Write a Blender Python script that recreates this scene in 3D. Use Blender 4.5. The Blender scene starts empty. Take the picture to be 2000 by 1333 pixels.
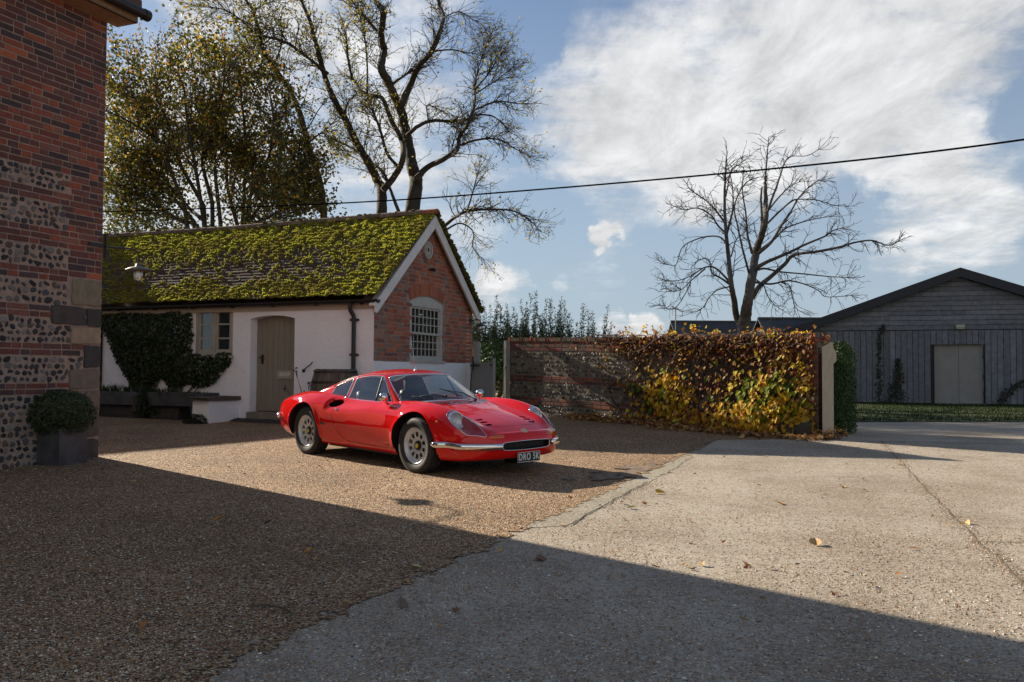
import bpy, bmesh, math, random
import numpy as np
from mathutils import Vector, Matrix, noise
from mathutils.bvhtree import BVHTree
import mathutils
random.seed(7); np.random.seed(7)
S = bpy.context.scene
COL = S.collection

# ---------------------------------------------------------------- camera
CAM_H = 1.31
cam_d = bpy.data.cameras.new("camera"); cam = bpy.data.objects.new("camera", cam_d); COL.objects.link(cam)
cam_d.sensor_width = 36.0; cam_d.lens = 1700 / 2000 * 36.0
cam_d.clip_start = 0.05; cam_d.clip_end = 3000
cam.matrix_world = Matrix.Translation((0, 0, CAM_H)) @ Matrix.Rotation(math.pi / 2 + math.radians(1.97), 4, 'X') @ Matrix.Rotation(math.radians(0.3), 4, 'Z')
S.camera = cam

# ---------------------------------------------------------------- sun, sky, exposure
SUN_AZ, SUN_EL = math.radians(-48), math.radians(24.3)      # azimuth from +Y, positive to the right
SDIR = Vector((math.sin(SUN_AZ) * math.cos(SUN_EL), math.cos(SUN_AZ) * math.cos(SUN_EL), math.sin(SUN_EL)))
sun_d = bpy.data.lights.new("sun", 'SUN'); sun = bpy.data.objects.new("sun", sun_d); COL.objects.link(sun)
sun_d.energy = 5.0; sun_d.angle = math.radians(0.5); sun_d.color = (1.0, 0.88, 0.71)
sun.rotation_euler = (-SDIR).to_track_quat('-Z', 'Y').to_euler(); sun.location = SDIR * 60
S.view_settings.view_transform = 'Standard'; S.view_settings.look = 'None'
S.view_settings.gamma = 1.0; S.view_settings.exposure = 1.07
W = bpy.data.worlds.new("World"); S.world = W; W.use_nodes = True

def build_world():
    nt = W.node_tree; nt.nodes.clear(); N = nt.nodes.new; L = nt.links.new
    out = N('ShaderNodeOutputWorld'); bg = N('ShaderNodeBackground'); bg.inputs[1].default_value = 0.05
    sky = N('ShaderNodeTexSky'); sky.sky_type = 'NISHITA'; sky.sun_disc = False
    sky.sun_elevation = SUN_EL; sky.sun_rotation = SUN_AZ; sky.altitude = 50
    sky.air_density = 1.0; sky.dust_density = 0.25; sky.ozone_density = 1.3
    tc = N('ShaderNodeTexCoord')
    sep = N('ShaderNodeSeparateXYZ'); L(tc.outputs['Generated'], sep.inputs[0])
    def m(op, a, b=None, c=None):
        n = N('ShaderNodeMath'); n.operation = op
        for i, x in enumerate((a, b, c)):
            if x is None: continue
            if isinstance(x, (int, float)): n.inputs[i].default_value = x
            else: L(x, n.inputs[i])
        return n.outputs[0]
    zc = m('MAXIMUM', sep.outputs[2], 0.0)
    k = m('DIVIDE', 1.0, m('ADD', zc, 0.16))
    cx = m('MULTIPLY', sep.outputs[0], k); cy = m('MULTIPLY', sep.outputs[1], k)
    comb = N('ShaderNodeCombineXYZ'); L(cx, comb.inputs[0]); L(cy, comb.inputs[1])
    def nz(scale, det, rough, dist, off, stretch=(1, 1, 1), rot=0):
        mp = N('ShaderNodeMapping'); mp.inputs['Location'].default_value = off; mp.inputs['Scale'].default_value = stretch
        mp.inputs['Rotation'].default_value = (0, 0, rot)
        L(comb.outputs[0], mp.inputs[0])
        n = N('ShaderNodeTexNoise'); n.inputs['Scale'].default_value = scale; n.inputs['Detail'].default_value = det
        n.inputs['Roughness'].default_value = rough; n.inputs['Distortion'].default_value = dist
        L(mp.outputs[0], n.inputs['Vector']); return n.outputs['Fac']
    big = nz(0.9, 9, 0.58, 0.15, (3.1, 1.7, 0)); wisp = nz(3.0, 10, 0.68, 0.25, (1.2, 4.4, 0), (1.5, 0.75, 1), 0.7); mid = nz(3.6, 10, 0.64, 0.2, (7.7, 2.1, 0), (0.8, 1.3, 1))
    jn = N('ShaderNodeTexNoise'); jn.inputs['Scale'].default_value = 22; jn.inputs['Detail'].default_value = 7; jn.inputs['Roughness'].default_value = .62; L(tc.outputs['Generated'], jn.inputs['Vector'])
    ja = N('ShaderNodeVectorMath'); ja.operation = 'SUBTRACT'; L(jn.outputs['Color'], ja.inputs[0]); ja.inputs[1].default_value = (.5, .5, .5)
    jm = N('ShaderNodeVectorMath'); jm.operation = 'MULTIPLY_ADD'; L(ja.outputs[0], jm.inputs[0]); jm.inputs[1].default_value = (.075, .075, .045); L(tc.outputs['Generated'], jm.inputs[2])
    jv = N('ShaderNodeVectorMath'); jv.operation = 'NORMALIZE'; L(jm.outputs[0], jv.inputs[0])
    # banks of cloud standing in fixed directions of the sky: (azimuth, elevation, radius, weight) in degrees
    fac = m('ADD', m('MULTIPLY', big, 1.0), m('ADD', m('MULTIPLY', wisp, 0.55), m('MULTIPLY', mid, 0.75)))
    fac = m('ADD', fac, -1.22)
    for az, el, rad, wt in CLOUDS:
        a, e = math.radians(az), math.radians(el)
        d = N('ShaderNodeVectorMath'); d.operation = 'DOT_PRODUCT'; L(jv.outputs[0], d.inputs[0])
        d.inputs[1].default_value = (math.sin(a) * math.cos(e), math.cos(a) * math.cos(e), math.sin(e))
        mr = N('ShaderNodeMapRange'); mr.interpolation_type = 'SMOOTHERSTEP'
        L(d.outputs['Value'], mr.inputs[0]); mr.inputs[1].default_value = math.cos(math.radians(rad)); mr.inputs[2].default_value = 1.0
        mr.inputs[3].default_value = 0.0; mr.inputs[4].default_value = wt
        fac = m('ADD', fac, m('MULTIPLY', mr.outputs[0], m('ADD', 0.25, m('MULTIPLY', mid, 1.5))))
    mask = N('ShaderNodeMapRange'); mask.interpolation_type = 'SMOOTHSTEP'; L(fac, mask.inputs[0])
    mask.inputs[1].default_value = -0.10; mask.inputs[2].default_value = 0.62
    # cloud brightness varies with its thickness
    br = N('ShaderNodeMapRange'); L(wisp, br.inputs[0]); br.inputs[1].default_value = 0.3; br.inputs[2].default_value = 0.72
    br.inputs[3].default_value = 0.58; br.inputs[4].default_value = 1.10
    # brightness of the out-of-frame cloud behind the camera, added as fill light
    dd = N('ShaderNodeVectorMath'); dd.operation = 'DOT_PRODUCT'; L(tc.outputs['Generated'], dd.inputs[0]); dd.inputs[1].default_value = (0.15, -0.975, 0.16)
    fl = N('ShaderNodeMapRange'); fl.interpolation_type = 'SMOOTHSTEP'; L(dd.outputs['Value'], fl.inputs[0]); fl.inputs[1].default_value = 0.55; fl.inputs[2].default_value = 0.97; fl.inputs[3].default_value = 1.0; fl.inputs[4].default_value = REAR_FILL
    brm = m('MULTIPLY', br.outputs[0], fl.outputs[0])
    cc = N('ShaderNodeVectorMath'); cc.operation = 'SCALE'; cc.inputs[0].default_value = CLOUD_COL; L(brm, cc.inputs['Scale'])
    # the sky itself
    grade = N('ShaderNodeVectorMath'); grade.operation = 'MULTIPLY'; L(sky.outputs[0], grade.inputs[0]); grade.inputs[1].default_value = SKY_GRADE
    hz = N('ShaderNodeMapRange'); L(zc, hz.inputs[0]); hz.inputs[1].default_value = 0.0; hz.inputs[2].default_value = 0.42; hz.inputs[3].default_value = 0.94; hz.inputs[4].default_value = 0.16
    hm = N('ShaderNodeMix'); hm.data_type = 'RGBA'; L(hz.outputs[0], hm.inputs[0]); L(grade.outputs[0], hm.inputs[6]); hm.inputs[7].default_value = (*HAZE_COL, 1); grade = hm
    mx = N('ShaderNodeMix'); mx.data_type = 'RGBA'; L(m('MULTIPLY', mask.outputs[0], 0.93), mx.inputs[0])
    L(grade.outputs[2], mx.inputs[6]); L(cc.outputs[0], mx.inputs[7])
    L(mx.outputs[2], bg.inputs[0]); L(bg.outputs[0], out.inputs[0])
REAR_FILL = 0.85; CLOUD_COL = (9.2, 9.2, 9.2); HAZE_COL = (4.1, 5.0, 5.9); SKY_GRADE = (0.78, 0.84, 0.96)
CLOUDS = [(15, 18, 11, 0.50), (5.5, 17, 7, 0.40), (23, 18, 8, 0.30), (13, 12, 5, 0.28), (24.5, 13, 4, 0.34), (27.5, 9.5, 5, 0.42), (29, 24, 7, 0.3),
          (-14, 20, 14, 0.50), (-5, 13, 7, 0.30), (-22, 12, 10, 0.4), (6.0, 8.9, 1.2, 0.66), (-2.0, 6.0, 1.3, 0.42), (-.4, 6.15, 1.3, 0.42), (0.9, 6.2, .8, 0.2), (-1.0, 4.6, 1.4, 0.28), (8.7, 2.6, 1.6, 0.75), (6.5, 2.8, 1.5, 0.4), (3.4, 5.7, .8, 0.15), (24, 7.2, 2.2, 0.3),
          (0.5, 21.5, 3.5, -0.5), (30.5, 14.6, 2.4, -0.4), (21, 10.3, 2.6, -0.4), (23, 21, 12, 0.20), (9, 14, 8, 0.22), (29, 12, 5, 0.2), (15, 6.5, 6, -0.5), (10, 7, 4, -0.35), (-24, 20, 3.5, -0.3), (2, 9, 4, -0.3),
          (165, 12, 42, 0.75), (-165, 12, 40, 0.7), (0, 85, 45, -0.4), (180, 60, 30, -0.3)]  # unseen banks behind the camera added for fill, overhead cloud thinned
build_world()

# ---------------------------------------------------------------- helpers
ORG = {}
def sm(a, b, x):
    t = min(max((x - a) / (b - a), 0.0), 1.0); return t * t * (3 - 2 * t)
def gz(x, y):
    d = (x - 4.62) * .695 + (y - 13.1) * .72; w = sm(0, 2., d)
    a = .024 * min(max(y, -20), 19.)
    b = .29 - .09 * sm(12, 22, y)
    return a * (1 - w) + b * w
A = Vector((.381, .9245, 0)); A.normalize()
B = Vector((-.9245, .381, 0)); B.normalize()
UP = Vector((0, 0, 1))
rnd = random.Random(11)
def U(a, b): return rnd.uniform(a, b)

class MB:
    def __init__(s): s.v = []; s.f = []; s.c = []; s.m = []; s.col = (1, 1, 1); s.mi = 0
    def add(s, vs, fs, col=None, mi=None):
        b = len(s.v); s.v.extend([tuple(p) for p in vs]); c = col or s.col; k = s.mi if mi is None else mi
        for f in fs: s.f.append(tuple(i + b for i in f)); s.c.append(c); s.m.append(k)
    def box(s, o, a, b, c, col=None, mi=None, back=True):
        o = Vector(o); a = Vector(a); b = Vector(b); c = Vector(c)
        if a.cross(b).dot(c) < 0: a, b = b, a
        vs = [o, o + a, o + a + b, o + b, o + c, o + a + c, o + a + b + c, o + b + c]
        s.add(vs, [(3, 2, 1, 0), (4, 5, 6, 7), (0, 1, 5, 4), (1, 2, 6, 5), (2, 3, 7, 6), (3, 0, 4, 7)], col, mi)
    def cbox(s, c, a, b, d, col=None, mi=None):
        c = Vector(c); a = Vector(a); b = Vector(b); d = Vector(d); s.box(c - a / 2 - b / 2 - d / 2, a, b, d, col, mi)
    def tube(s, pts, rad, n=6, cap=True, col=None, mi=None, flat=None):
        pts = [Vector(p) for p in pts]; k = len(pts)
        if k < 2: return
        if not isinstance(rad, (list, tuple)): rad = [rad] * k
        vs = []; fs = []; ref = None
        for i in range(k):
            t = (pts[min(i + 1, k - 1)] - pts[max(i - 1, 0)])
            if t.length < 1e-9: t = Vector((0, 0, 1))
            t.normalize()
            if ref is None:
                ref = Vector((0, 0, 1)) if abs(t.z) < .9 else Vector((1, 0, 0))
            x = ref - t * ref.dot(t)
            if x.length < 1e-6: x = Vector((1, 0, 0)) - t * t.x
            x.normalize(); y = t.cross(x); ref = x
            r = rad[i]; rx, ry = (r if isinstance(r, tuple) else (r, r))
            for j in range(n):
                a = 2 * math.pi * j / n
                vs.append(pts[i] + x * (math.cos(a) * rx) + y * (math.sin(a) * ry))
        for i in range(k - 1):
            for j in range(n):
                j2 = (j + 1) % n
                fs.append((i * n + j, i * n + j2, (i + 1) * n + j2, (i + 1) * n + j))
        if cap: fs.append(tuple(range(n - 1, -1, -1))); fs.append(tuple((k - 1) * n + j for j in range(n)))
        s.add(vs, fs, col, mi)
    def lathe(s, prof, o=(0, 0, 0), ax=(0, 0, 1), n=24, col=None, mi=None, capa=False, capb=False):
        o = Vector(o); ax = Vector(ax).normalized(); x = ax.orthogonal().normalized(); y = ax.cross(x)
        vs = []; fs = []
        for r, h in prof:
            for j in range(n):
                a = 2 * math.pi * j / n; vs.append(o + ax * h + (x * math.cos(a) + y * math.sin(a)) * r)
        for i in range(len(prof) - 1):
            for j in range(n):
                j2 = (j + 1) % n; fs.append((i * n + j, i * n + j2, (i + 1) * n + j2, (i + 1) * n + j))
        if capa: fs.append(tuple(range(n - 1, -1, -1)))
        if capb: fs.append(tuple((len(prof) - 1) * n + j for j in range(n)))
        s.add(vs, fs, col, mi)
    def prism(s, poly, o, x, y, z, col=None, mi=None):   # polygon in (x,y) extruded by z
        o = Vector(o); x = Vector(x); y = Vector(y); z = Vector(z); n = len(poly)
        ar = sum(poly[i][0] * poly[(i + 1) % n][1] - poly[(i + 1) % n][0] * poly[i][1] for i in range(n))
        if ar * x.cross(y).dot(z) < 0: poly = poly[::-1]
        vs = [o + x * p[0] + y * p[1] for p in poly] + [o + x * p[0] + y * p[1] + z for p in poly]
        fs = [tuple(range(n - 1, -1, -1)), tuple(range(n, 2 * n))] + [(i, (i + 1) % n, n + (i + 1) % n, n + i) for i in range(n)]
        s.add(vs, fs, col, mi)
    def build(s, name, mats, parent=None, smooth=False, org=None, tint=True):
        me = bpy.data.meshes.new(name)
        if parent is not None: o0 = ORG[parent.name]
        else: o0 = Vector(org) if org is not None else Vector((0, 0, 0))
        v = np.array(s.v, dtype=np.float64).reshape(-1, 3) - np.array(o0)
        me.from_pydata(v.tolist(), [], s.f)
        for mt in (mats if isinstance(mats, (list, tuple)) else [mats]): me.materials.append(mt)
        if any(s.m): me.polygons.foreach_set('material_index', np.array(s.m, dtype=np.int32))
        if smooth: me.polygons.foreach_set('use_smooth', np.ones(len(s.f), dtype=bool))
        if tint and any(c != (1, 1, 1) for c in s.c):
            ca = me.color_attributes.new('tint', 'FLOAT_COLOR', 'CORNER')
            ln = np.array([len(f) for f in s.f]); cc = np.ones((len(s.f), 4)); cc[:, :3] = np.array(s.c)
            ca.data.foreach_set('color', np.repeat(cc, ln, axis=0).astype(np.float32).ravel())
        me.update()
        ob = bpy.data.objects.new(name, me); COL.objects.link(ob)
        if parent is not None: ob.parent = parent; ORG[ob.name] = o0
        else: ob.location = o0; ORG[ob.name] = o0
        return ob

def tag(o, label=None, cat=None, group=None, kind=None):
    if label: o['label'] = label
    if cat: o['category'] = cat
    if group: o['group'] = group
    if kind: o['kind'] = kind
    return o
def thing(name, loc, label, cat, group=None):
    o = bpy.data.objects.new(name, None); COL.objects.link(o); o.location = loc; o.empty_display_size = .2
    ORG[o.name] = Vector(loc); return tag(o, label, cat, group)

# ---- materials
def nodes(name):
    mt = bpy.data.materials.new(name); mt.use_nodes = True; nt = mt.node_tree
    return mt, nt, nt.nodes['Principled BSDF'], nt.nodes.new, nt.links.new
def pm(name, c1, c2=None, scale=4.0, rough=.7, bump=0., bscale=30., metal=0., coat=0., tint=False, det=5, spec=.5, trans=0., contrast=(.35, .65), stretch=None, sub=None):
    mt, nt, bs, N, L = nodes(name)
    bs.inputs['Roughness'].default_value = rough; bs.inputs['Metallic'].default_value = metal
    bs.inputs['Coat Weight'].default_value = coat; bs.inputs['Coat Roughness'].default_value = .03
    bs.inputs['Specular IOR Level'].default_value = spec
    geo = N('ShaderNodeNewGeometry'); pos = geo.outputs['Position']
    if stretch:
        mp = N('ShaderNodeMapping'); mp.inputs['Scale'].default_value = stretch; L(pos, mp.inputs[0]); pos = mp.outputs[0]
    colout = None
    if c2 is not None:
        nz = N('ShaderNodeTexNoise'); nz.inputs['Scale'].default_value = scale; nz.inputs['Detail'].default_value = det; nz.inputs['Roughness'].default_value = .6
        L(pos, nz.inputs['Vector'])
        mr = N('ShaderNodeMapRange'); L(nz.outputs['Fac'], mr.inputs[0]); mr.inputs[1].default_value = contrast[0]; mr.inputs[2].default_value = contrast[1]
        mx = N('ShaderNodeMix'); mx.data_type = 'RGBA'; L(mr.outputs[0], mx.inputs[0]); mx.inputs[6].default_value = (*c1, 1); mx.inputs[7].default_value = (*c2, 1)
        colout = mx.outputs[2]
    if tint:
        at = N('ShaderNodeVertexColor'); at.layer_name = 'tint'
        if colout is None: colout = at.outputs[0]
        else:
            mu = N('ShaderNodeMix'); mu.data_type = 'RGBA'; mu.blend_type = 'MULTIPLY'; mu.inputs[0].default_value = 1
            L(colout, mu.inputs[6]); L(at.outputs[0], mu.inputs[7]); colout = mu.outputs[2]
    if colout is None: bs.inputs['Base Color'].default_value = (*c1, 1)
    else: L(colout, bs.inputs['Base Color'])
    if bump:
        nb = N('ShaderNodeTexNoise'); nb.inputs['Scale'].default_value = bscale; nb.inputs['Detail'].default_value = 4; L(pos, nb.inputs['Vector'])
        bp = N('ShaderNodeBump'); bp.inputs['Strength'].default_value = 1; bp.inputs['Distance'].default_value = bump
        L(nb.outputs['Fac'], bp.inputs['Height']); L(bp.outputs[0], bs.inputs['Normal'])
    if trans:    # thin leaves let light through
        tr = N('ShaderNodeBsdfTranslucent'); ms = N('ShaderNodeMixShader'); ms.inputs[0].default_value = trans
        if colout is None: tr.inputs[0].default_value = (*c1, 1)
        else: L(colout, tr.inputs[0])
        o = nt.nodes['Material Output']; L(bs.outputs[0], ms.inputs[1]); L(tr.outputs[0], ms.inputs[2]); L(ms.outputs[0], o.inputs[0])
    return mt
def glass(name, tintc=(.85, .9, .88), fac=.06, rough=.0):
    mt, nt, bs, N, L = nodes(name); nt.nodes.remove(bs)
    tr = N('ShaderNodeBsdfTransparent'); tr.inputs[0].default_value = (*tintc, 1)
    gl = N('ShaderNodeBsdfGlossy'); gl.inputs['Roughness'].default_value = rough
    fr = N('ShaderNodeFresnel'); ge = N('ShaderNodeNewGeometry'); mr = N('ShaderNodeMapRange'); L(ge.outputs['Backfacing'], mr.inputs[0]); mr.inputs[3].default_value = 1.5; mr.inputs[4].default_value = 1 / 1.5; L(mr.outputs[0], fr.inputs[0])
    ad = N('ShaderNodeMath'); ad.operation = 'ADD'; L(fr.outputs[0], ad.inputs[0]); ad.inputs[1].default_value = fac; ad.use_clamp = True
    ms = N('ShaderNodeMixShader'); L(ad.outputs[0], ms.inputs[0]); L(tr.outputs[0], ms.inputs[1]); L(gl.outputs[0], ms.inputs[2])
    L(ms.outputs[0], nt.nodes['Material Output'].inputs[0]); return mt

# ---- split a triangle mesh along f = 0 (rows of V may carry extra columns after x, y, z)
def cut(V, T, f):
    V = np.asarray(V, float); T = np.asarray(T, int); f = np.asarray(f, float)
    f = np.where(np.abs(f) < 1e-7, 1e-7, f)
    neg = f[T] < 0; k = neg.sum(1)
    tin = [tuple(t) for t in T[k == 3]]; tout = [tuple(t) for t in T[k == 0]]
    vv = list(V); cache = {}
    def ev(i, j):
        key = (i, j) if i < j else (j, i)
        if key not in cache:
            a = f[key[0]] / (f[key[0]] - f[key[1]]); cache[key] = len(vv); vv.append(V[key[0]] * (1 - a) + V[key[1]] * a)
        return cache[key]
    for t in T[(k == 1) | (k == 2)]:
        a, b, c = [int(q) for q in t]
        s = [f[a] < 0, f[b] < 0, f[c] < 0]; one = sum(s) == 1
        while s[0] != one or s[1] == one or s[2] == one:
            a, b, c = b, c, a; s = s[1:] + s[:1]
        ab, ac = ev(a, b), ev(a, c)
        A_ = [(a, ab, ac)]; B_ = [(ab, b, c), (ab, c, ac)]
        if one: tin += A_; tout += B_
        else: tout += A_; tin += B_
    vv = np.array(vv)
    return compact(vv, tin), compact(vv, tout)
def compact(V, T):
    T = np.array(T, int).reshape(-1, 3)
    if len(T) == 0: return np.zeros((0, V.shape[1])), T
    u, inv = np.unique(T.ravel(), return_inverse=True)
    return V[u], inv.reshape(-1, 3)
def sdf_poly(P, poly):
    P = np.asarray(P, float); poly = np.asarray(poly, float); n = len(poly)
    d = np.full(len(P), 1e9); ins = np.zeros(len(P), bool)
    for i in range(n):
        a = poly[i]; b = poly[(i + 1) % n]; ab = b - a; l2 = ab @ ab
        if l2 < 1e-14: continue
        t = np.clip(((P - a) @ ab) / l2, 0, 1); q = a + t[:, None] * ab
        d = np.minimum(d, np.hypot(*(P - q).T))
        c = ((a[1] > P[:, 1]) != (b[1] > P[:, 1]))
        with np.errstate(divide='ignore', invalid='ignore'):
            xi = a[0] + (P[:, 1] - a[1]) * (b[0] - a[0]) / (b[1] - a[1] if abs(b[1] - a[1]) > 1e-12 else 1e-12)
        ins ^= c & (P[:, 0] < xi)
    return np.where(ins, -d, d)
def smooth_poly(pts, n=8, closed=True):     # Catmull-Rom through the points
    P = [np.array(p, float) for p in pts]; k = len(P); out = []
    rng = range(k) if closed else range(k - 1)
    for i in rng:
        p0 = P[(i - 1) % k] if closed or i > 0 else 2 * P[0] - P[1]
        p1 = P[i]; p2 = P[(i + 1) % k]; p3 = P[(i + 2) % k] if closed or i < k - 2 else 2 * P[-1] - P[-2]
        for j in range(n):
            t = j / n
            out.append(.5 * (2 * p1 + (p2 - p0) * t + (2 * p0 - 5 * p1 + 4 * p2 - p3) * t * t + (3 * p1 - p0 - 3 * p2 + p3) * t ** 3))
    if not closed: out.append(P[-1])
    return np.array(out)
def loops(T):       # boundary loops of a triangle mesh
    from collections import defaultdict
    cnt = {}
    for t in T:
        for i in range(3):
            a, b = int(t[i]), int(t[(i + 1) % 3]); cnt[(a, b)] = 1
    nxt = {a: b for (a, b) in cnt if (b, a) not in cnt}
    out = []; seen = set()
    for st in list(nxt):
        if st in seen: continue
        lp = [st]; seen.add(st); c = nxt[st]
        while c != st and c in nxt and c not in seen: lp.append(c); seen.add(c); c = nxt[c]
        out.append(lp)
    return out
def text_mesh(txt, size, depth, spacing=1.0, bold=0.):
    cu = bpy.data.curves.new('lettering', 'FONT'); cu.body = txt; cu.size = size; cu.extrude = depth; cu.offset = bold; cu.align_x = 'CENTER'; cu.align_y = 'CENTER'; cu.space_character = spacing
    ob = bpy.data.objects.new('lettering', cu); COL.objects.link(ob)
    dg = bpy.context.evaluated_depsgraph_get(); me = ob.evaluated_get(dg).to_mesh()
    vs = [v.co.copy() for v in me.vertices]; fs = [tuple(p.vertices) for p in me.polygons]
    bpy.data.objects.remove(ob); return vs, fs
def leaf(mb, p, n, up, w, l, col=None, fold=.25, heart=False):
    # one leaf: six-point blade folded along its midrib
    n = Vector(n).normalized(); up = Vector(up); up = up - n * up.dot(n)
    if up.length < 1e-5: up = n.orthogonal()
    up.normalize(); s = n.cross(up); p = Vector(p)
    if heart: pr = [(0, 0, 0), (.42, -.12, fold * .4), (.5, .25, fold * .5), (.26, .7, fold * .3), (0, 1, 0), (-.26, .7, fold * .3), (-.5, .25, fold * .5), (-.42, -.12, fold * .4)]; fs = [(0, 1, 2, 3, 4), (0, 4, 5, 6, 7)]
    else: pr = [(0, 0, 0), (.5, .45, fold * .5), (0, 1, 0), (-.5, .45, fold * .5)]; fs = [(0, 1, 2), (0, 2, 3)]
    mb.add([p + s * (a * w) + up * (b * l) + n * (c * w) for a, b, c in pr], fs, col)
def rv(z0=-1, z1=1):
    while True:
        v = Vector((U(-1, 1), U(-1, 1), U(-1, 1)))
        if .05 < v.length < 1: return v.normalized()

# ================================================================ the red sports car
def pchip(x, xs, ys):
    xs = np.asarray(xs, float); ys = np.asarray(ys, float)
    if xs[0] > xs[-1]: xs = xs[::-1]; ys = ys[::-1]
    h = np.diff(xs); d = np.diff(ys) / h; n = len(xs); mm = np.zeros(n)
    for i in range(1, n - 1):
        mm[i] = 0 if d[i - 1] * d[i] <= 0 else (h[i - 1] + h[i]) / (h[i - 1] / d[i - 1] + h[i] / d[i])
        if d[i - 1] * d[i] > 0: w1 = 2 * h[i] + h[i - 1]; w2 = h[i] + 2 * h[i - 1]; mm[i] = (w1 + w2) / (w1 / d[i - 1] + w2 / d[i])
    mm[0] = d[0]; mm[-1] = d[-1]
    x = np.clip(np.asarray(x, float), xs[0], xs[-1]); i = np.clip(np.searchsorted(xs, x) - 1, 0, n - 2)
    t = (x - xs[i]) / h[i]
    return ((1 + 2 * t) * (1 - t) ** 2 * ys[i] + t * (1 - t) ** 2 * h[i] * mm[i] + t * t * (3 - 2 * t) * ys[i + 1] + t * t * (t - 1) * h[i] * mm[i + 1])
def cr_rows(P, n):      # P: (..., k, 3) control rows -> Catmull-Rom samples
    k = P.shape[-2]; out = []
    ext = np.concatenate([2 * P[..., :1, :] - P[..., 1:2, :], P, 2 * P[..., -1:, :] - P[..., -2:-1, :]], axis=-2)
    for i in range(k - 1):
        p0, p1, p2, p3 = (ext[..., i + j, :] for j in range(4))
        for j in range(n):
            t = j / n; out.append(.5 * (2 * p1 + (p2 - p0) * t + (2 * p0 - 5 * p1 + 4 * p2 - p3) * t * t + (3 * p1 - p0 - 3 * p2 + p3) * t ** 3))
    out.append(P[..., -1, :]); return np.stack(out, axis=-2)
def grid_tris(nu, nv, flip=False):
    i, j = np.meshgrid(np.arange(nu - 1), np.arange(nv - 1), indexing='ij')
    a = (i * nv + j).ravel(); b = a + 1; c = a + nv; d = c + 1
    T = np.concatenate([np.stack([a, c, b], 1), np.stack([b, c, d], 1)])
    return T[:, ::-1] if flip else T
def smooth_grid(G, nu_it, nv_it):
    for _ in range(nu_it): G[1:-1] = G[1:-1] * .5 + (G[:-2] + G[2:]) * .25
    for _ in range(nv_it): G[:, 1:-1] = G[:, 1:-1] * .5 + (G[:, :-2] + G[:, 2:]) * .25
    return G

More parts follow.
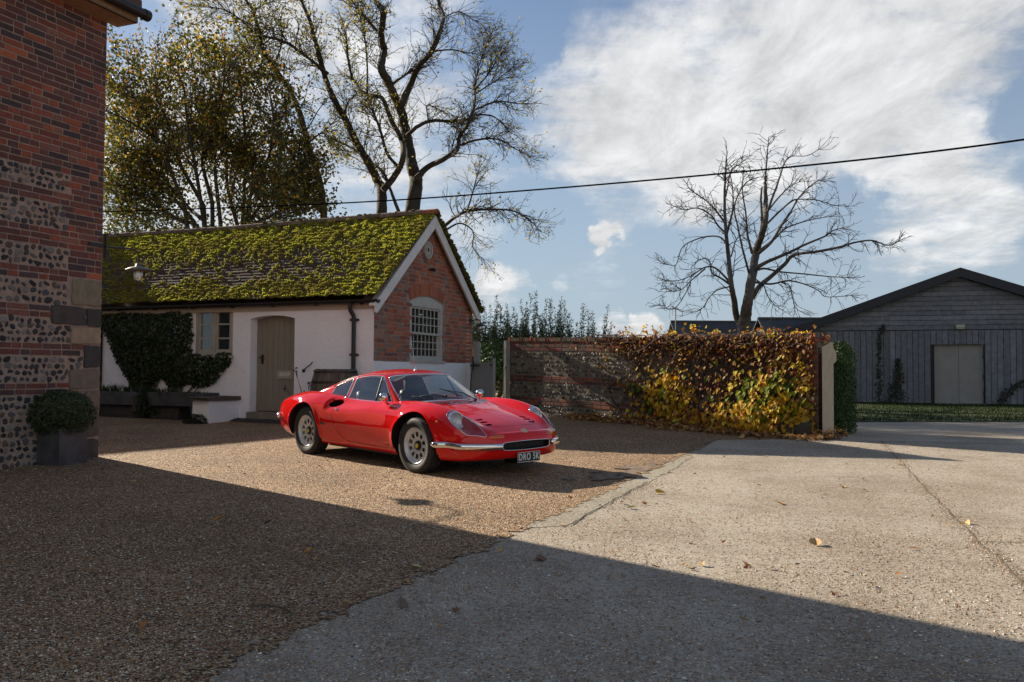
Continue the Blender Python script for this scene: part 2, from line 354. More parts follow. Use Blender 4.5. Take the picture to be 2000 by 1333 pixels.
WB = -2.29                                   # rear axle
def car_body_grid():
    tab = np.array([  # X    W     zB    yc    zc    yv    zv    zo    D
        [0.88, .730, .200, .560, .465, .34, .470, .476, .42],
        [0.78, .765, .185, .570, .545, .37, .508, .515, .35],
        [0.66, .785, .175, .580, .618, .40, .552, .558, .28],
        [0.52, .805, .170, .590, .672, .42, .590, .598, .20],
        [0.36, .822, .168, .595, .715, .43, .628, .636, .12],
        [0.18, .834, .165, .600, .748, .44, .662, .672, .05],
        [0.00, .840, .162, .605, .764, .45, .692, .704, .00],
        [-0.2, .838, .160, .610, .768, .47, .722, .734, .00],
        [-0.4, .825, .160, .618, .760, .52, .742, .757, .00],
        [-0.6, .812, .160, .625, .745, .55, .738, .755, .00],
        [-0.9, .806, .160, .630, .736, .56, .735, .745, .00],
        [-1.3, .808, .160, .632, .738, .56, .740, .748, .00],
        [-1.6, .822, .162, .636, .748, .56, .750, .760, .00],
        [-1.9, .842, .165, .645, .772, .55, .768, .780, .00],
        [-2.15, .854, .172, .650, .792, .52, .780, .790, .00],
        [-2.4, .856, .182, .648, .794, .48, .778, .788, .00],
        [-2.65, .842, .200, .640, .772, .45, .756, .766, .01],
        [-2.9, .810, .225, .625, .730, .42, .718, .728, .04],
        [-3.08, .775, .250, .605, .690, .40, .682, .690, .09],
        [-3.20, .735, .275, .580, .664, .38, .660, .666, .15]])
    X = np.concatenate([np.arange(.88, -3.19, -.018), [-3.20]])
    W, zB, yc, zc, yv, zv, zo, D = (pchip(X, tab[:, 0], tab[:, i]) for i in range(1, 9))
    zM = np.minimum(.47, zB + .55 * (zc - zB)); up = zc - zM; lo = zM - zB
    cab = np.clip((-.25 - X) / .3, 0, 1) * np.clip((X + 2.0) / .3, 0, 1)         # where the shoulder is flatter (doors)
    Z0 = np.zeros_like(X)
    ctl = [(Z0, zo), (yv * .55, zo * .45 + zv * .55), (yv, zv), (yc * .62 + yv * .38, zv + (zc - zv) * .62), (yc, zc), (yc + (W - yc) * (.50 + .06 * cab), zc - up * (.16 + .06 * cab)),
           (yc + (W - yc) * .83, zc - up * .45), (W, zM + up * .12), (W - .004, zM - lo * .25), (W - .03, zM - lo * .62), (W - .075, zB + lo * .08), (W - .14, zB), (W * .5, zB - .004), (Z0, zB - .004)]
    P = np.stack([np.stack([np.repeat(0., len(X)), c[0], c[1]], -1) for c in ctl], axis=1)
    G = cr_rows(P, 8)
    G = smooth_grid(G, 3, 3); G[:, 0, 1] = 0; G[:, -1, 1] = 0
    r = np.clip(G[..., 1] / W[:, None], 0, .9995)
    G[..., 0] = X[:, None] - D[:, None] * (1 - (1 - r ** 2.5) ** (1 / 2.5)) * np.where(X > -2, 1, -1)[:, None]
    # scallop along the door running back into the intake, and fuller wheel-arch lips
    x, y, z = G[..., 0], G[..., 1], G[..., 2]
    ramp = np.clip((-.95 - x) / .72, 0, 1) * np.clip((x + 1.86) / .07, 0, 1)
    zs = .672 + .0 * x; wd = .040 + .012 * np.clip((-.95 - x) / .7, 0, 1)
    sc = ramp ** 1.3 * np.exp(-((z - zs) / wd) ** 2) * np.clip((y - .45) / .1, 0, 1)
    G[..., 1] -= .058 * sc
    for cx, cz, R in ((-.02, .285, .385), (WB - .01, .295, .372)):
        dd = np.hypot(x - cx, z - cz); lip = np.exp(-((dd - R) / .035) ** 2) * np.clip((y - .5) / .1, 0, 1) * (z > .24)
        G[..., 1] += .012 * lip
    # nose and tail caps roll over to a mid line
    def cap(row, zm, bulge, n=9):
        out = []
        for k in range(1, n + 1):
            a = k / n * math.pi / 2; R = row.copy(); R[:, 2] = zm + (row[:, 2] - zm) * math.cos(a)
            edge = np.clip(1 - (row[:, 1] / row[:, 1].max()) ** 4, .25, 1)
            R[:, 0] += bulge * math.sin(a) * edge; out.append(R)
        return out
    nose = cap(G[0], .338, .075)[::-1]; tail = cap(G[-1], .48, -.05)
    G = np.concatenate([np.array(nose), G, np.array(tail)], 0)
    half = G.shape[1]
    full = np.concatenate([G[:, ::-1][:, :-1] * np.array([1, -1, 1]), G], 1)      # y<0 underside ... top ... y>0 underside
    return full
def car_cabin_grid():
    tab = np.array([ # X   D    yE    zE    zO    yB    zB
        [-.26, .24, .625, .690, .715, .66, .66],
        [-.33, .24, .618, .735, .768, .655, .70],
        [-.50, .225, .590, .825, .858, .650, .70],
        [-.68, .20, .552, .915, .950, .648, .70],
        [-.82, .18, .512, .988, 1.022, .648, .70],
        [-.90, .165, .492, 1.026, 1.056, .648, .70],
        [-1.0, .14, .482, 1.045, 1.080, .648, .70],
        [-1.15, .10, .480, 1.053, 1.096, .648, .70],
        [-1.3, .06, .482, 1.050, 1.100, .648, .70],
        [-1.5, .02, .490, 1.028, 1.085, .650, .70],
        [-1.7, 0, .503, .992, 1.052, .652, .70],
        [-1.95, 0, .522, .930, .985, .652, .70],
        [-2.2, 0, .545, .862, .905, .648, .70],
        [-2.45, 0, .560, .792, .828, .640, .68],
        [-2.7, 0, .560, .715, .748, .62, .64]])
    X = np.arange(-.26, -2.7, -.016)
    D, yE, zE, zO, yB, zB = (pchip(X, tab[:, 0], tab[:, i]) for i in range(1, 7)); Z0 = np.zeros_like(X)
    q = np.clip((X + 1.0) / .35, 0, 1)           # crisper edge along the windscreen pillar
    ctl = [(Z0, zO), (yE * .5, zE + (zO - zE) * .76), (yE * .84, zE + (zO - zE) * (.30)), (yE * .975, zE - .004 - .012 * (1 - q)), (yE + (yB - yE) * .16, zE - (zE - zB) * .20),
           (yE + (yB - yE) * .5, zE - (zE - zB) * .52), (yE + (yB - yE) * .82, zE - (zE - zB) * .80), (yB, zB)]
    P = np.stack([np.stack([np.repeat(0., len(X)), c[0], c[1]], -1) for c in ctl], axis=1)
    G = smooth_grid(cr_rows(P, 8), 4, 1); G[:, 0, 1] = 0
    G[..., 0] = X[:, None] - D[:, None] * np.clip(G[..., 1] / .655, 0, 1) ** 2
    nv = G.shape[1]; s = np.repeat(X[:, None], nv, 1); t = np.repeat(np.arange(nv)[None] / 8., len(X), 0)
    G = np.concatenate([G, s[..., None], t[..., None]], -1)
    left = G[:, ::-1][:, :-1].copy(); left[..., 1] *= -1; left[..., 4] *= -1
    return np.concatenate([left, G], 1)

def weld(V, T):
    _, first, inv = np.unique(np.round(V, 5), axis=0, return_index=True, return_inverse=True)
    T = inv.ravel()[T]; T = T[(T[:, 0] != T[:, 1]) & (T[:, 1] != T[:, 2]) & (T[:, 0] != T[:, 2])]
    return V[first], T
def make_car(root):
    paint = pm('red_car_paint', (.60, .006, .006), rough=.6, coat=1.0, spec=0.0)
    chrome = pm('chrome', (.78, .78, .78), rough=.08, metal=1.0)
    alloy = pm('cast_alloy', (.58, .60, .63), (.50, .515, .54), scale=20, rough=.5, metal=.45)
    rubber = pm('tyre_rubber', (.014, .014, .014), (.022, .021, .02), scale=12, rough=.75, bump=.002, bscale=90)
    black = pm('black_trim', (.006, .006, .006), rough=.6); leather = pm('black_leather', (.02, .019, .018), (.03, .028, .027), scale=30, rough=.5)
    headrest = pm('grey_leather', (.12, .12, .115), rough=.55)
    amber = pm('amber_lens', (.55, .10, .01), rough=.12, coat=.8); yellow = pm('yellow_enamel', (.62, .45, .01), rough=.3, coat=.5)
    wglass = glass('window_glass', (.80, .86, .84), .10); lens = glass('lamp_glass', (.95, .97, .97), .06)
    cover = glass('lamp_cover_glass', (.97, .96, .96), .0)
    refl = pm('lamp_reflector', (.80, .82, .84), rough=.42, metal=.6); white = pm('plate_lettering_silver', (.62, .62, .60), rough=.4)
    scoopm = pm('dark_red_paint', (.36, .008, .012), rough=.35, coat=.8)
    P = lambda mb, name, mt, par=root, sm_=True: mb.build(name, mt, par, smooth=sm_)
    def tm(V, T, name, mt, par=root, thick=0):
        mb = MB(); mb.add(V[:, :3].tolist(), [tuple(int(i) for i in t) for t in T]); return P(mb, name, mt, par)
    def trim(V, T, r, name, mt, par, keep=lambda p: True, it=4, n=6):
        mb = MB()
        for lp in loops(T):
            if len(lp) < 8: continue
            Q = V[lp, :3].copy()
            for _ in range(it): Q = Q * .5 + (np.roll(Q, 1, 0) + np.roll(Q, -1, 0)) * .25
            if not keep(Q): continue
            Q = np.concatenate([Q, Q[:2]]); mb.tube(Q.tolist(), r, n, cap=False)
        if mb.v: return P(mb, name, mt, par)
    G = car_body_grid(); nu, nv = G.shape[:2]
    V = G.reshape(-1, 3); T = grid_tris(nu, nv, True); V, T = weld(V, T)
    full_bvh = BVHTree.FromPolygons(V.tolist(), T.tolist())
    def hit(o, d):
        h = full_bvh.ray_cast(Vector(o), Vector(d).normalized()); return h[0], h[1]
    # wheel arches
    for cx, cz, R in ((-.02, .285, .385), (WB - .01, .295, .372)):
        f = np.maximum(np.hypot((V[:, 0] - cx) * (1.0), V[:, 2] - cz) - R, .42 - np.abs(V[:, 1]))
        _, (V, T) = cut(V, T, f)
    # side intakes
    f = np.maximum(np.hypot((V[:, 0] + 1.70) / .115, (V[:, 2] - .676 - .10 * (V[:, 0] + 1.70)) / .046) - 1, (.5 - np.abs(V[:, 1])) * 20)
    _, (V, T) = cut(V, T, f)
    # radiator mouth
    gp = smooth_poly([(-.345, .338), (-.335, .368), (-.25, .378), (0, .384), (.25, .378), (.335, .368), (.345, .338), (.335, .302), (.25, .292), (0, .288), (-.25, .292), (-.335, .302)], 5)
    f = np.maximum(sdf_poly(V[:, 1:3], gp), .55 - V[:, 0]); (gV, gT), (V, T) = cut(V, T, f)
    # cockpit
    f = np.maximum(np.maximum(np.abs(V[:, 1]) - .585, np.maximum(-1.72 - V[:, 0], V[:, 0] + .60)), (.62 - V[:, 2])); _, (V, T) = cut(V, T, f)
    # lamp scoops: teardrops in plan
    tears = []
    for s in (-1, 1):
        tp = smooth_poly([(.39, .60), (.405, .685), (.50, .715), (.62, .690), (.73, .625), (.815, .54), (.835, .50), (.79, .497), (.68, .505), (.53, .51), (.43, .525)], 8); tp[:, 1] *= s
        f = np.maximum(sdf_poly(V[:, :2], tp), .3 - V[:, 2]); (a, b), (V, T) = cut(V, T, f); tears.append((s, a, b, tp))
    # front lid with its slots
    hp = smooth_poly([(-.22, 0), (-.22, .36), (-.20, .425), (-.12, .435), (.2, .425), (.55, .405), (.66, .37), (.715, .30), (.745, .15), (.752, 0), (.745, -.15), (.715, -.30), (.66, -.37), (.55, -.405), (.2, -.425), (-.12, -.435), (-.20, -.425), (-.22, -.36)], 5)
    sd = np.maximum(sdf_poly(V[:, :2], hp), (.40 - V[:, 2])); (hV, hT), _ = cut(V, T, sd + .003)
    sd = np.maximum(sdf_poly(V[:, :2], hp), (.40 - V[:, 2])); _, (V, T) = cut(V, T, sd - .002)
    for s in (-1, 1):
        for k in range(3):
            cx = .50 + k * .075; q = np.array([(cx, .285), (cx + .028, .275), (cx + .028, .365), (cx, .375)]); q[:, 1] *= s
            _, (hV, hT) = cut(hV, hT, sdf_poly(hV[:, :2], q) - .004)
    # doors
    dp = smooth_poly([(-.535, .74), (-.545, .66), (-.528, .45), (-.515, .27), (-.53, .235), (-.60, .230), (-1.0, .232), (-1.30, .242), (-1.46, .29), (-1.58, .385), (-1.645, .50), (-1.660, .585), (-1.60, .64), (-1.565, .70), (-1.56, .76)], 6, closed=False)
    dp = np.concatenate([dp, [(-1.56, .95), (-.535, .95)]])
    doors = []
    for s in (-1, 1):
        sd = lambda V: np.maximum(sdf_poly(V[:, [0, 2]], dp), .575 - V[:, 1] * s)
        (dV, dT), _ = cut(V, T, sd(V) + .003); _, (V, T) = cut(V, T, sd(V) - .002); doors.append((s, dV, dT))
    body = tm(V, T, 'body', paint)
    lid = tm(hV, hT, 'front_lid', paint)
    door_o = {}
    for s, dV, dT in doors: door_o[s] = tm(dV, dT, 'door', paint)
    # dark interior behind gaps, slots and arches
    for cx, cz, R in ((-.02, .285, .392), (WB - .01, .295, .379)):
        for s in (-1, 1):
            mb = MB(); n = 30; pr = [(cx + R * math.cos(a), cz + R * math.sin(a)) for a in np.linspace(-.35, math.pi + .35, n)]
            vs = [(x, s * .80, z) for x, z in pr] + [(x, s * .46, z) for x, z in pr]
            vs = [(x, s * (abs(full_bvh.ray_cast(Vector((x, s * 2, z)), Vector((0, -s, 0)))[0].y) - .006 if full_bvh.ray_cast(Vector((x, s * 2, z)), Vector((0, -s, 0)))[0] else .7), z) for x, z in pr] + vs[n:]
            mb.add(vs, [(i, i + 1, n + i + 1, n + i) for i in range(n - 1)] + [tuple(range(n, 2 * n))])
            P(mb, 'wheel_arch_liner', black, sm_=False)
    mb = MB()
    mb.box((-2.9, -.60, .15), (3.45, 0, 0), (0, 1.2, 0), (0, 0, .05)); mb.box((-1.9, -.70, .145), (1.45, 0, 0), (0, 1.4, 0), (0, 0, .05))
    mb.box((-.5, -.5, .2), (.9, 0, 0), (0, .9, 0), (0, 0, .34)); mb.box((.35, -.40, .22), (.40, 0, 0), (0, .80, 0), (0, 0, .20))
    mb.box((-3.0, -.5, .2), (1.2, 0, 0), (0, 1, 0), (0, 0, .45))
    for s in (-1, 1): mb.box((-1.95, s * .60, .56), (.45, 0, 0), (0, s * .02, 0), (0, 0, .16))
    P(mb, 'underbody', black, sm_=False)
    # radiator grille: dark recess with fine mesh and chrome surround
    mb = MB(); mb.add(np.column_stack([gV[:, 0] - .05, gV[:, 1], gV[:, 2]]).tolist(), [tuple(int(i) for i in t) for t in gT])
    g = P(mb, 'grille', black, sm_=False)
    mb = MB()
    for k in range(9):
        y = -.32 + k * .08; mb.tube([(.912 - .12 * y * y, y, .296), (.915 - .12 * y * y, y, .38)], .003, 4)
    for z in (.315, .338, .361): mb.tube([(.912 - .10 * y * y, y, z) for y in np.linspace(-.33, .33, 15)], .003, 4)
    P(mb, 'grille_mesh', pm('dark_metal', (.01, .01, .01), rough=.6), g)
    q = [hit((3, y, z), (-1, 0, 0))[0] for y, z in gp]; mb = MB(); mb.tube(q + q[:2], .0045, 6, cap=False); P(mb, 'grille_surround', chrome, g)
    # lamps
    for s, a, b, tp in tears:
        mb = MB()                                # painted bucket under the cover: the same skin pushed down towards the lamp
        dep = -sdf_poly(a[:, :2], tp); d = np.clip(dep / .022, 0, 1); k = np.clip((.80 - a[:, 0]) / .42, 0, 1)
        q = a[:, :3].copy(); q[:, 2] -= d * (.012 + .185 * np.maximum(k, 0) ** .8)
        mb.add(q.tolist(), [tuple(int(i) for i in t) for t in b]); bk = P(mb, 'lamp_bucket', scoopm)
        c = Vector((.452, s * .600, .585)); ax = Vector((.97, s * .10, .16)).normalized()
        hl = MB(); hl.lathe([(.108, -.03), (.108, .0), (.102, .016), (.089, .016), (.086, .0)], c, ax, 28)
        hb = P(hl, 'headlight', chrome)
        hl = MB(); hl.lathe([(.083, .004), (.06, -.02), (.03, -.035), (.006, -.038)], c, ax, 28, capb=True); P(hl, 'reflector', refl, hb)
        hl = MB(); hl.lathe([(.084, .008), (.07, .018), (.045, .026), (.02, .030), (.002, .031)], c, ax, 28); P(hl, 'lens', lens, hb)
        hl = MB(); hl.lathe([(.02, -.03), (.02, .0), (.012, .006)], c, ax, 12, capb=True); P(hl, 'bulb', refl, hb)
        mb = MB(); mb.add(a[:, :3].tolist(), [tuple(int(i) for i in t) for t in b]); cv = P(mb, 'lamp_cover', cover)
        trim(a, b, .0045, 'cover_rim', chrome, cv)
        # amber indicator low on the nose, small amber marker on the flank
        mb = MB(); pts = []
        for yy, zz in smooth_poly([(.325, .447), (.40, .452), (.475, .442), (.485, .425), (.45, .415), (.37, .412), (.325, .418)], 4):
            h, n = hit((3, s * yy, zz + .005), (-1, 0, 0)); pts.append(h)
        cpt = sum(pts, Vector()) / len(pts)
        vs = [p + Vector((.002, 0, 0)) for p in pts] + [cpt + (p - cpt) * .85 + Vector((.014, 0, .004)) for p in pts] + [cpt + Vector((.016, 0, .005))]
        n = len(pts); fs = [(i, (i + 1) % n, n + (i + 1) % n, n + i) for i in range(n)] + [(n + i, n + (i + 1) % n, 2 * n) for i in range(n)]
        mb.add(vs, fs); P(mb, 'indicator', amber)
        h, n = hit((.355, s * 3, .582), (0, -s, 0))
        mb = MB(); mb.lathe([(.016, -.004), (.016, .004), (.011, .011), (.002, .014)], h, n, 14, capb=True); P(mb, 'side_marker', amber)
        # quarter bumpers
        pts = []
        for y in (.355, .39, .45, .52, .60, .66, .70):
            h, n = hit((3, s * y, .338), (-1, 0, 0)); pts.append(h + n * .022)
        for x in (.50, .42, .36, .30):
            h, n = hit((x, s * 3, .345), (0, -s, 0)); pts.append(h + n * .018)
        pts = smooth_poly([tuple(p) for p in pts], 4, closed=False); k = len(pts)
        rr = [(min(1, .35 + i / 3) * min(1, .25 + (k - 1 - i) / 6)) for i in range(k)]
        mb = MB(); mb.tube(pts.tolist(), [(.034 * r, .022 * r) for r in rr], 14); P(mb, 'front_bumper', chrome)
        pts = []
        for y in (.25, .40, .55, .64):
            h, n = hit((-6, s * y, .46), (1, 0, 0)); pts.append(h + n * .03)
        for x in (-3.12, -3.02, -2.93):
            h, n = hit((x, s * 3, .46), (0, -s, 0)); pts.append(h + n * .03)
        pts = smooth_poly([tuple(p) for p in pts], 4, closed=False); k = len(pts)
        mb = MB(); mb.tube(pts.tolist(), [(.036 * min(1, .3 + i / 3) * min(1, .3 + (k - 1 - i) / 3), .024) for i in range(k)], 12); P(mb, 'rear_bumper', chrome)
        for yy in (.46, .60):
            h, n = hit((-6, s * yy, .57), (1, 0, 0)); mb = MB(); mb.lathe([(.055, .0), (.055, .012), (.04, .02), (.005, .024)], h, (-1, 0, 0), 18, capb=True)
            P(mb, 'tail_light', pm('red_lens', (.4, .01, .01), rough=.15, coat=.8) if 'red_lens' not in bpy.data.materials else bpy.data.materials['red_lens'])
        # small chrome name bar ahead of the rear wheel and the door catch
        h, n = hit((-1.835, s * 3, .425), (0, -s, 0)); mb = MB(); mb.cbox(h + n * .004, (.105, 0, .004), (0, .010, 0), (0, 0, .026)); P(mb, 'name_bar', chrome, sm_=False)
        h, n = hit((-1.615, s * 3, .612), (0, -s, 0)); mb = MB()
        mb.lathe([(.016, 0), (.016, .012), (.008, .018)], h, n, 12, capb=True); mb.tube([h + n * .015, h + n * .016 + Vector((.004, 0, -.045))], [.007, .005], 6); P(mb, 'door_handle', chrome, door_o[s])
    # number plate
    h, n = hit((3, 0, .25), (-1, 0, 0)); px = .958
    mb = MB(); mb.box((px - .012, -.165, .155), (.01, 0, 0), (0, .33, 0), (0, 0, .105)); pl = P(mb, 'number_plate', black, sm_=False)
    mb = MB()
    for a, b in (((-.163, .157), (.163, .157)), ((.163, .157), (.163, .258)), ((.163, .258), (-.163, .258)), ((-.163, .258), (-.163, .157))): mb.tube([(px, a[0], a[1]), (px, b[0], b[1])], .0035, 5)
    P(mb, 'plate_border', white, pl)
    vs, fs = text_mesh("DRO 5K", .088, .002, 1.16, .0022); mb = MB(); mb.add([(px + v.z + .001, v.x * .86, .2075 + v.y * 1.12) for v in vs], fs); P(mb, 'plate_lettering', white, pl, False)
    mb = MB(); mb.box((px - .06, -.10, .175), (.05, 0, 0), (0, .2, 0), (0, 0, .05)); P(mb, 'plate_bracket', black, pl, False)
    h, n = hit((.885, 0, 2), (0, 0, -1)); mb = MB(); mb.cbox(h + n * .004, (.045, 0, -.035), (0, .066, 0), n * .008); P(mb, 'nose_badge', pm('badge_enamel', (.45, .42, .25), rough=.3, coat=.6), sm_=False)

    # ------------------------------------------------ cabin
    G = car_cabin_grid(); nu, nv = G.shape[:2]; V = G.reshape(-1, 5); T = grid_tris(nu, nv, True)
    cab_bvh = BVHTree.FromPolygons(V[:, :3].tolist(), T.tolist())
    def rbox(u, v, u0, u1, v0, v1, r, su=1., sv=1.):
        a = np.abs(u - (u0 + u1) / 2) * su - (u1 - u0) / 2 * su + r; b = np.abs(v - (v0 + v1) / 2) * sv - (v1 - v0) / 2 * sv + r
        return np.hypot(np.maximum(a, 0), np.maximum(b, 0)) + np.minimum(np.maximum(a, b), 0) - r
    f = rbox(V[:, 3], V[:, 4], -.872, -.315, -2.72, 2.72, .055, 1, .2)
    (wV, wT), (V, T) = cut(V, T, f)
    ws = tm(wV, wT, 'windscreen', wglass); trim(wV, wT, .0085, 'windscreen_trim', chrome, ws)
    f = rbox(V[:, 3], V[:, 4], -2.12, -1.74, -1.9, 1.9, .05, 1, .2); (rV, rT), (V, T) = cut(V, T, f); rw = tm(rV, rT, 'rear_window', wglass); trim(rV, rT, .006, 'rear_window_trim', black, rw)
    dg = smooth_poly([(-.665, .742), (-.83, .877), (-.98, .985), (-1.035, 1.014), (-1.09, 1.020), (-1.30, 1.017), (-1.52, .990), (-1.572, .978), (-1.578, .955), (-1.570, .80), (-1.562, .745), (-1.535, .732), (-1.1, .728), (-.72, .728)], 5)
    qg = smooth_poly([(-1.640, .958), (-1.632, .80), (-1.625, .748), (-1.66, .738), (-1.80, .742), (-1.945, .752), (-1.985, .775), (-1.990, .815), (-1.965, .868), (-1.90, .898), (-1.78, .938), (-1.67, .970)], 5)
    for s in (-1, 1):
        for poly, nm in ((dg, 'door_window'), (qg, 'quarter_window')):
            f = np.maximum(sdf_poly(V[:, [0, 2]], poly), (.30 - V[:, 1] * s)); (a, b), (V, T) = cut(V, T, f)
            w = tm(a, b, nm, wglass); trim(a, b, .0075, 'window_trim', chrome, w)
            if nm == 'door_window':
                p = []
                for k in np.linspace(0, 1, 6):
                    x, z = -.985 - .07 * k, .735 + .278 * k; h = cab_bvh.ray_cast(Vector((x, s * 2, z)), Vector((0, -s, 0)))[0]; p.append(h)
                mb = MB(); mb.tube(p, .010, 6); P(mb, 'vent_strut', black, w)
    roof = tm(V, T, 'roof', paint)
    # drip rail along the roof edge
    for s in (-1, 1):
        pts = []
        for x in np.linspace(-1.02, -2.03, 22):
            z = pchip([x], [-2.03, -1.95, -1.8, -1.6, -1.3, -1.09, -1.02], [.868, .905, .958, 1.005, 1.043, 1.046, 1.036])[0]
            h = cab_bvh.ray_cast(Vector((x, s * 2, z)), Vector((0, -s, 0)))[0]
            if h: pts.append(h + Vector((0, s * .002, 0)))
        mb = MB(); mb.tube(pts, .006, 5); P(mb, 'drip_rail', chrome, roof)
    # aerial, wipers, mirrors
    h = cab_bvh.ray_cast(Vector((-1.03, -.02, 2)), Vector((0, 0, -1)))[0]
    mb = MB(); mb.lathe([(.02, 0), (.014, .012), (.006, .02), (.005, .05)], h, (0, 0, 1), 10); mb.tube([h + Vector((0, 0, .03)), h + Vector((-.10, .0, .40))], [.003, .0015], 5); P(mb, 'aerial', chrome)
    for y0, y1 in ((-.10, -.46), (.36, .0)):
        a = cab_bvh.ray_cast(Vector((-.36, y0, 2)), Vector((0, 0, -1)))[0] + Vector((.03, 0, .02)); c = cab_bvh.ray_cast(Vector((-.47, y1 * .9, 2)), Vector((0, 0, -1)))[0] + Vector((.02, 0, .022))
        mb = MB(); mb.tube([a, a * .5 + c * .5 + Vector((.03, 0, .025)), c], [.008, .006, .004], 5)
        b0 = cab_bvh.ray_cast(Vector((-.42, y0 * .55 + y1 * .45 , 2)), Vector((0, 0, -1)))[0]; 
        d = (c - a) * .55; mb.tube([c - d + Vector((.0, 0, -.006)), c + d * .35 + Vector((-.02, 0, .0))], .006, 5); mb.lathe([(.016, -.01), (.016, .015)], a, (0, 0, 1), 10, capb=True)
        P(mb, 'wiper', black)
    for s in (-1, 1):
        b0 = Vector((-.705, s * .660, .715)); mb = MB(); mb.tube([b0, b0 + Vector((.0, s * .035, .03)), b0 + Vector((0, s * .06, .05))], [.016, .010, .010], 8)
        c = b0 + Vector((.02, s * .075, .080)); mb.lathe([(.004, .055), (.035, .045), (.050, .02), (.054, -.012), (.050, -.016)], c, Vector((1, s * -.1, 0)), 18, capb=False)
        mr = P(mb, 'mirror', chrome); mb = MB(); mb.lathe([(.050, -.0155), (.001, -.0150)], c, Vector((1, s * -.1, 0)), 18); P(mb, 'mirror_glass', refl, mr)
    # interior
    mb = MB()
    mb.box((-1.78, -.585, .22), (1.25, 0, 0), (0, 1.17, 0), (0, 0, .02))
    for s in (-1, 1): mb.box((-1.75, s * .575, .24), (1.15, 0, 0), (0, s * .012, 0), (0, 0, .475))
    mb.box((-1.80, -.57, .24), (.03, 0, 0), (0, 1.14, 0), (0, 0, .50)); mb.box((-1.2, -.10, .24), (.75, 0, 0), (0, .2, 0), (0, 0, .15))
    P(mb, 'cabin_floor', black, sm_=False)
    mb = MB(); mb.prism([(-.66, .54), (-.40, .56), (-.36, .70), (-.56, .742), (-.645, .725), (-.68, .66)], (0, -.585, 0), (1, 0, 0), (0, 0, 1), (0, 1.17, 0)); dsh = P(mb, 'dashboard', leather, sm_=False)
    mb = MB(); mb.prism([(-.70, .70), (-.58, .715), (-.56, .755), (-.70, .765)], (0, -.52, 0), (1, 0, 0), (0, 0, 1), (0, .36, 0)); P(mb, 'instrument_hood', leather, dsh, False)
    c = Vector((-.80, -.33, .70)); ax = Vector((-.88, 0, .47)).normalized(); x = Vector((0, 1, 0)); y = ax.cross(x)
    mb = MB(); mb.tube([c + (x * math.cos(a) + y * math.sin(a)) * .18 for a in np.linspace(0, 2 * math.pi, 33)], .012, 8, cap=False)
    for a in (0, math.pi, -math.pi / 2): mb.tube([c, c + (x * math.cos(a) + y * math.sin(a)) * .17], .012, 5)
    mb.lathe([(.04, -.02), (.04, .02)], c, ax, 12, capb=True); mb.tube([c, c - ax * .2], .02, 6); P(mb, 'steering_wheel', black)
    for s in (-1, 1):
        mb = MB(); yc = s * .33
        def slab(pr, w, r0):       # rounded upholstered slab
            poly = smooth_poly(pr, 4); k = len(poly); vs = []; fs = []; prof = [(-.5, .72), (-.46, .93), (-.36, 1.), (.36, 1.), (.46, .93), (.5, .72)]
            cen = poly.mean(0)
            for u, sc_ in prof:
                for q in poly: w_ = cen + (q - cen) * sc_; vs.append((w_[0], yc + u * w, w_[1]))
            for i in range(len(prof) - 1):
                for j in range(k): fs.append((i * k + j, i * k + (j + 1) % k, (i + 1) * k + (j + 1) % k, (i + 1) * k + j))
            fs += [tuple(range(k - 1, -1, -1)), tuple((len(prof) - 1) * k + j for j in range(k))]; return vs, fs
        mb.add(*slab([(-.88, .36), (-.86, .44), (-1.05, .45), (-1.32, .40), (-1.38, .30), (-1.1, .28)], .46, .05))
        mb.add(*slab([(-1.28, .36), (-1.36, .56), (-1.46, .78), (-1.50, .83), (-1.56, .80), (-1.50, .55), (-1.42, .34)], .44, .05)); st = P(mb, 'seat', leather)
        mb = MB(); mb.add(*slab([(-1.475, .82), (-1.485, .93), (-1.51, .985), (-1.56, .985), (-1.575, .93), (-1.56, .82)], .27, .04)); P(mb, 'headrest', headrest, st)
    # ------------------------------------------------ wheels
    def wheel(x, s):
        w = bpy.data.objects.new('wheel', None); COL.objects.link(w); w.parent = root; ORG[w.name] = Vector((0, 0, 0)); w.location = (x, s * .712, .300)
        if s > 0: w.rotation_euler = (0, 0, math.pi)
        return w
    w0 = wheel(0, -1)
    ay = (0, -1, 0)
    prof = [(.195, -.085), (.235, -.098), (.275, -.10), (.297, -.088), (.305, -.06), (.306, 0), (.305, .06), (.297, .088), (.272, .103), (.235, .100), (.205, .088), (.196, .078)]
    mb = MB(); mb.lathe(prof, (0, 0, 0), ay, 56)
    for k in range(56):                        # tread blocks
        a = 2 * math.pi * k / 56
        for h0, off in ((-.062, 0), (-.02, .5), (.022, 0), (.064, .5)):
            b = a + off * 2 * math.pi / 56; d = Vector((math.cos(b), 0, math.sin(b))); t = Vector((-math.sin(b), 0, math.cos(b)))
            mb.cbox(d * .3055 + Vector((0, -h0, 0)), t * .027 + Vector((0, .008, 0)), Vector((0, .037, 0)), d * .0028)
    ty = P(mb, 'tyre', rubber, w0)
    mb = MB(); mb.lathe([(.196, -.08), (.165, -.07), (.165, .03), (.172, .058), (.186, .066), (.196, .076), (.200, .086), (.195, .090), (.186, .082), (.178, .072), (.168, .062), (.160, .058)], (0, 0, 0), ay, 56)
    rr = np.linspace(.048, .162, 14); aa = np.linspace(0, 2 * math.pi, 161)
    Rg, Ag = np.meshgrid(rr, aa, indexing='ij'); Hg = np.interp(Rg, [.048, .07, .10, .135, .162], [.036, .046, .054, .058, .058])
    Vd = np.stack([Rg * np.cos(Ag), -Hg, Rg * np.sin(Ag), Rg, Ag], -1).reshape(-1, 5); Td = grid_tris(14, 161)
    al = (Vd[:, 4] / (2 * math.pi) * 10) % 1 - .5
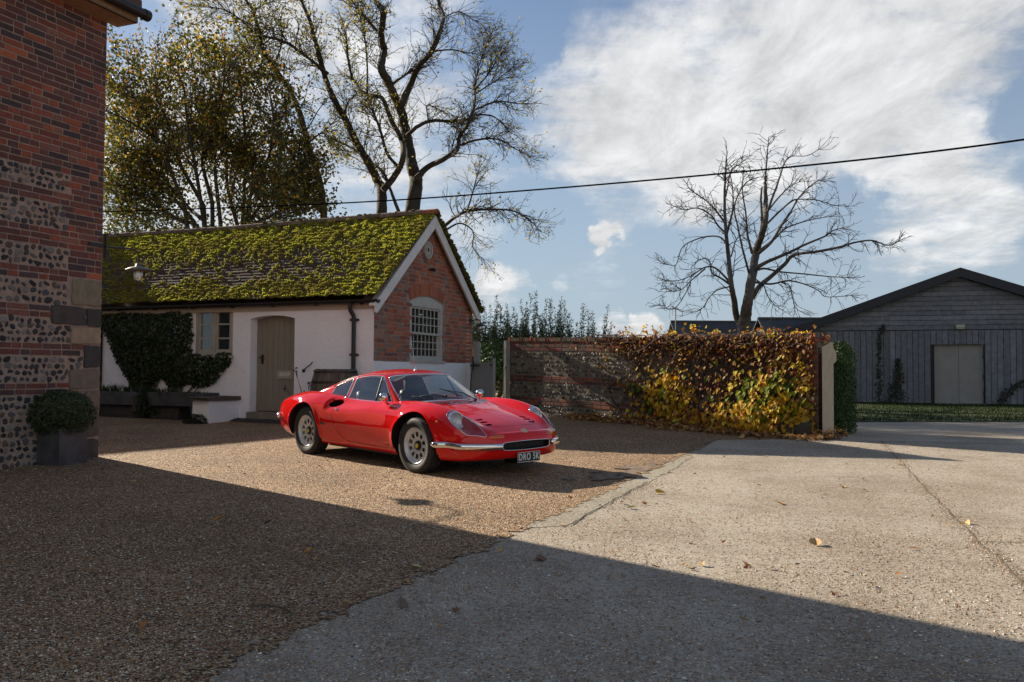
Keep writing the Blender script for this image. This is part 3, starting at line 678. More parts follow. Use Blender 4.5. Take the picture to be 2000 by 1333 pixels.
    f = rbox(Vd[:, 3], al * 2 * math.pi / 10 * .12, .094, .146, -.0200, .0200, .007); _, (Vd, Td) = cut(Vd, Td, f)
    mb.add(Vd[:, :3].tolist(), [tuple(int(i) for i in t) for t in Td])
    P(mb, 'rim', alloy, w0)
    mb = MB(); mb.lathe([(.165, .0), (.001, .0)], (0, 0, 0), ay, 24); mb.lathe([(.052, .030), (.050, .052), (.044, .060), (.001, .062)], (0, 0, 0), ay, 24); P(mb, 'hub', black, w0)
    mb = MB(); mb.lathe([(.026, .061), (.025, .0655), (.001, .0665)], (0, 0, 0), ay, 16); P(mb, 'hub_badge', yellow, w0)
    for x, s in ((WB, -1), (0, 1), (WB, 1)):
        w = wheel(x, s)
        for ch in list(w0.children):
            c = ch.copy(); COL.objects.link(c); c.parent = w; ORG[c.name] = Vector((0, 0, 0))
    return root

def place_car():
    sc = .975
    root = thing('parked_car', (0, 0, 0), 'glossy red vintage sports car with chrome bumpers parked on the gravel', 'car')
    f = Vector((-1.026, 9.263, .22)); r = Vector((-2.559, 10.882, .261))
    h = (f - r).normalized(); n = Vector((0, -.024, 1)).normalized(); n = (n - h * n.dot(h)).normalized(); l = n.cross(h)
    O = (f + r) / 2 + h * (sc * 1.145) + l * (sc * .80)
    make_car(root)
    M = Matrix(((h.x, l.x, n.x, O.x), (h.y, l.y, n.y, O.y), (h.z, l.z, n.z, O.z), (0, 0, 0, 1))) @ Matrix.Scale(sc, 4)
    root.matrix_world = M
    return root
car = place_car()

# ================================================================ ground
def grid_axis(a, b, fine, far):
    l = [-far, -far * .5, -far * .2, -far * .08]; r = [far * .08, far * .2, far * .5, far]
    return np.array([q for q in l if q < a - 1] + list(np.arange(a, b + 1e-6, fine)) + [q for q in r if q > b + 1])
def terrain(x0, x1, y0, y1, fine, far, dz=0., rough=0.):
    xs = grid_axis(x0, x1, fine, far); ys = grid_axis(y0, y1, fine, far)
    X, Y = np.meshgrid(xs, ys, indexing='ij')
    Z = np.array([gz(x, y) for x, y in zip(X.ravel(), Y.ravel())])
    if rough: Z += np.array([rough * noise.fractal(Vector((x * .9, y * .9, 0)), 1.0, 2.0, 3) for x, y in zip(X.ravel(), Y.ravel())])
    return np.stack([X.ravel(), Y.ravel(), Z + dz], 1), grid_tris(len(xs), len(ys), False)
def np_mesh(name, V, T, mt, kind=None, smooth=True):
    a, b, c = (V[T[0][i]] for i in range(3)); nz = np.cross(b - a, c - a)[2]
    if nz < 0: T = T[:, ::-1]
    mb = MB(); mb.add(V[:, :3].tolist(), [tuple(int(i) for i in t) for t in T]); o = mb.build(name, mt, None, smooth)
    if kind: o['kind'] = kind
    return o
def mat_gravel():
    mt, nt, bs, N, L = nodes('gravel'); bs.inputs['Roughness'].default_value = .8; bs.inputs['Specular IOR Level'].default_value = .3
    geo = N('ShaderNodeNewGeometry')
    v = N('ShaderNodeTexVoronoi'); v.inputs['Scale'].default_value = 92; L(geo.outputs['Position'], v.inputs['Vector'])
    v2 = N('ShaderNodeTexVoronoi'); v2.inputs['Scale'].default_value = 180; L(geo.outputs['Position'], v2.inputs['Vector'])
    sx = N('ShaderNodeSeparateColor'); L(v.outputs['Color'], sx.inputs[0])
    cr = N('ShaderNodeValToRGB'); L(sx.outputs[0], cr.inputs[0]); e = cr.color_ramp; e.interpolation = 'CONSTANT'
    cols = [(0, (.035, .026, .020)), (.13, (.13, .078, .042)), (.3, (.28, .165, .082)), (.46, (.38, .235, .12)), (.62, (.48, .31, .165)), (.76, (.34, .14, .05)), (.84, (.60, .44, .27)), (.94, (.74, .63, .47))]
    while len(e.elements) < len(cols): e.elements.new(.5)
    for el, (p, c) in zip(e.elements, cols): el.position = p; el.color = (*c, 1)
    n1 = N('ShaderNodeTexNoise'); n1.inputs['Scale'].default_value = .8; n1.inputs['Detail'].default_value = 7; L(geo.outputs['Position'], n1.inputs['Vector'])
    mr = N('ShaderNodeMapRange'); L(n1.outputs['Fac'], mr.inputs[0]); mr.inputs[1].default_value = .3; mr.inputs[2].default_value = .7; mr.inputs[3].default_value = .72; mr.inputs[4].default_value = 1.15
    mu = N('ShaderNodeVectorMath'); mu.operation = 'SCALE'; L(cr.outputs[0], mu.inputs[0]); L(mr.outputs[0], mu.inputs['Scale'])
    L(mu.outputs[0], bs.inputs['Base Color'])
    ad = N('ShaderNodeMath'); ad.operation = 'MULTIPLY_ADD'; L(v2.outputs['Distance'], ad.inputs[0]); ad.inputs[1].default_value = .5; L(v.outputs['Distance'], ad.inputs[2])
    bp = N('ShaderNodeBump'); bp.invert = True; bp.inputs['Strength'].default_value = 1.0; bp.inputs['Distance'].default_value = .014; L(ad.outputs[0], bp.inputs['Height'])
    n3 = N('ShaderNodeTexNoise'); n3.inputs['Scale'].default_value = 3.2; n3.inputs['Detail'].default_value = 6; n3.inputs['Roughness'].default_value = .62; L(geo.outputs['Position'], n3.inputs['Vector'])
    b2 = N('ShaderNodeBump'); b2.inputs['Distance'].default_value = .075; L(n3.outputs['Fac'], b2.inputs['Height']); L(b2.outputs[0], bp.inputs['Normal']); L(bp.outputs[0], bs.inputs['Normal'])
    return mt
def mat_concrete(name='concrete', base=(.40, .352, .285), dark=(.23, .185, .135)):
    mt, nt, bs, N, L = nodes(name); bs.inputs['Roughness'].default_value = .85; bs.inputs['Specular IOR Level'].default_value = .3
    geo = N('ShaderNodeNewGeometry'); pos = geo.outputs['Position']
    def nz(s, d=6, r=.6):
        n = N('ShaderNodeTexNoise'); n.inputs['Scale'].default_value = s; n.inputs['Detail'].default_value = d; n.inputs['Roughness'].default_value = r; L(pos, n.inputs['Vector']); return n.outputs['Fac']
    def rng(x, a, b, c=0., d=1.):
        m = N('ShaderNodeMapRange'); m.interpolation_type = 'SMOOTHSTEP'; L(x, m.inputs[0]); m.inputs[1].default_value = a; m.inputs[2].default_value = b; m.inputs[3].default_value = c; m.inputs[4].default_value = d; return m.outputs[0]
    def mix(f, a, b, blend='MIX'):
        m = N('ShaderNodeMix'); m.data_type = 'RGBA'; m.blend_type = blend
        if isinstance(f, float): m.inputs[0].default_value = f
        else: L(f, m.inputs[0])
        for i, q in ((6, a), (7, b)):
            if isinstance(q, tuple): m.inputs[i].default_value = (*q, 1)
            else: L(q, m.inputs[i])
        return m.outputs[2]
    c = mix(rng(nz(.9, 8, .65), .36, .68), base, dark)
    c = mix(rng(nz(7, 8, .7), .50, .70, 0, .6), c, (.25, .20, .145))
    c = mix(rng(nz(46, 6, .75), .46, .66, 0, .8), c, (.60, .54, .46))
    c = mix(rng(nz(16, 6, .7), .52, .68, 0, .65), c, (.19, .14, .09))
    c = mix(rng(nz(120, 4, .65), .53, .62, 0, .85), c, (.085, .066, .045))
    # exposed stones and grit, thicker where it has been washed together
    v = N('ShaderNodeTexVoronoi'); v.inputs['Scale'].default_value = 55; L(pos, v.inputs['Vector']); sx = N('ShaderNodeSeparateColor'); L(v.outputs['Color'], sx.inputs[0])
    cl = rng(nz(1.3, 6, .65), .34, .64, .08, .62)
    lt = N('ShaderNodeMath'); lt.operation = 'LESS_THAN'; L(sx.outputs[0], lt.inputs[0]); L(cl, lt.inputs[1])
    l2 = N('ShaderNodeMath'); l2.operation = 'LESS_THAN'; L(v.outputs['Distance'], l2.inputs[0]); l2.inputs[1].default_value = .42
    mm = N('ShaderNodeMath'); mm.operation = 'MULTIPLY'; L(lt.outputs[0], mm.inputs[0]); L(l2.outputs[0], mm.inputs[1])
    cr = N('ShaderNodeValToRGB'); L(sx.outputs[1], cr.inputs[0]); e = cr.color_ramp
    for k, q in enumerate([(.07, .05, .035), (.26, .15, .08), (.40, .28, .17), (.50, .43, .34)]):
        if k > 1: e.elements.new(.5)
    for el, p, q in zip(e.elements, (0, .35, .7, 1), [(.07, .05, .035), (.26, .15, .08), (.40, .28, .17), (.50, .43, .34)]): el.position = p; el.color = (*q, 1)
    c = mix(mm.outputs[0], c, cr.outputs[0]); L(c, bs.inputs['Base Color'])
    hh = N('ShaderNodeMath'); hh.operation = 'MULTIPLY_ADD'; L(mm.outputs[0], hh.inputs[0]); hh.inputs[1].default_value = .8; L(nz(60, 6, .7), hh.inputs[2])
    bp = N('ShaderNodeBump'); bp.inputs['Distance'].default_value = .007; L(hh.outputs[0], bp.inputs['Height']); L(bp.outputs[0], bs.inputs['Normal'])
    return mt
M_GRAVEL = mat_gravel(); M_CONC = mat_concrete()
M_DIRT = pm('dirt', (.045, .038, .028), (.12, .09, .055), scale=40, rough=.9, bump=.006, bscale=80)
M_JOINT = pm('joint_grit', (.10, .078, .05), (.24, .17, .10), scale=60, rough=.95, bump=.006, bscale=90)
V, T = terrain(-16, 16, -6, 30, .2, 1500, rough=.004); np_mesh('ground', V, T, M_GRAVEL, 'structure')
def jag(x, y, s=2.2, a=.12): return a * noise.fractal(Vector((x * s, y * s, 3.3)), .8, 2, 4)
conc_poly = [(-5.2, -4), (-1.36, 3.40), (.0, 6.28), (1.20, 8.78), (2.95, 12.72), (4.2, 12.95), (5.2, 13.6), (7.0, 19.0), (9.5, 19.35), (16, 19.9), (16, -4)]
edge_poly = [(.02, 6.33), (1.20, 8.78), (2.2, 11.05), (2.25, 10.85), (1.75, 9.5), (1.33, 8.62), (.95, 7.75), (.42, 6.5)]
def patch(name, poly, mt, dz, fine, a, kind='structure', s=2.2):
    P = np.array(poly); V, T = terrain(P[:, 0].min() - .3, P[:, 0].max() + .3, P[:, 1].min() - .3, P[:, 1].max() + .3, fine, 1, dz)
    f = sdf_poly(V[:, :2], P) + np.array([jag(x, y, s, a) for x, y in V[:, :2]])
    (v, t), _ = cut(V, T, f); return np_mesh(name, v, t, mt, kind)
patch('concrete_yard', conc_poly, M_CONC, .010, .06, .05, s=6)
patch('concrete_margin', edge_poly, mat_concrete('old_concrete', (.33, .315, .25), (.22, .20, .145)), .0130, .03, .035, s=7)
spill = smooth_poly([(-1.9, 2.4), (-1.40, 3.40), (-.05, 6.28), (1.15, 8.78), (2.85, 12.62), (2.93, 12.62), (1.22, 8.80), (.05, 6.26), (-1.25, 3.40), (-1.75, 2.4)], 4)
patch('gravel_spill', spill, M_GRAVEL, .0160, .025, .10, s=11)
def joint(name, pts, w, mt=M_DIRT, dz=.0155, wob=.03):
    q = smooth_poly(pts, 14, closed=False); mb = MB(); vs = []
    for i, p in enumerate(q):
        t = q[min(i + 1, len(q) - 1)] - q[max(i - 1, 0)]; t = t / np.hypot(*t); nn = np.array([-t[1], t[0]])
        o = wob * noise.noise(Vector((p[0] * 3, p[1] * 3, 1))); ww = w * (.55 + .9 * abs(noise.noise(Vector((p[0] * 5, p[1] * 5, 7)))))
        for sgn in (-1, 1): r = p + nn * (o + sgn * ww); vs.append((r[0], r[1], gz(*r) + dz))
    mb.add(vs, [(2 * i, 2 * i + 1, 2 * i + 3, 2 * i + 2) for i in range(len(q) - 1)]); o = mb.build(name, mt); o['kind'] = 'structure'; return o
joint('concrete_joint', [(5.45, 12.9), (5.29, 12.42), (4.60, 10.3), (4.02, 8.56), (3.65, 7.4), (3.28, 6.22), (2.89, 4.94), (2.4, 3.2)], .0055, M_JOINT, wob=.02)
joint('concrete_joint', [(3.22, 6.02), (3.8, 5.98), (4.6, 6.0), (6, 5.9), (9, 5.9)], .007, M_JOINT)
joint('concrete_crack', [(.43, 6.52), (.62, 6.98), (.95, 7.75), (1.14, 8.15), (1.33, 8.62)], .007, wob=.05)
joint('drain_channel', [(4.95, 12.60), (6.0, 12.50), (7.3, 12.40), (10, 12.3), (15.5, 12.2)], .028, pm('drain_dark', (.012, .012, .012), rough=.8), .027, 0)
joint('drain_channel', [(5.2, 13.35), (7.5, 13.2), (15.5, 12.95)], .016, bpy.data.materials['drain_dark'], .027, 0)
# damp patches of bare soil beside the concrete
M_SOIL = pm('bare_soil', (.07, .056, .045), (.24, .16, .095), scale=9, rough=.9, bump=.008, bscale=60)
patch('soil_patch', [(.95, 8.9), (1.45, 9.2), (1.95, 10.2), (1.65, 10.1), (1.15, 9.5), (.75, 9.0)], M_SOIL, .010, .045, .42, s=4.5)
# lawn in front of the barn
lawn_poly = [(6.4, 19.0), (9.5, 19.4), (16, 20.0), (30, 21.5), (30, 30.5), (16.2, 30.7), (9, 33.3), (6, 33.3)]
patch('lawn', lawn_poly, pm('turf', (.022, .036, .009), (.040, .052, .015), scale=3, rough=.9, bump=.02, bscale=60), .02, .4, .12)
mb = MB(); P = np.array(lawn_poly)
for _ in range(26000):
    x = U(6.3, 22); y = U(19.05, 32)
    if y > 30.6 - (x - 16.2) * .33: continue
    if y < 19.0 + (x - 6.4) * .11 + .1: continue
    h = U(.03, .075); a = U(0, 6.28); c = rnd.choice([(.020, .040, .007), (.028, .048, .009), (.040, .050, .013), (.018, .030, .007)])
    z = gz(x, y) + .02; w = .010
    mb.add([(x - w * math.cos(a), y - w * math.sin(a), z), (x + w * math.cos(a), y + w * math.sin(a), z), (x + U(-.03, .03), y + U(-.03, .03), z + h)], [(0, 1, 2)], c)
tag(mb.build('grass', pm('grass_blades', (1, 1, 1), rough=.9, tint=True, trans=.3, spec=.05)), kind='stuff')
# loose stones lying over the gravel and washed onto the concrete
def pebbles():
    mb = MB(); oc = [(1, 0, 0), (0, 1, 0), (-1, 0, 0), (0, -1, 0), (0, 0, 1)]; of = [(0, 1, 4), (1, 2, 4), (2, 3, 4), (3, 0, 4)]
    pal = [(.42, .31, .20), (.30, .19, .11), (.55, .46, .35), (.16, .12, .09), (.36, .17, .08), (.66, .60, .50), (.24, .19, .15), (.38, .26, .16)]
    JP = [((5.29, 12.42), (4.02, 8.56)), ((4.02, 8.56), (3.28, 6.22)), ((3.28, 6.22), (2.89, 4.94)), ((2.89, 4.94), (2.4, 3.2)), ((3.22, 6.02), (4.6, 6.0)), ((.2, 6.4), (1.4, 8.6))]
    n = 0
    while n < 78000:
        y = 2.9 + 10.5 * U(0, 1) ** (1.7 if n < 30000 else 2.6); x = U(-.64, .64) * y
        d = (x - .0) * .905 - (y - 6.28) * .426         # signed distance right of the concrete edge
        if d > .1:
            k = noise.noise(Vector((x * 1.1, y * 1.1, 5))); pr = .22 + max(0, k) * .6 + .6 * math.exp(-d / .35) + .25 * math.exp(-abs(y - 4.6) / 1.6)
            if U(0, 1) > pr: continue
        elif U(0, 1) < .25: continue
        n += 1
        if d > .1 and U(0, 1) < .16:
            q = rnd.choice(JP); k = U(0, 1); x = q[0][0] + (q[1][0] - q[0][0]) * k + rnd.gauss(0, .05); y = q[0][1] + (q[1][1] - q[0][1]) * k + rnd.gauss(0, .05)
        r = U(.0025, .0062) * (1 if U(0, 1) < .93 else 1.6); a = U(0, 3.14); ca, sa = math.cos(a), math.sin(a); sx = U(.7, 1.5)
        z = gz(x, y) + (.011 if d > 0 else .002); c = rnd.choice(pal); k = U(.75, 1.2)
        mb.add([(x + (p[0] * sx * ca - p[1] * sa) * r * U(.8, 1.2), y + (p[0] * sx * sa + p[1] * ca) * r * U(.8, 1.2), z + (p[2] * .75 + .06) * r) for p in oc], of, tuple(min(.8, q * k) for q in c))
    tag(mb.build('loose_gravel', pm('pebbles', (1, 1, 1), rough=.75, tint=True)), kind='stuff')
pebbles()

# ================================================================ masonry built brick by brick
RED = [(.26, .070, .038), (.22, .060, .038), (.19, .055, .038), (.31, .090, .040), (.16, .052, .042), (.21, .085, .062)]
DARKB = [(.105, .045, .038), (.085, .042, .04), (.06, .04, .042), (.13, .05, .038), (.15, .062, .05)]
def brick(mb, o, u, n, u0, u1, z0, z1, d, col):
    j = lambda: U(-.0025, .0025)
    d = d * .55; p = [(u0 + j(), z0 + j()), (u1 + j(), z0 + j()), (u1 + j(), z1 + j()), (u0 + j(), z1 + j())]; b = .003; dd = d + U(-.002, .002)
    ce = ((u0 + u1) / 2, (z0 + z1) / 2)
    A0 = [o + u * a + UP * z + n * (-.01) for a, z in p]; A1 = [o + u * a + UP * z + n * (dd - b) for a, z in p]
    A2 = [o + u * (a + (b if a < ce[0] else -b)) + UP * (z + (b if z < ce[1] else -b)) + n * (dd + U(-.0008, .0008)) for a, z in p]
    fs = [(8, 9, 10, 11)] + [(i, (i + 1) % 4, 4 + (i + 1) % 4, 4 + i) for i in range(4)] + [(4 + i, 4 + (i + 1) % 4, 8 + (i + 1) % 4, 8 + i) for i in range(4)]
    if u.cross(UP).dot(n) < 0: fs = [f[::-1] for f in fs]
    mb.add(A0 + A1 + A2, fs, col)
def pick(dark):
    c = rnd.choice(DARKB if U(0, 1) < dark else RED); k = U(.8, 1.2); return tuple(q * k for q in c)
def course(mb, o, u, n, u0, u1, z, h, L=.225, H=.11, dark=.35, d=.012, mort=.016, flem=.5, skip=None, colf=None):
    x = u0 - U(0, L) * .0; st = U(0, 1) < .5
    while x < u1 - .02:
        w = (L if st else H) * U(.95, 1.05); e = min(x + w, u1)
        if u1 - e < .05: e = u1
        if not (skip and skip((x + e) / 2, z + h / 2)):
            brick(mb, o, u, n, x + mort / 2, e - mort / 2, z + mort / 2, z + h - mort / 2, d, colf((x + e) / 2, z) if colf else pick(dark))
        x = e; st = (not st) if U(0, 1) < flem + .3 else st
def flint(mb, o, u, n, cu, cz, rx, rz, col, prot=.013):
    k = rnd.randint(5, 8); a0 = U(0, 6.28); ring = []; r2 = []; ro = U(-.5, .5); cr_, sr = math.cos(ro), math.sin(ro); ox, oz = U(-.2, .2), U(-.2, .2)
    for i in range(k):
        a = a0 + 6.283 * (i + U(-.25, .25)) / k; q = U(.66, 1.18); ex, ez = math.cos(a) * rx, math.sin(a) * rz; ex, ez = ex * cr_ - ez * sr, ex * sr + ez * cr_; ring.append(o + u * (cu + ex * q) + UP * (cz + ez * q) + n * (-.004))
        q2 = q * U(.5, .85); r2.append(o + u * (cu + ex * q2 + ox * rx) + UP * (cz + ez * q2 + oz * rz) + n * (prot * U(.3, 1.1)))
    fs = [tuple(k + i for i in range(k))] + [(i, (i + 1) % k, k + (i + 1) % k, k + i) for i in range(k)]
    if u.cross(UP).dot(n) < 0: fs = [f[::-1] for f in fs]
    mb.add(ring + r2, fs, col)
FL = [(.022, .023, .028), (.035, .036, .041), (.06, .06, .065), (.10, .10, .10), (.17, .16, .145), (.085, .062, .04), (.03, .03, .032), (.05, .05, .055)]
def flints(mb, o, u, n, u0, u1, z0, z1, skip=None, pal=FL, rows=None, size=1., dens=1.):
    rows = rows or max(1, round((z1 - z0) / (.078 * size))); hh = (z1 - z0) / rows
    for r in range(rows):
        x = u0 + U(0, .03)
        while x < u1 - .03:
            rx = U(.022, .062) * size; rz = min(hh * .60, U(.024, .046) * size)
            if U(0, 1) < dens and not (skip and skip(x + rx, z0 + (r + .5) * hh)):
                c = rnd.choice(pal); k = U(.7, 1.25); flint(mb, o, u, n, x + rx, z0 + (r + .5) * hh + U(-.013, .013), rx, rz, tuple(q * k for q in c))
            x += rx * 1.85 + U(.0, .018) * size
M_BRICK = pm('brick', (.80, .80, .80), (1.18, 1.12, 1.08), scale=26, rough=.85, bump=.004, bscale=140, tint=True)
M_FLINT = pm('flint', (.8, .8, .8), (1.2, 1.2, 1.2), scale=35, spec=.28, rough=.55, bump=.002, bscale=60, tint=True)
M_MORT = pm('lime_mortar', (.36, .265, .205), (.24, .185, .15), scale=9, rough=.95, bump=.010, bscale=55)
M_STONE = pm('dressed_stone', (.75, .75, .75), (1.15, 1.12, 1.05), scale=9, rough=.9, bump=.006, bscale=70, tint=True)

# ================================================================ brick and flint house on the left
HC = Vector((-4.985, 10.535, .20)); HN = Vector((A.y, -A.x, 0))      # corner, outward normal of the face we see
def make_house():
    root = thing('brick_house', HC, 'tall house of red brick banded with knapped flint at the left edge', 'house')
    TOP = 5.56; zb = .0
    mb = MB(); DL, DB = 14.0, 7.0
    # main block (mortar core), gable walls and an unseen ridged block added to shade the cottage roof
    o = HC.copy(); o.z = -.2
    mb.prism([(0, 0), (DL, 0), (DL, DB), (0, DB)], o, -A, B, (0, 0, TOP + .2))
    for w in (0.0, DL - .3):
        p = o - A * w; mb.prism([(0, TOP), (DB, TOP), (DB / 2, TOP + 3.2)], Vector((p.x, p.y, 0)), B, UP, -A * .3)
    sx = Vector((SDIR.x, SDIR.y, 0)).normalized(); cx = Vector((.682, .731, 0))
    w0 = sx * 22 + cx * (-1.0); mb.prism([(0, 0), (9.55, 0), (9.55, 4), (0, 4)], Vector((w0.x, w0.y, -.2)), cx, sx, (0, 0, 4.5))
    for c in (0, 9.25): p = w0 + cx * c; mb.prism([(0, 4.28), (4, 4.28), (2, 6.05)], Vector((p.x, p.y, 0)), sx, UP, cx * .3)
    mb.build('wall', M_MORT, root)
    # face: courses and bands
    bk = MB(); fl = MB(); st = MB(); o = Vector((HC.x, HC.y, 0)) + HN * .001; u = A; WL = 3.2
    bands = [('f', .14, 1.017), ('b', 1.017, 1.15), ('f', 1.15, 1.455), ('b', 1.455, 1.60), ('f', 1.60, 1.885), ('b', 1.885, 2.03), ('f', 2.03, 2.31), ('b', 2.31, 2.455), ('f', 2.455, 2.70),
             ('b', 2.70, 2.91), ('f', 2.91, 3.20), ('b', 3.20, 3.345), ('f', 3.345, 3.57), ('b', 3.57, TOP)]
    stones = [(-.43, -.01, 2.06, 2.37, (.20, .18, .125)), (-.70, -.23, 1.82, 2.045, (.065, .055, .053)), (-.215, -.005, 1.81, 2.03, (.052, .05, .05)), (-.43, -.01, 1.60, 1.80, (.30, .235, .165)),
              (-.24, -.005, 1.32, 1.585, (.05, .049, .05)), (-.44, -.01, 1.065, 1.305, (.165, .135, .115)), (-.21, -.005, .80, 1.055, (.16, .125, .105)), (-.42, -.22, .98, 1.05, (.17, .15, .13)), (-.38, -.01, .50, .78, (.10, .09, .08)), (-.30, -.01, .16, .48, (.08, .07, .065))]
    def in_stone(x, z): return any(a - .015 < x < b + .015 and c - .02 < z < d + .02 for a, b, c, d, _ in stones)
    for a, b, c, d, col in stones:
        j = lambda: U(-.012, .012)
        p = smooth_poly([(a + .012 + j(), c + .012 + j()), ((a + b) / 2, c + .008), (b - .004, c + .012 + j()), (b - .004, (c + d) / 2), (b - .004, d - .012 + j()), ((a + b) / 2, d - .008), (a + .012 + j(), d - .012 + j()), (a + .008, (c + d) / 2)], 2)
        ce = p.mean(0); q = ce + (p - ce) * .96; k = len(p)
        vs = [o + u * x + UP * z - HN * .02 for x, z in p] + [o + u * x + UP * z + HN * .012 for x, z in p] + [o + u * x + UP * z + HN * (.020 + U(-.002, .002)) for x, z in q]
        st.add(vs, [tuple(2 * k + i for i in range(k))] + [(r * k + i, r * k + (i + 1) % k, (r + 1) * k + (i + 1) % k, (r + 1) * k + i) for r in (0, 1) for i in range(k)], col)
    H = .0745
    for kind, z0, z1 in bands:
        if kind == 'b':
            n = max(1, round((z1 - z0) / H)); h = (z1 - z0) / n
            for i in range(n):
                z = z0 + i * h
                course(bk, o, u, HN, -WL, -.002, z, h, L=.262, H=.128, dark=.66, skip=in_stone)
        else:
            q0 = -.52 if z0 > 2.4 else (-.46 if z0 > 1.0 else -.30)
            flints(fl, o, u, HN, -WL, q0, z0 + .005, z1 - .005, skip=in_stone)
            if z0 > 2.4:       # brick quoin beside the flint
                n = round((z1 - z0) / H); h = (z1 - z0) / n
                for i in range(n): course(bk, o, u, HN, -.52 + U(-.09, .06), -.002, z0 + i * h, h, L=.262, H=.128, dark=.7, skip=in_stone)
            elif z0 > 1.0: flints(fl, o, u, HN, q0, -.06, z0 + .005, z1 - .005, skip=lambda x, z: in_stone(x, z) or x > -.05)
            else: flints(fl, o, u, HN, q0, -.03, z0 + .005, z1 - .005, skip=in_stone)
    bk.build('brickwork', M_BRICK, root); fl.build('flintwork', M_FLINT, root); st.build('quoin_stones', M_STONE, root)
    # eaves: soffit board, gutter, roof
    mb = MB(); e0 = Vector((HC.x, HC.y, TOP)) + A * .17; L = DL + .3
    mb.box(e0 - HN * .02, -A * L, HN * .34, UP * .03); mb.box(e0 + HN * .29, -A * L, HN * .03, UP * .16 + HN * 0)
    mb.box(e0 + A * .0 - HN * .02 + UP * .031, -A * .03, HN * .30, UP * .13); mb.build('eaves_board', pm('old_timber', (.36, .24, .14), (.26, .18, .11), scale=12, rough=.8), root)
    mb = MB(); g = e0 + HN * .385 + UP * .115
    mb.tube([g + A * .10, g - A * L], .062, 12); mb.tube([g + A * .10, g + A * .02], .070, 12)
    for k in range(1, 8): mb.tube([g - A * (k * 1.8), g - A * (k * 1.8 + .05)], .068, 12)
    mb.build('gutter', pm('black_iron', (.012, .012, .013), rough=.42), root)
    mb = MB(); sl = Vector((0, 0, 3.2)) + B * (DB / 2); eo = e0 + HN * .36 + UP * .16
    mb.box(eo + A * .02, -A * (L + .1), B * (DB / 2 + .36) + UP * (3.2 * (1 + .36 / (DB / 2))), UP * .12)
    r0 = eo + A * .02 + B * (DB + .72); mb.box(r0, -A * (L + .1), -B * (DB / 2 + .36) + UP * (3.2 * (1 + .36 / (DB / 2))), UP * .12)
    r = Vector((w0.x, w0.y, 4.28)); mb.box(r - cx * .1, cx * 9.75, sx * 2 + UP * 1.77, UP * .1); mb.box(r + sx * 4 - cx * .1, cx * 9.75, -sx * 2 + UP * 1.77, UP * .1)  # roof of the unseen block, placed for the shade it casts
    mb.build('roof', pm('clay_roof', (.12, .06, .045), (.07, .05, .045), scale=5, rough=.85, bump=.02, bscale=18), root)
make_house()
# bracket lamp on the corner of the house
def house_lamp():
    b = Vector((HC.x, HC.y, 0)) - A * .09 + UP * 2.80 + HN * .02
    root = thing('wall_lamp', b, 'wide dished lamp with a glass jar bulb on a black bracket at the house corner', 'wall lamp')
    iron = pm('lamp_iron', (.015, .015, .016), rough=.5); zinc = pm('galvanised', (.20, .19, .175), (.12, .115, .11), scale=20, rough=.5, metal=.4)
    mb = MB(); d = A
    pts = smooth_poly([tuple(b - A * .10), tuple(b + A * .14), tuple(b + A * .22 + UP * .0), tuple(b + A * .40 + UP * .015), tuple(b + A * .56 + UP * .02), tuple(b + A * .63 - UP * .03), tuple(b + A * .64 - UP * .16)], 6, closed=False)
    mb.tube(pts.tolist(), .011, 8); mb.cbox(b - A * .02, A * .2, HN * .02, UP * .04); mb.cbox(b + A * .11, A * .015, HN * .05, UP * .30)
    mb.build('bracket', iron, root)
    c = b + A * .64 - UP * .18
    mb = MB(); mb.lathe([(.02, .03), (.035, .02), (.04, -.005), (.10, -.02), (.155, -.048), (.160, -.056), (.152, -.052), (.10, -.028), (.03, -.02)], c, (0, 0, 1), 32); mb.lathe([(.05, -.02), (.05, -.06), (.046, -.065)], c, (0, 0, 1), 20); mb.build('shade', zinc, root, True)
    mb = MB(); mb.lathe([(.050, -.055), (.058, -.09), (.058, -.14), (.050, -.175), (.030, -.198), (.002, -.206)], c, (0, 0, 1), 24); mb.build('glass_jar', glass('jar_glass', (.85, .88, .88), .18, .05), root, True)
    mb = MB(); mb.lathe([(.018, -.06), (.018, -.085), (.030, -.11), (.031, -.13), (.02, -.152), (.002, -.158)], c, (0, 0, 1), 16); mb.build('bulb', pm('frosted_bulb', (.7, .7, .68), rough=.3), root, True)
house_lamp()
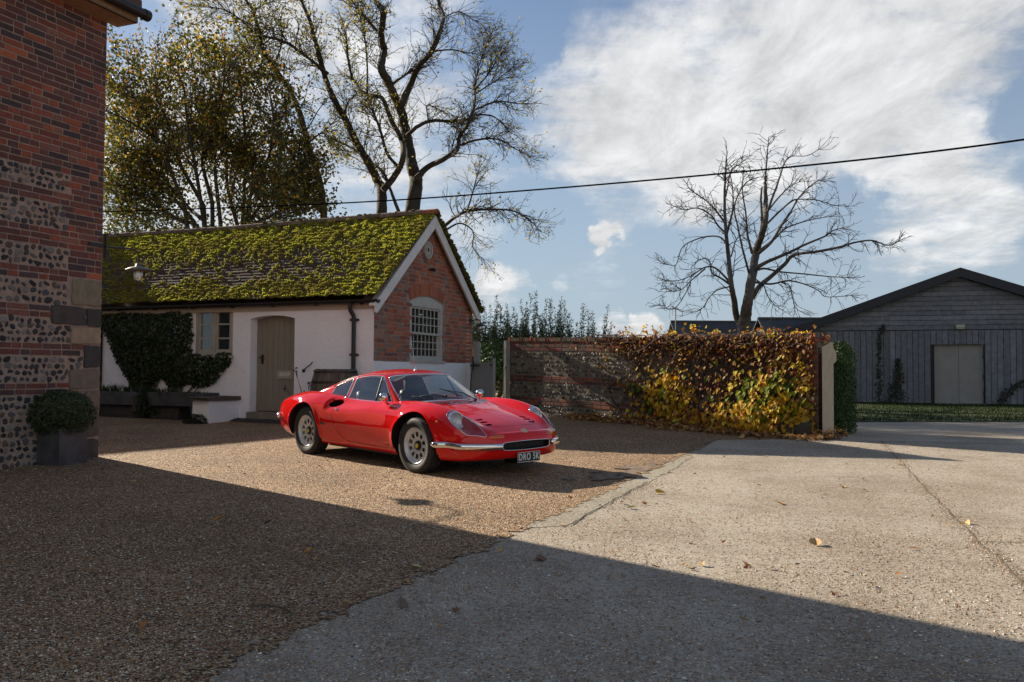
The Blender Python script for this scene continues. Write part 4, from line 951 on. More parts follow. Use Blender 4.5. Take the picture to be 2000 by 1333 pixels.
# box ball in a square planter at the foot of the house
def box_planter():
    c = Vector((-5.085, 9.87, gz(-5.0, 9.9))); s = .37; h = .41; root = thing('square_planter', c, 'square lead-grey planter at the foot of the brick house', 'planter')
    lead = pm('lead_sheet', (.040, .042, .048), (.075, .075, .08), scale=7, rough=.55, bump=.003, bscale=20)
    mb = MB(); x = A * s; y = HN * s; o = c - x / 2 - y / 2 - UP * .03; t = .02
    mb.box(o, A * t, y, UP * h); mb.box(o + A * (s - t), A * t, y, UP * h); mb.box(o + A * t, A * (s - 2 * t), HN * t, UP * h); mb.box(o + A * t + HN * (s - t), A * (s - 2 * t), HN * t, UP * h)
    mb.build('trough', lead, root)
    mb = MB(); r = o - A * .012 - HN * .012 + UP * h; R = s + .024
    for a, b, d in ((r, A * R, HN * .034), (r + HN * (R - .034), A * R, HN * .034), (r + HN * .034, A * .034, HN * (R - .068)), (r + HN * .034 + A * (R - .034), A * .034, HN * (R - .068))): mb.box(a, b, d, UP * .022)
    mb.build('rim', lead, root)
    mb = MB(); mb.box(o + A * .02 + HN * .02 + UP * .2, A * (s - .04), HN * (s - .04), UP * .12); mb.build('soil', M_DIRT, root)
    cr = c + UP * .56; R2 = .34
    root = thing('box_shrub', c + UP * .30, 'clipped dark green box ball growing in the lead planter', 'shrub')
    mb = MB()
    for _ in range(9000):
        d = rv(); r = R2 * U(.80, 1.03) * (1 + .06 * noise.noise(d * 4)); p = cr + Vector((d.x * r * 1.02, d.y * r * 1.02, d.z * r * .80))
        if p.z < c.z + .30: continue
        g = rnd.choice([(.020, .040, .010), (.030, .055, .012), (.045, .075, .018), (.016, .030, .010)])
        leaf(mb, p, (d + rv() * .8), rv(), U(.012, .018), U(.018, .028), g)
    mb.build('foliage', pm('box_leaf', (1, 1, 1), rough=.5, tint=True, trans=.15), root)
    mb = MB()
    for _ in range(60): d = rv(); d.z = abs(d.z); mb.tube([c + UP * .3, c + UP * .42 + d * .08, cr + Vector((d.x, d.y, d.z - .3)) * .26], [.012, .006, .002], 4)
    mb.build('stems', pm('dark_bark', (.05, .04, .03), rough=.9), root)
box_planter()

# ================================================================ white cottage
C0 = Vector((-2.364, 14.862, 0)); GN = Vector((A.y, -A.x, 0)); LN = -A          # corner; gable normal; long-wall normal
GW = 3.97; CL = 9.6; EAVE = 2.50; APEX = 4.27
def point_mesh(name, V, F, cols, mt, parent, smooth=True):
    o0 = ORG[parent.name]; me = bpy.data.meshes.new(name); me.from_pydata((np.asarray(V) - np.array(o0)).tolist(), [], F); me.materials.append(mt)
    ca = me.color_attributes.new('tint', 'FLOAT_COLOR', 'POINT'); cc = np.ones((len(V), 4), np.float32); cc[:, :3] = cols; ca.data.foreach_set('color', cc.ravel())
    if smooth: me.polygons.foreach_set('use_smooth', np.ones(len(F), bool))
    o = bpy.data.objects.new(name, me); COL.objects.link(o); o.parent = parent; ORG[o.name] = o0; return o
def LP(t, z, out=0.): return C0 + B * t + LN * out + UP * z
def GP(w, z, out=0.): return C0 + A * w + GN * out + UP * z
M_WHITE = pm('white_render', (.80, .82, .86), (.73, .745, .775), scale=1.6, rough=.85, bump=.012, bscale=14, contrast=(.4, .8))
M_PAINT = pm('grey_green_paint', (.235, .215, .170), (.20, .185, .145), scale=6, rough=.5, bump=.001, bscale=30, stretch=(6, 6, .6))
M_FRAME = pm('stone_coloured_paint', (.37, .35, .29), (.31, .295, .245), scale=8, rough=.55)
M_BARGE = pm('white_gloss_paint', (.66, .66, .64), (.52, .53, .50), scale=6, rough=.5, contrast=(.5, .75))
M_IRON = pm('cast_iron', (.010, .010, .011), rough=.45)
M_PANE = glass('old_pane', (.62, .68, .66), .05)
def zroof(w): return EAVE + .07 + (APEX - EAVE - .07) * (1 - abs(w - GW / 2) / (GW / 2))
def arch(x0, x1, zs, rise, n=10):
    return [(x0 + (x1 - x0) * i / n, zs + rise * (1 - (2 * i / n - 1) ** 2)) for i in range(n + 1)]
def make_cottage():
    root = thing('cottage', C0 + UP * .3, 'white-rendered cottage with a mossy tiled roof and red brick gable', 'cottage')
    TH = .28; D0, D1, DZ = 1.63, 2.60, 2.20; W0, W1, WZ0, WZ1 = 3.00, 3.88, 1.57, 2.47
    mb = MB(); z0 = -.1
    def seg(t0, t1, za, zb): mb.box(LP(max(t0, .004), za), B * (t1 - max(t0, .004)), -LN * TH, UP * (zb - za))
    seg(.0, D0, z0, EAVE); seg(D1, W0, z0, EAVE); seg(W0, W1, z0, WZ0); seg(W1, CL, z0, EAVE)
    a = arch(D0, D1, DZ + .03, .06); mb.prism([(D0, EAVE)] + a + [(D1, EAVE)], C0, B, UP, -LN * TH)
    mb.box(LP(W0, WZ1), B * (W1 - W0), -LN * TH, UP * (EAVE - WZ1))
    mb.box(LP(CL, z0) - LN * TH, -B * TH, -LN * (GW - 2 * TH), UP * (EAVE - z0)); mb.box(LP(0, z0) - LN * (GW - TH), B * CL, -LN * TH, UP * (EAVE - z0))
    mb.prism([(.01, EAVE - .02), (GW - .01, EAVE - .02), (GW - .01, EAVE + .02), (GW / 2, APEX - .06), (.01, EAVE + .02)], C0 + B * (CL - TH), A, UP, B * .2)
    mb.box(LP(3.55, z0) - LN * TH, B * .12, -LN * (GW - 2 * TH), UP * (EAVE - z0))
    wall = mb.build('wall', M_WHITE, root)
    # gable in brick over a rendered plinth
    G0, G1, GZ0, GZ1 = 1.265, 2.585, 1.50, 2.72
    mb = MB(); e = .0
    mb.prism([(.012, 1.47), (G0, 1.47), (G0, zroof(G0) - .03), (.012, EAVE)], C0, A, UP, -GN * .26)
    mb.prism([(G1, 1.47), (GW - .012, 1.47), (GW - .012, EAVE), (G1, zroof(G1) - .03)], C0, A, UP, -GN * .26)
    mb.box(GP(G0, 1.47), A * (G1 - G0), -GN * .26, UP * (GZ0 - 1.47))
    ar = arch(G0, G1, GZ1 - .12, .12); mb.prism([(G0, zroof(G0) - .03)] + ar + [(G1, zroof(G1) - .03), (GW / 2, APEX - .03)], C0, A, UP, -GN * .26)
    mb.build('gable_core', M_MORT, root)
    mb = MB(); mb.box(GP(-.02, z0, .022), A * (GW + .03), -GN * .27, UP * (1.465 - z0)); mb.build('plinth', M_WHITE, root)
    bk = MB(); o = C0 + GN * .001; H = .0775; z = 1.475
    GRED = [(.36, .115, .06), (.32, .10, .055), (.40, .14, .07), (.28, .09, .055), (.34, .13, .085)]; GGR = [(.26, .165, .13), (.22, .15, .12), (.18, .085, .07), (.30, .17, .12)]
    def cf(x, zz):
        g = noise.noise(Vector((x * 1.5, zz * 1.5, 9)))
        p = .25 + .5 * max(0, g) + (.55 if x < .5 and zz < 2.6 else 0)
        c = rnd.choice(GGR if U(0, 1) < p else GRED); k = U(.82, 1.15); return tuple(q * k for q in c)
    rc = (1.945, 3.625)
    def sk(x, zz):
        if zz > zroof(x) - .05: return True
        if G0 - .10 < x < G1 + .10 and zz < 2.90 - .30 * abs(x - (G0 + G1) / 2) ** 2 and zz > 2.35 and not (zz < 2.56 and not (G0 - .02 < x < G1 + .02)): return True
        if G0 - .03 < x < G1 + .03 and zz < 2.72: return True
        return (x - rc[0]) ** 2 + (zz - rc[1]) ** 2 < .30 ** 2
    while z < APEX:
        course(bk, o, A, GN, .0, GW, z, H, L=.225, H=.112, d=.012, mort=.017, skip=sk, colf=cf); z += H
    n = 19                                # soldier arch over the window
    for i in range(n):
        f0 = i / n; x = G0 - .03 + (G1 - G0 + .06) * (f0 + .5 / n); zb = GZ1 - .12 + .12 * (1 - (2 * f0 - 1) ** 2) + .02; tl = -(2 * (f0 + .5 / n) - 1) * .30
        d = (UP * math.cos(tl) - A * math.sin(tl)) * .215; wv = (A * math.cos(tl) + UP * math.sin(tl)) * .062; bk.box(GP(x, zb, -.005) - wv / 2, wv, d, GN * .019, rnd.choice(GRED))
    for i in range(26):                   # ring of bricks round the vent
        a = 2 * math.pi * i / 26; d = A * math.cos(a) + UP * math.sin(a); s_ = -A * math.sin(a) + UP * math.cos(a); c = GP(*rc, 0)
        bk.box(c + d * .185 - s_ * .020 - GN * .004, s_ * .040, d * .105, GN * .018, rnd.choice(GRED + GGR))
    bk.build('gable_brickwork', M_BRICK, root)
    # cast vent
    mb = MB(); c = GP(*rc, .012); pl = lambda r, a: c + (A * math.cos(a) + UP * math.sin(a)) * r
    mb.tube([pl(.158, q) for q in np.linspace(0, 2 * math.pi, 37)], .011, 6, cap=False); mb.tube([pl(.05, q) for q in np.linspace(0, 2 * math.pi, 19)], .008, 5, cap=False); mb.tube([pl(.10, q) for q in np.linspace(0, 2 * math.pi, 25)], .004, 5, cap=False)
    for i in range(12):
        a = 2 * math.pi * i / 12; mb.tube([pl(.05, a), pl(.155, a)], .0045, 5)
        mb.tube([pl(.10 + .05 * math.sin(q), a + .22 * math.cos(q)) for q in np.linspace(0, 2 * math.pi, 11)], .0045, 4, cap=False)
    vt = mb.build('vent_rosette', pm('cast_cream', (.55, .53, .48), rough=.6), root, True)
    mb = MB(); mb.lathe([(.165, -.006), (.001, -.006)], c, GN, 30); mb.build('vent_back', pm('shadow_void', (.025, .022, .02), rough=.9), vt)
    # bargeboards
    for sgn in (-1, 1):
        mb = MB(); w0, w1 = (-.16, GW / 2) if sgn < 0 else (GW + .16, GW / 2)
        sl = (APEX - EAVE - .07) / (GW / 2); za = APEX - sl * (GW / 2 + .16) + .03; zb_ = APEX + .03
        mb.prism([(w0, za), (w1, zb_), (w1, zb_ - .25), (w0 + (.03 if sgn < 0 else -.03), za - .19), (w0, za - .17)], GP(0, 0, .105), A, UP, GN * .035); mb.build('bargeboard', M_BARGE, root)
        mb = MB(); mb.prism([(w0, za - .02), (w1, zb_ - .02), (w1, zb_ - .06), (w0, za - .06)], GP(0, 0, .0), A, UP, GN * .104); mb.build('roof_soffit', M_BARGE, root)
    # roof: plain tiles under a carpet of moss
    sl0 = np.array(C0 + LN * .20 + UP * (EAVE + .055)); rid = np.array(C0 + A * (GW / 2) + UP * (APEX + .055)); dv = rid - sl0; SL = np.linalg.norm(dv); dv /= SL
    nr = np.array(Vector(B).cross(Vector(dv))); nr = nr if nr[2] > 0 else -nr
    ts = np.arange(-.17, CL + .1, .021); ss = np.arange(0, SL + .001, .0165)
    Tt, Ss = np.meshgrid(ts, ss, indexing='ij'); tt = Tt.ravel(); s2 = Ss.ravel(); N_ = len(tt)
    GA = .108; row = np.floor(s2 / GA); fr = s2 / GA - row; tile = np.floor((tt + .0825 * (row % 2)) / .165); tf = (tt + .0825 * (row % 2)) / .165 - tile
    hs = np.sin(tile * 127.1 + row * 311.7) * 43758.5453; hs -= np.floor(hs); hs2 = np.sin(tile * 269.5 + row * 183.3) * 24634.6; hs2 -= np.floor(hs2)
    h = .026 * (1 - fr) + (hs - .5) * .016 * (1 - fr) - .010 * (np.abs(tf - .5) > .46) - .006 * (fr < .10)
    sag = np.array([-.035 * math.sin(max(0, t) / 9.6 * 3.14) for t in ts])
    mo = np.empty(N_); mf = np.empty(N_); fz = np.empty(N_)
    for i in range(N_):
        t, s = tt[i], s2[i]
        mo[i] = noise.fractal(Vector((t * 1.1, s * 1.6, 2.0)), .9, 2.1, 4); mf[i] = noise.fractal(Vector((t * 6.5, s * 17.0, 5.0)), .62, 2.0, 5); fz[i] = noise.noise(Vector((t * 48, s * 48, 1.)))
    zone = .22 + .38 * np.clip((s2 - 1.55) / .7, 0, 1) + .22 * np.clip((.55 - s2) / .4, 0, 1) + .30 * np.clip((1.6 - tt) / 1.5, 0, 1) - .22 * np.exp(-((tt - 3.1) / 1.8) ** 2 - ((s2 - 1.15) / .45) ** 2) - .12 * np.exp(-((tt - 6) / 1.5) ** 2 - ((s2 - .9) / .4) ** 2)
    k = zone + mo * .50 + mf * .66 + .52 * np.exp(-((fr - .16) / .24) ** 2) - .24
    m_ = np.clip((k - .30) / .42, 0, 1); th = m_ ** .8 * (.012 + .052 * np.clip(mf + .28, 0, 1)) + m_ * fz * .008
    hh = h + th; hh[(np.abs(tt) < .2) & (s2 < .03)] += 0
    P = sl0 + np.outer(tt, np.array(B)) + np.outer(s2, dv) + np.outer(hh, nr); P[:, 2] += np.repeat(sag, len(ss)) * np.clip(s2 / SL, 0, 1)
    tc = np.array([(.085, .060, .045), (.060, .045, .038), (.11, .075, .055), (.075, .066, .055)])[(hs2 * 3.99).astype(int)] * (.75 + .5 * hs[:, None])
    ms = np.array((.105, .115, .014)) * (1 - .5 * np.clip(fz + mf, 0, 1)[:, None]) + np.array((.34, .32, .03)) * (.5 * np.clip(fz + mf, 0, 1)[:, None])  # moss painted darker in its hollows, imitating shade between clumps
    br = np.clip((mo * 1.2 + .1), 0, .5)[:, None]; ms = ms * (1 - br) + np.array((.10, .075, .02)) * br
    cl_ = np.clip(m_ * 1.6, 0, 1)[:, None]; cols = tc * (1 - cl_) + ms * cl_
    F = [tuple(f[::-1]) for f in []]; ns = len(ss); ii, jj = np.meshgrid(np.arange(len(ts) - 1), np.arange(ns - 1), indexing='ij'); q = (ii * ns + jj).ravel(); F = np.stack([q, q + 1, q + ns + 1, q + ns], 1)
    a_, b_, c_ = P[F[0][0]], P[F[0][1]], P[F[0][2]]
    if np.dot(np.cross(b_ - a_, c_ - a_), nr) < 0: F = F[:, ::-1]
    M_MOSS = pm('moss_and_tile', (.72, .72, .72), (1.25, 1.22, 1.2), scale=24, rough=.95, bump=.012, bscale=90, tint=True, spec=.15)
    mv = MB(); R2 = np.random.RandomState(3); idx = np.where((m_ > .30) & (mf > -.04))[0]; LB = Vector(SDIR)
    for i in R2.choice(idx, 85000):
        p = Vector(P[i]) + B * U(-.012, .012) + Vector(dv) * U(-.008, .008); l = U(.008, .020) * (.6 + .6 * m_[i]); d = (Vector(nr) + rv() * .75).normalized(); w = B * U(.003, .008) + Vector(dv) * U(-.005, .005)
        c = rnd.choice([(.56, .56, .045), (.44, .47, .04), (.62, .57, .08), (.30, .31, .045)]) if mo[i] < .25 else rnd.choice([(.26, .22, .05), (.30, .28, .04)]); mv.add([p - w, p + w, p + d * l], [(0, 1, 2)], c)
    mv.build('moss', pm('moss_tufts', (1, 1, 1), rough=.9, tint=True, trans=.55, spec=.1), root)
    rf = point_mesh('roof_tiles', P, [tuple(int(x) for x in f) for f in F], cols, M_MOSS, root)
    mb = MB(); bs_ = C0 + A * (GW + .20) + UP * (EAVE + .055); bd = Vector(rid) - bs_
    for r in range(25):
        s = r / 25; p = bs_ + bd * s - B * .17; mb.box(p, B * (CL + .25), bd / 25 * 1.25, Vector((0, 0, .035)) * (1.0), (.07, .055, .045))
    # ragged mossy verge seen at the gable edge of the far slope
    for _ in range(420):
        s = U(0, 1); p = bs_ + bd * s - B * (.17 + U(-.05, .03)) + UP * U(.0, .05); d = rv() * U(.02, .045); mb.lathe([(.001, -d.length), (d.length * U(.8, 1.4), 0), (.001, d.length * .8)], p, UP + rv() * .4, 5, (.10, .105, .02) if U(0, 1) < .7 else (.08, .06, .05))
    mb.build('rear_roof', M_MOSS, root)
    mb = MB(); k = 0; x = -.18
    while x < CL:
        L = .31; y0 = -.035 * math.sin(max(0, x) / 9.6 * 3.14); p = Vector(rid) + B * x + UP * (y0 + .012 + U(-.006, .006)); c = (.30, .11, .065) if k == 0 else rnd.choice([(.17, .125, .10), (.15, .11, .085), (.20, .15, .12), (.13, .115, .07)])
        pr = [(math.cos(q) * .115, math.sin(q) * .085) for q in np.linspace(-.25, math.pi + .25, 9)]
        vs = [p + A * a + UP * b for a, b in pr] + [p + B * (L - .008) + A * a * .97 + UP * (b * .97) for a, b in pr]; n = len(pr)
        mb.add(vs, [(i, n + i, n + i + 1, i + 1) for i in range(n - 1)] + [tuple(range(n)), tuple(range(2 * n - 1, n - 1, -1))], c); x += L; k += 1
    for _ in range(160):
        x = U(.3, CL); p = Vector(rid) + B * x + A * U(-.12, .05) + UP * U(.03, .085); r = U(.015, .04); mb.lathe([(.001, -r * .5), (r * U(.9, 1.5), 0), (.001, r * .6)], p, UP + rv() * .3, 6, (.12, .115, .02))
    mb.build('ridge_tiles', M_MOSS, root)
    # fascia, gutter, downpipe
    mb = MB(); mb.box(LP(-.10, EAVE - .13, .002), B * (CL + .1), LN * .035, UP * .12); mb.build('fascia', pm('fascia_paint', (.36, .31, .24), rough=.6), root)
    mb = MB(); g = LP(-.16, EAVE + .005, .115); n = 9
    pr = [(math.cos(q) * .058, math.sin(q) * .058) for q in np.linspace(math.pi, 2 * math.pi, n)]
    vs = [g + LN * a + UP * b for a, b in pr] + [g + B * (CL + .2) + LN * a + UP * b for a, b in pr]; mb.add(vs, [(i, i + 1, n + i + 1, n + i) for i in range(n - 1)] + [tuple(range(n))])
    mb.tube([g + LN * .058, g + B * (CL + .2) + LN * .058], .009, 6); mb.tube([g - LN * .058, g + B * (CL + .2) - LN * .058], .009, 6)
    for k in range(11): mb.cbox(g + B * (.35 + k * .92) - UP * .055, B * .03, LN * .13, UP * .03)
    mb.build('gutter', M_IRON, root)
    mb = MB(); t = .405; p = [LP(t, EAVE - .04, .115), LP(t, EAVE - .12, .115), LP(t, EAVE - .17, .10), LP(t - .03, EAVE - .25, .055), LP(t - .035, EAVE - .32, .05), LP(t - .035, 1.9, .05), LP(t - .035, .5, .05)]
    mb.tube(p, .038, 10)
    for z in (EAVE - .30, 1.60, .95): mb.tube([LP(t - .035, z, .05), LP(t - .035, z - .05, .05)], .047, 10); mb.cbox(LP(t - .035, z - .025, .03), B * .18, LN * .02, UP * .035)
    mb.build('downpipe', M_IRON, root)
    # casement window on the long wall
    mb = MB(); o_ = -.035; f = MB()
    def bar(m, t0, t1, za, zb, out, dp): m.box(LP(t0, za, out), B * (t1 - t0), -LN * dp, UP * (zb - za))
    bar(mb, W0, W0 + .055, WZ0, WZ1, -.01, .10); bar(mb, W1 - .055, W1, WZ0, WZ1, -.01, .10); bar(mb, W0 + .055, W1 - .055, WZ1 - .06, WZ1, -.01, .10); bar(mb, W0 + .055, W1 - .055, WZ0, WZ0 + .055, -.01, .10)
    bar(mb, W0 + .415, W0 + .465, WZ0 + .055, WZ1 - .06, -.012, .09); bar(mb, W0 - .03, W1 + .03, WZ0 - .05, WZ0 - .002, .05, .12)
    win = mb.build('casement_window', M_FRAME, root)
    for t0, t1 in ((W0 + .055, W0 + .415), (W0 + .465, W1 - .055)):
        za, zb = WZ0 + .055, WZ1 - .06; m = MB(); s = .048
        bar(m, t0, t0 + s, za, zb, -.028, .045); bar(m, t1 - s, t1, za, zb, -.028, .045); bar(m, t0 + s, t1 - s, za, za + s * 1.2, -.028, .045); bar(m, t0 + s, t1 - s, zb - s, zb, -.028, .045)
        for k in (1, 2): z = za + (zb - za) * k / 3; bar(m, t0 + s, t1 - s, z - .014, z + .014, -.030, .038)
        sh = m.build('sash', M_FRAME, win); m = MB(); bar(m, t0 + s * .6, t1 - s * .6, za + .02, zb - .02, -.052, .004); m.build('panes', M_PANE, sh)
    m = MB(); vs = []; n = 30
    for i in range(n + 1):
        t = W0 + .50 + .33 * i / n; vs += [LP(t, WZ0 + .06, -.20 + .02 * math.sin(i * 1.7)), LP(t, WZ1 - .05, -.20 + .02 * math.sin(i * 1.7))]
    m.add(vs, [(2 * i, 2 * i + 1, 2 * i + 3, 2 * i + 2) for i in range(n)]); m.build('curtain', pm('linen', (.42, .40, .36), rough=.9), win)
    # plank door with latch, lock and stone step
    mb = MB(); out = -.19; k = 8; a = None; w = (D1 - D0 + .02) / k
    for i in range(k):
        t0 = D0 - .01 + i * w; t1 = t0 + w - .005; za = lambda t: DZ + .035 + .065 * (1 - (2 * (t - D0) / (D1 - D0) - 1) ** 2)
        mb.prism([(t0, .56), (t1, .56), (t1, za(t1)), ((t0 + t1) / 2, za((t0 + t1) / 2)), (t0, za(t0))], LP(0, 0, out), B, UP, -LN * .04)
    mb.box(LP(D0 - .01, .55, out - .042), B * (D1 - D0 + .02), -LN * .02, UP * 1.8); mb.box(LP(D0, .56, out + .014), B * (D1 - D0), -LN * .012, UP * .10)
    dr = mb.build('door', M_PAINT, root)
    mb = MB(); mb.cbox(LP(D1 - .13, 1.50, out + .008), B * .045, LN * .014, UP * .17); mb.tube([LP(D1 - .19, 1.535, out + .04), LP(D1 - .08, 1.535, out + .04)], .011, 6); mb.tube([LP(D1 - .13, 1.535, out), LP(D1 - .13, 1.535, out + .045)], .010, 6); mb.build('latch', M_IRON, dr)
    mb = MB(); mb.lathe([(.022, 0), (.020, .01), (.008, .014)], LP(D0 + .10, 1.30, out), LN, 12, capb=True); mb.build('keyhole_plate', M_IRON, dr)
    mb = MB(); mb.prism([(D0 - .04, .30), (D1 + .02, .30), (D1 + .02, .545), (D0 - .04, .545)], LP(0, 0, -.24), B, UP, LN * .30, (.20, .185, .16)); mb.build('door_step', M_STONE, root)
    # sash window in the gable
    def gb(m, w0, w1, za, zb, out, dp): m.box(GP(w0, za, out), A * (w1 - w0), -GN * dp, UP * (zb - za))
    mb = MB(); s = .075; gb(mb, G0, G0 + s, GZ0, GZ1 - .12, -.005, .10); gb(mb, G1 - s, G1, GZ0, GZ1 - .12, -.005, .10); gb(mb, G0 + s, G1 - s, GZ0, GZ0 + .05, -.005, .10)
    ar = arch(G0, G1, GZ1 - .12, .12); mb.prism([(G0, GZ1 - .21)] + ar[::1] + [(G1, GZ1 - .21)], GP(0, 0, -.007), A, UP, -GN * .10)
    gb(mb, G0 - .02, G1 + .05, GZ0 - .045, GZ0 - .002, .055, .15)
    gw = mb.build('sash_window', pm('pale_grey_paint', (.46, .455, .42), (.38, .375, .34), scale=8, rough=.55), root); fm = bpy.data.materials['pale_grey_paint']
    x0, x1, za, zb = G0 + s, G1 - s, GZ0 + .05, GZ1 - .21; mid = (za + zb) / 2 - .02
    for lo, hi, out in ((mid - .015, zb, -.035), (za, mid + .015, -.065)):
        m = MB(); b = .038; gb(m, x0, x0 + b, lo, hi, out, .03); gb(m, x1 - b, x1, lo, hi, out, .03); gb(m, x0 + b, x1 - b, lo, lo + b, out, .03); gb(m, x0 + b, x1 - b, hi - b, hi, out, .03)
        for i in range(1, 7): x = x0 + b + (x1 - x0 - 2 * b) * i / 7; gb(m, x - .008, x + .008, lo + b, hi - b, out - .003, .024)
        for i in (1, 2): z = lo + b + (hi - lo - 2 * b) * i / 3; gb(m, x0 + b, x1 - b, z - .0075, z + .0075, out - .0055, .019)
        sh = m.build('sash', fm, gw); m = MB(); gb(m, x0 + .02, x1 - .02, lo + .015, hi - .015, out - .014, .004); m.build('panes', M_PANE, sh)
    for w0, w1 in ((x1 - .34, x1 + .05),):
        m = MB(); vs = []
        for i in range(25): w = w0 + (w1 - w0) * i / 24; q = -.24 + .025 * math.sin(i * 1.3); vs += [GP(w, za - .02, q), GP(w, zb + .03, q)]
        m.add(vs, [(2 * i, 2 * i + 2, 2 * i + 3, 2 * i + 1) for i in range(24)]); m.build('curtain', bpy.data.materials['linen'], gw)
    m = MB(); gb(m, G0 + .5, G1 - .35, za - .02, za + .34, -.26, .03)
    for i in range(7): gb(m, G0 + .5 + i * .075, G0 + .515 + i * .075, za - .02, za + .34, -.255, .01)
    m.build('window_screen', pm('white_card', (.50, .50, .48), rough=.8), gw)
    # iron hook, camera
    mb = MB(); mb.tube([LP(1.42, 1.295, .02), LP(1.39, 1.31, .05), LP(1.24, 1.41, .05), LP(1.22, 1.45, .03)], .010, 6); mb.lathe([(.03, -.005), (.03, .02), (.012, .03)], LP(1.42, 1.295, 0), LN, 10, capb=True); mb.build('iron_hook', M_IRON, root)
    mb = MB(); c = GP(1.965, 3.245, .0); mb.cbox(c + GN * .05, A * .03, GN * .10, UP * .03); mb.tube([c + GN * .06 + UP * .005, c + GN * .15 + A * .02 - UP * .01], .032, 10); mb.build('security_camera', M_IRON, root)
    return root
make_cottage()
def shop_sign():
    o = LP(1.955, 1.222, -.188 + .004); root = thing('door_sign', o, 'small painted board reading SHOP screwed to the plank door', 'sign')
    mb = MB(); mb.cbox(o + LN * .010, B * .355, LN * .016, UP * .155); mb.build('board', pm('sign_paint', (.30, .28, .225), rough=.5), root)
    vs, fs = text_mesh("SHOP", .094, .002, 1.25, .0032); mb = MB(); mb.add([o + LN * (.0195 + v.z) - B * (v.x * .86) + UP * (v.y + .0) for v in vs], fs); mb.build('lettering', pm('sign_white', (.62, .62, .60), rough=.5), root)
shop_sign()
def gable_lamp():
    b = GP(GW - .10, 2.36, .02); root = thing('porch_lamp', b, 'small black lantern with glass bulb under the right end of the gable eaves', 'wall lamp')
    mb = MB(); mb.cbox(b, A * .10, GN * .03, UP * .10); mb.tube([b + GN * .01, b + GN * .12 + UP * .04, b + GN * .21 + UP * .01, b + GN * .22 - UP * .06], .013, 6); mb.lathe([(.03, .02), (.05, .0), (.115, -.03), (.118, -.04), (.05, -.02)], b + GN * .22 - UP * .07, UP, 18); mb.build('bracket', M_IRON, root)
    mb = MB(); mb.lathe([(.045, -.09), (.055, -.13), (.052, -.18), (.035, -.215), (.002, -.225)], b + GN * .22, UP, 14); mb.build('bulb_glass', bpy.data.materials['jar_glass'], root, True)
gable_lamp()
# ---- things standing along the long wall
LEAFM = pm('leaf', (1, 1, 1), rough=.5, tint=True, trans=.35)
DARKLEAF = pm('dark_leaf', (1, 1, 1), rough=.65, tint=True, trans=.05, spec=.25)
BARK = pm('bark', (.065, .055, .042), (.11, .095, .07), scale=14, rough=.95, bump=.012, bscale=25)
def ivy():
    root = thing('ivy', LP(4.6, .85, .03), 'dark ivy mass covering the cottage wall left of the casement window', 'ivy')
    poly = np.array([(6.22, 2.42), (5.2, 2.40), (3.97, 2.40), (3.93, 2.0), (3.92, 1.62), (3.4, 1.58), (2.98, 1.66), (3.00, 1.48), (3.22, 1.22), (3.5, 1.02), (3.8, .98), (4.02, 1.05), (4.14, 1.0), (4.42, .88), (4.52, 1.10), (4.64, 1.20), (4.80, 1.00), (4.95, .86), (5.35, .90), (5.55, 1.20), (5.85, 1.55), (6.05, 1.95), (6.24, 2.2)])
    mb = MB(); st = MB(); k = 0
    pts = []
    while k < 7500:
        t = U(2.9, 6.3); z = U(.8, 2.45); d = float(sdf_poly(np.array([(t, z)]), poly)[0]) + .05 * noise.noise(Vector((t * 6, z * 6, 0)))
        if d > 0.0: continue
        k += 1; th = .06 + .20 * min(1, -d / .35) * (1 + .5 * noise.noise(Vector((t * 2.5, z * 2.5, 3)))); o = U(.2, 1) * th
        g = rnd.choice([(.018, .032, .010), (.012, .024, .008), (.026, .044, .012), (.035, .055, .014), (.010, .018, .007)])
        leaf(mb, LP(t, z, o), LN + rv() * .7, -UP + rv() * .6, U(.035, .06), U(.04, .065), g)
    mb.build('leaves', DARKLEAF, root)
    for i in range(34):
        t0 = rnd.choice([4.95, 5.0, 5.1, 4.2, 4.15, 4.25]); p = [(t0 + U(-.05, .05), .62)]; a = U(-.7, .7)
        for s in range(14):
            a += U(-.3, .3); a = max(-1.2, min(1.2, a)); q = (p[-1][0] + math.sin(a) * .14, p[-1][1] + math.cos(a) * .13)
            if q[1] > 2.4 or not (2.9 < q[0] < 6.25) or (q[1] > .95 and float(sdf_poly(np.array([q]), poly)[0]) > .03): break
            p.append(q)
        if len(p) > 2: st.tube([LP(t, z, .03) for t, z in p], [.016 * (1 - .8 * i_ / len(p)) for i_ in range(len(p))], 5)
    st.build('stems', BARK, root)
ivy()
ZINC = pm('zinc', (.10, .105, .11), (.055, .058, .062), scale=4, rough=.5, metal=.3, bump=.002, bscale=12)
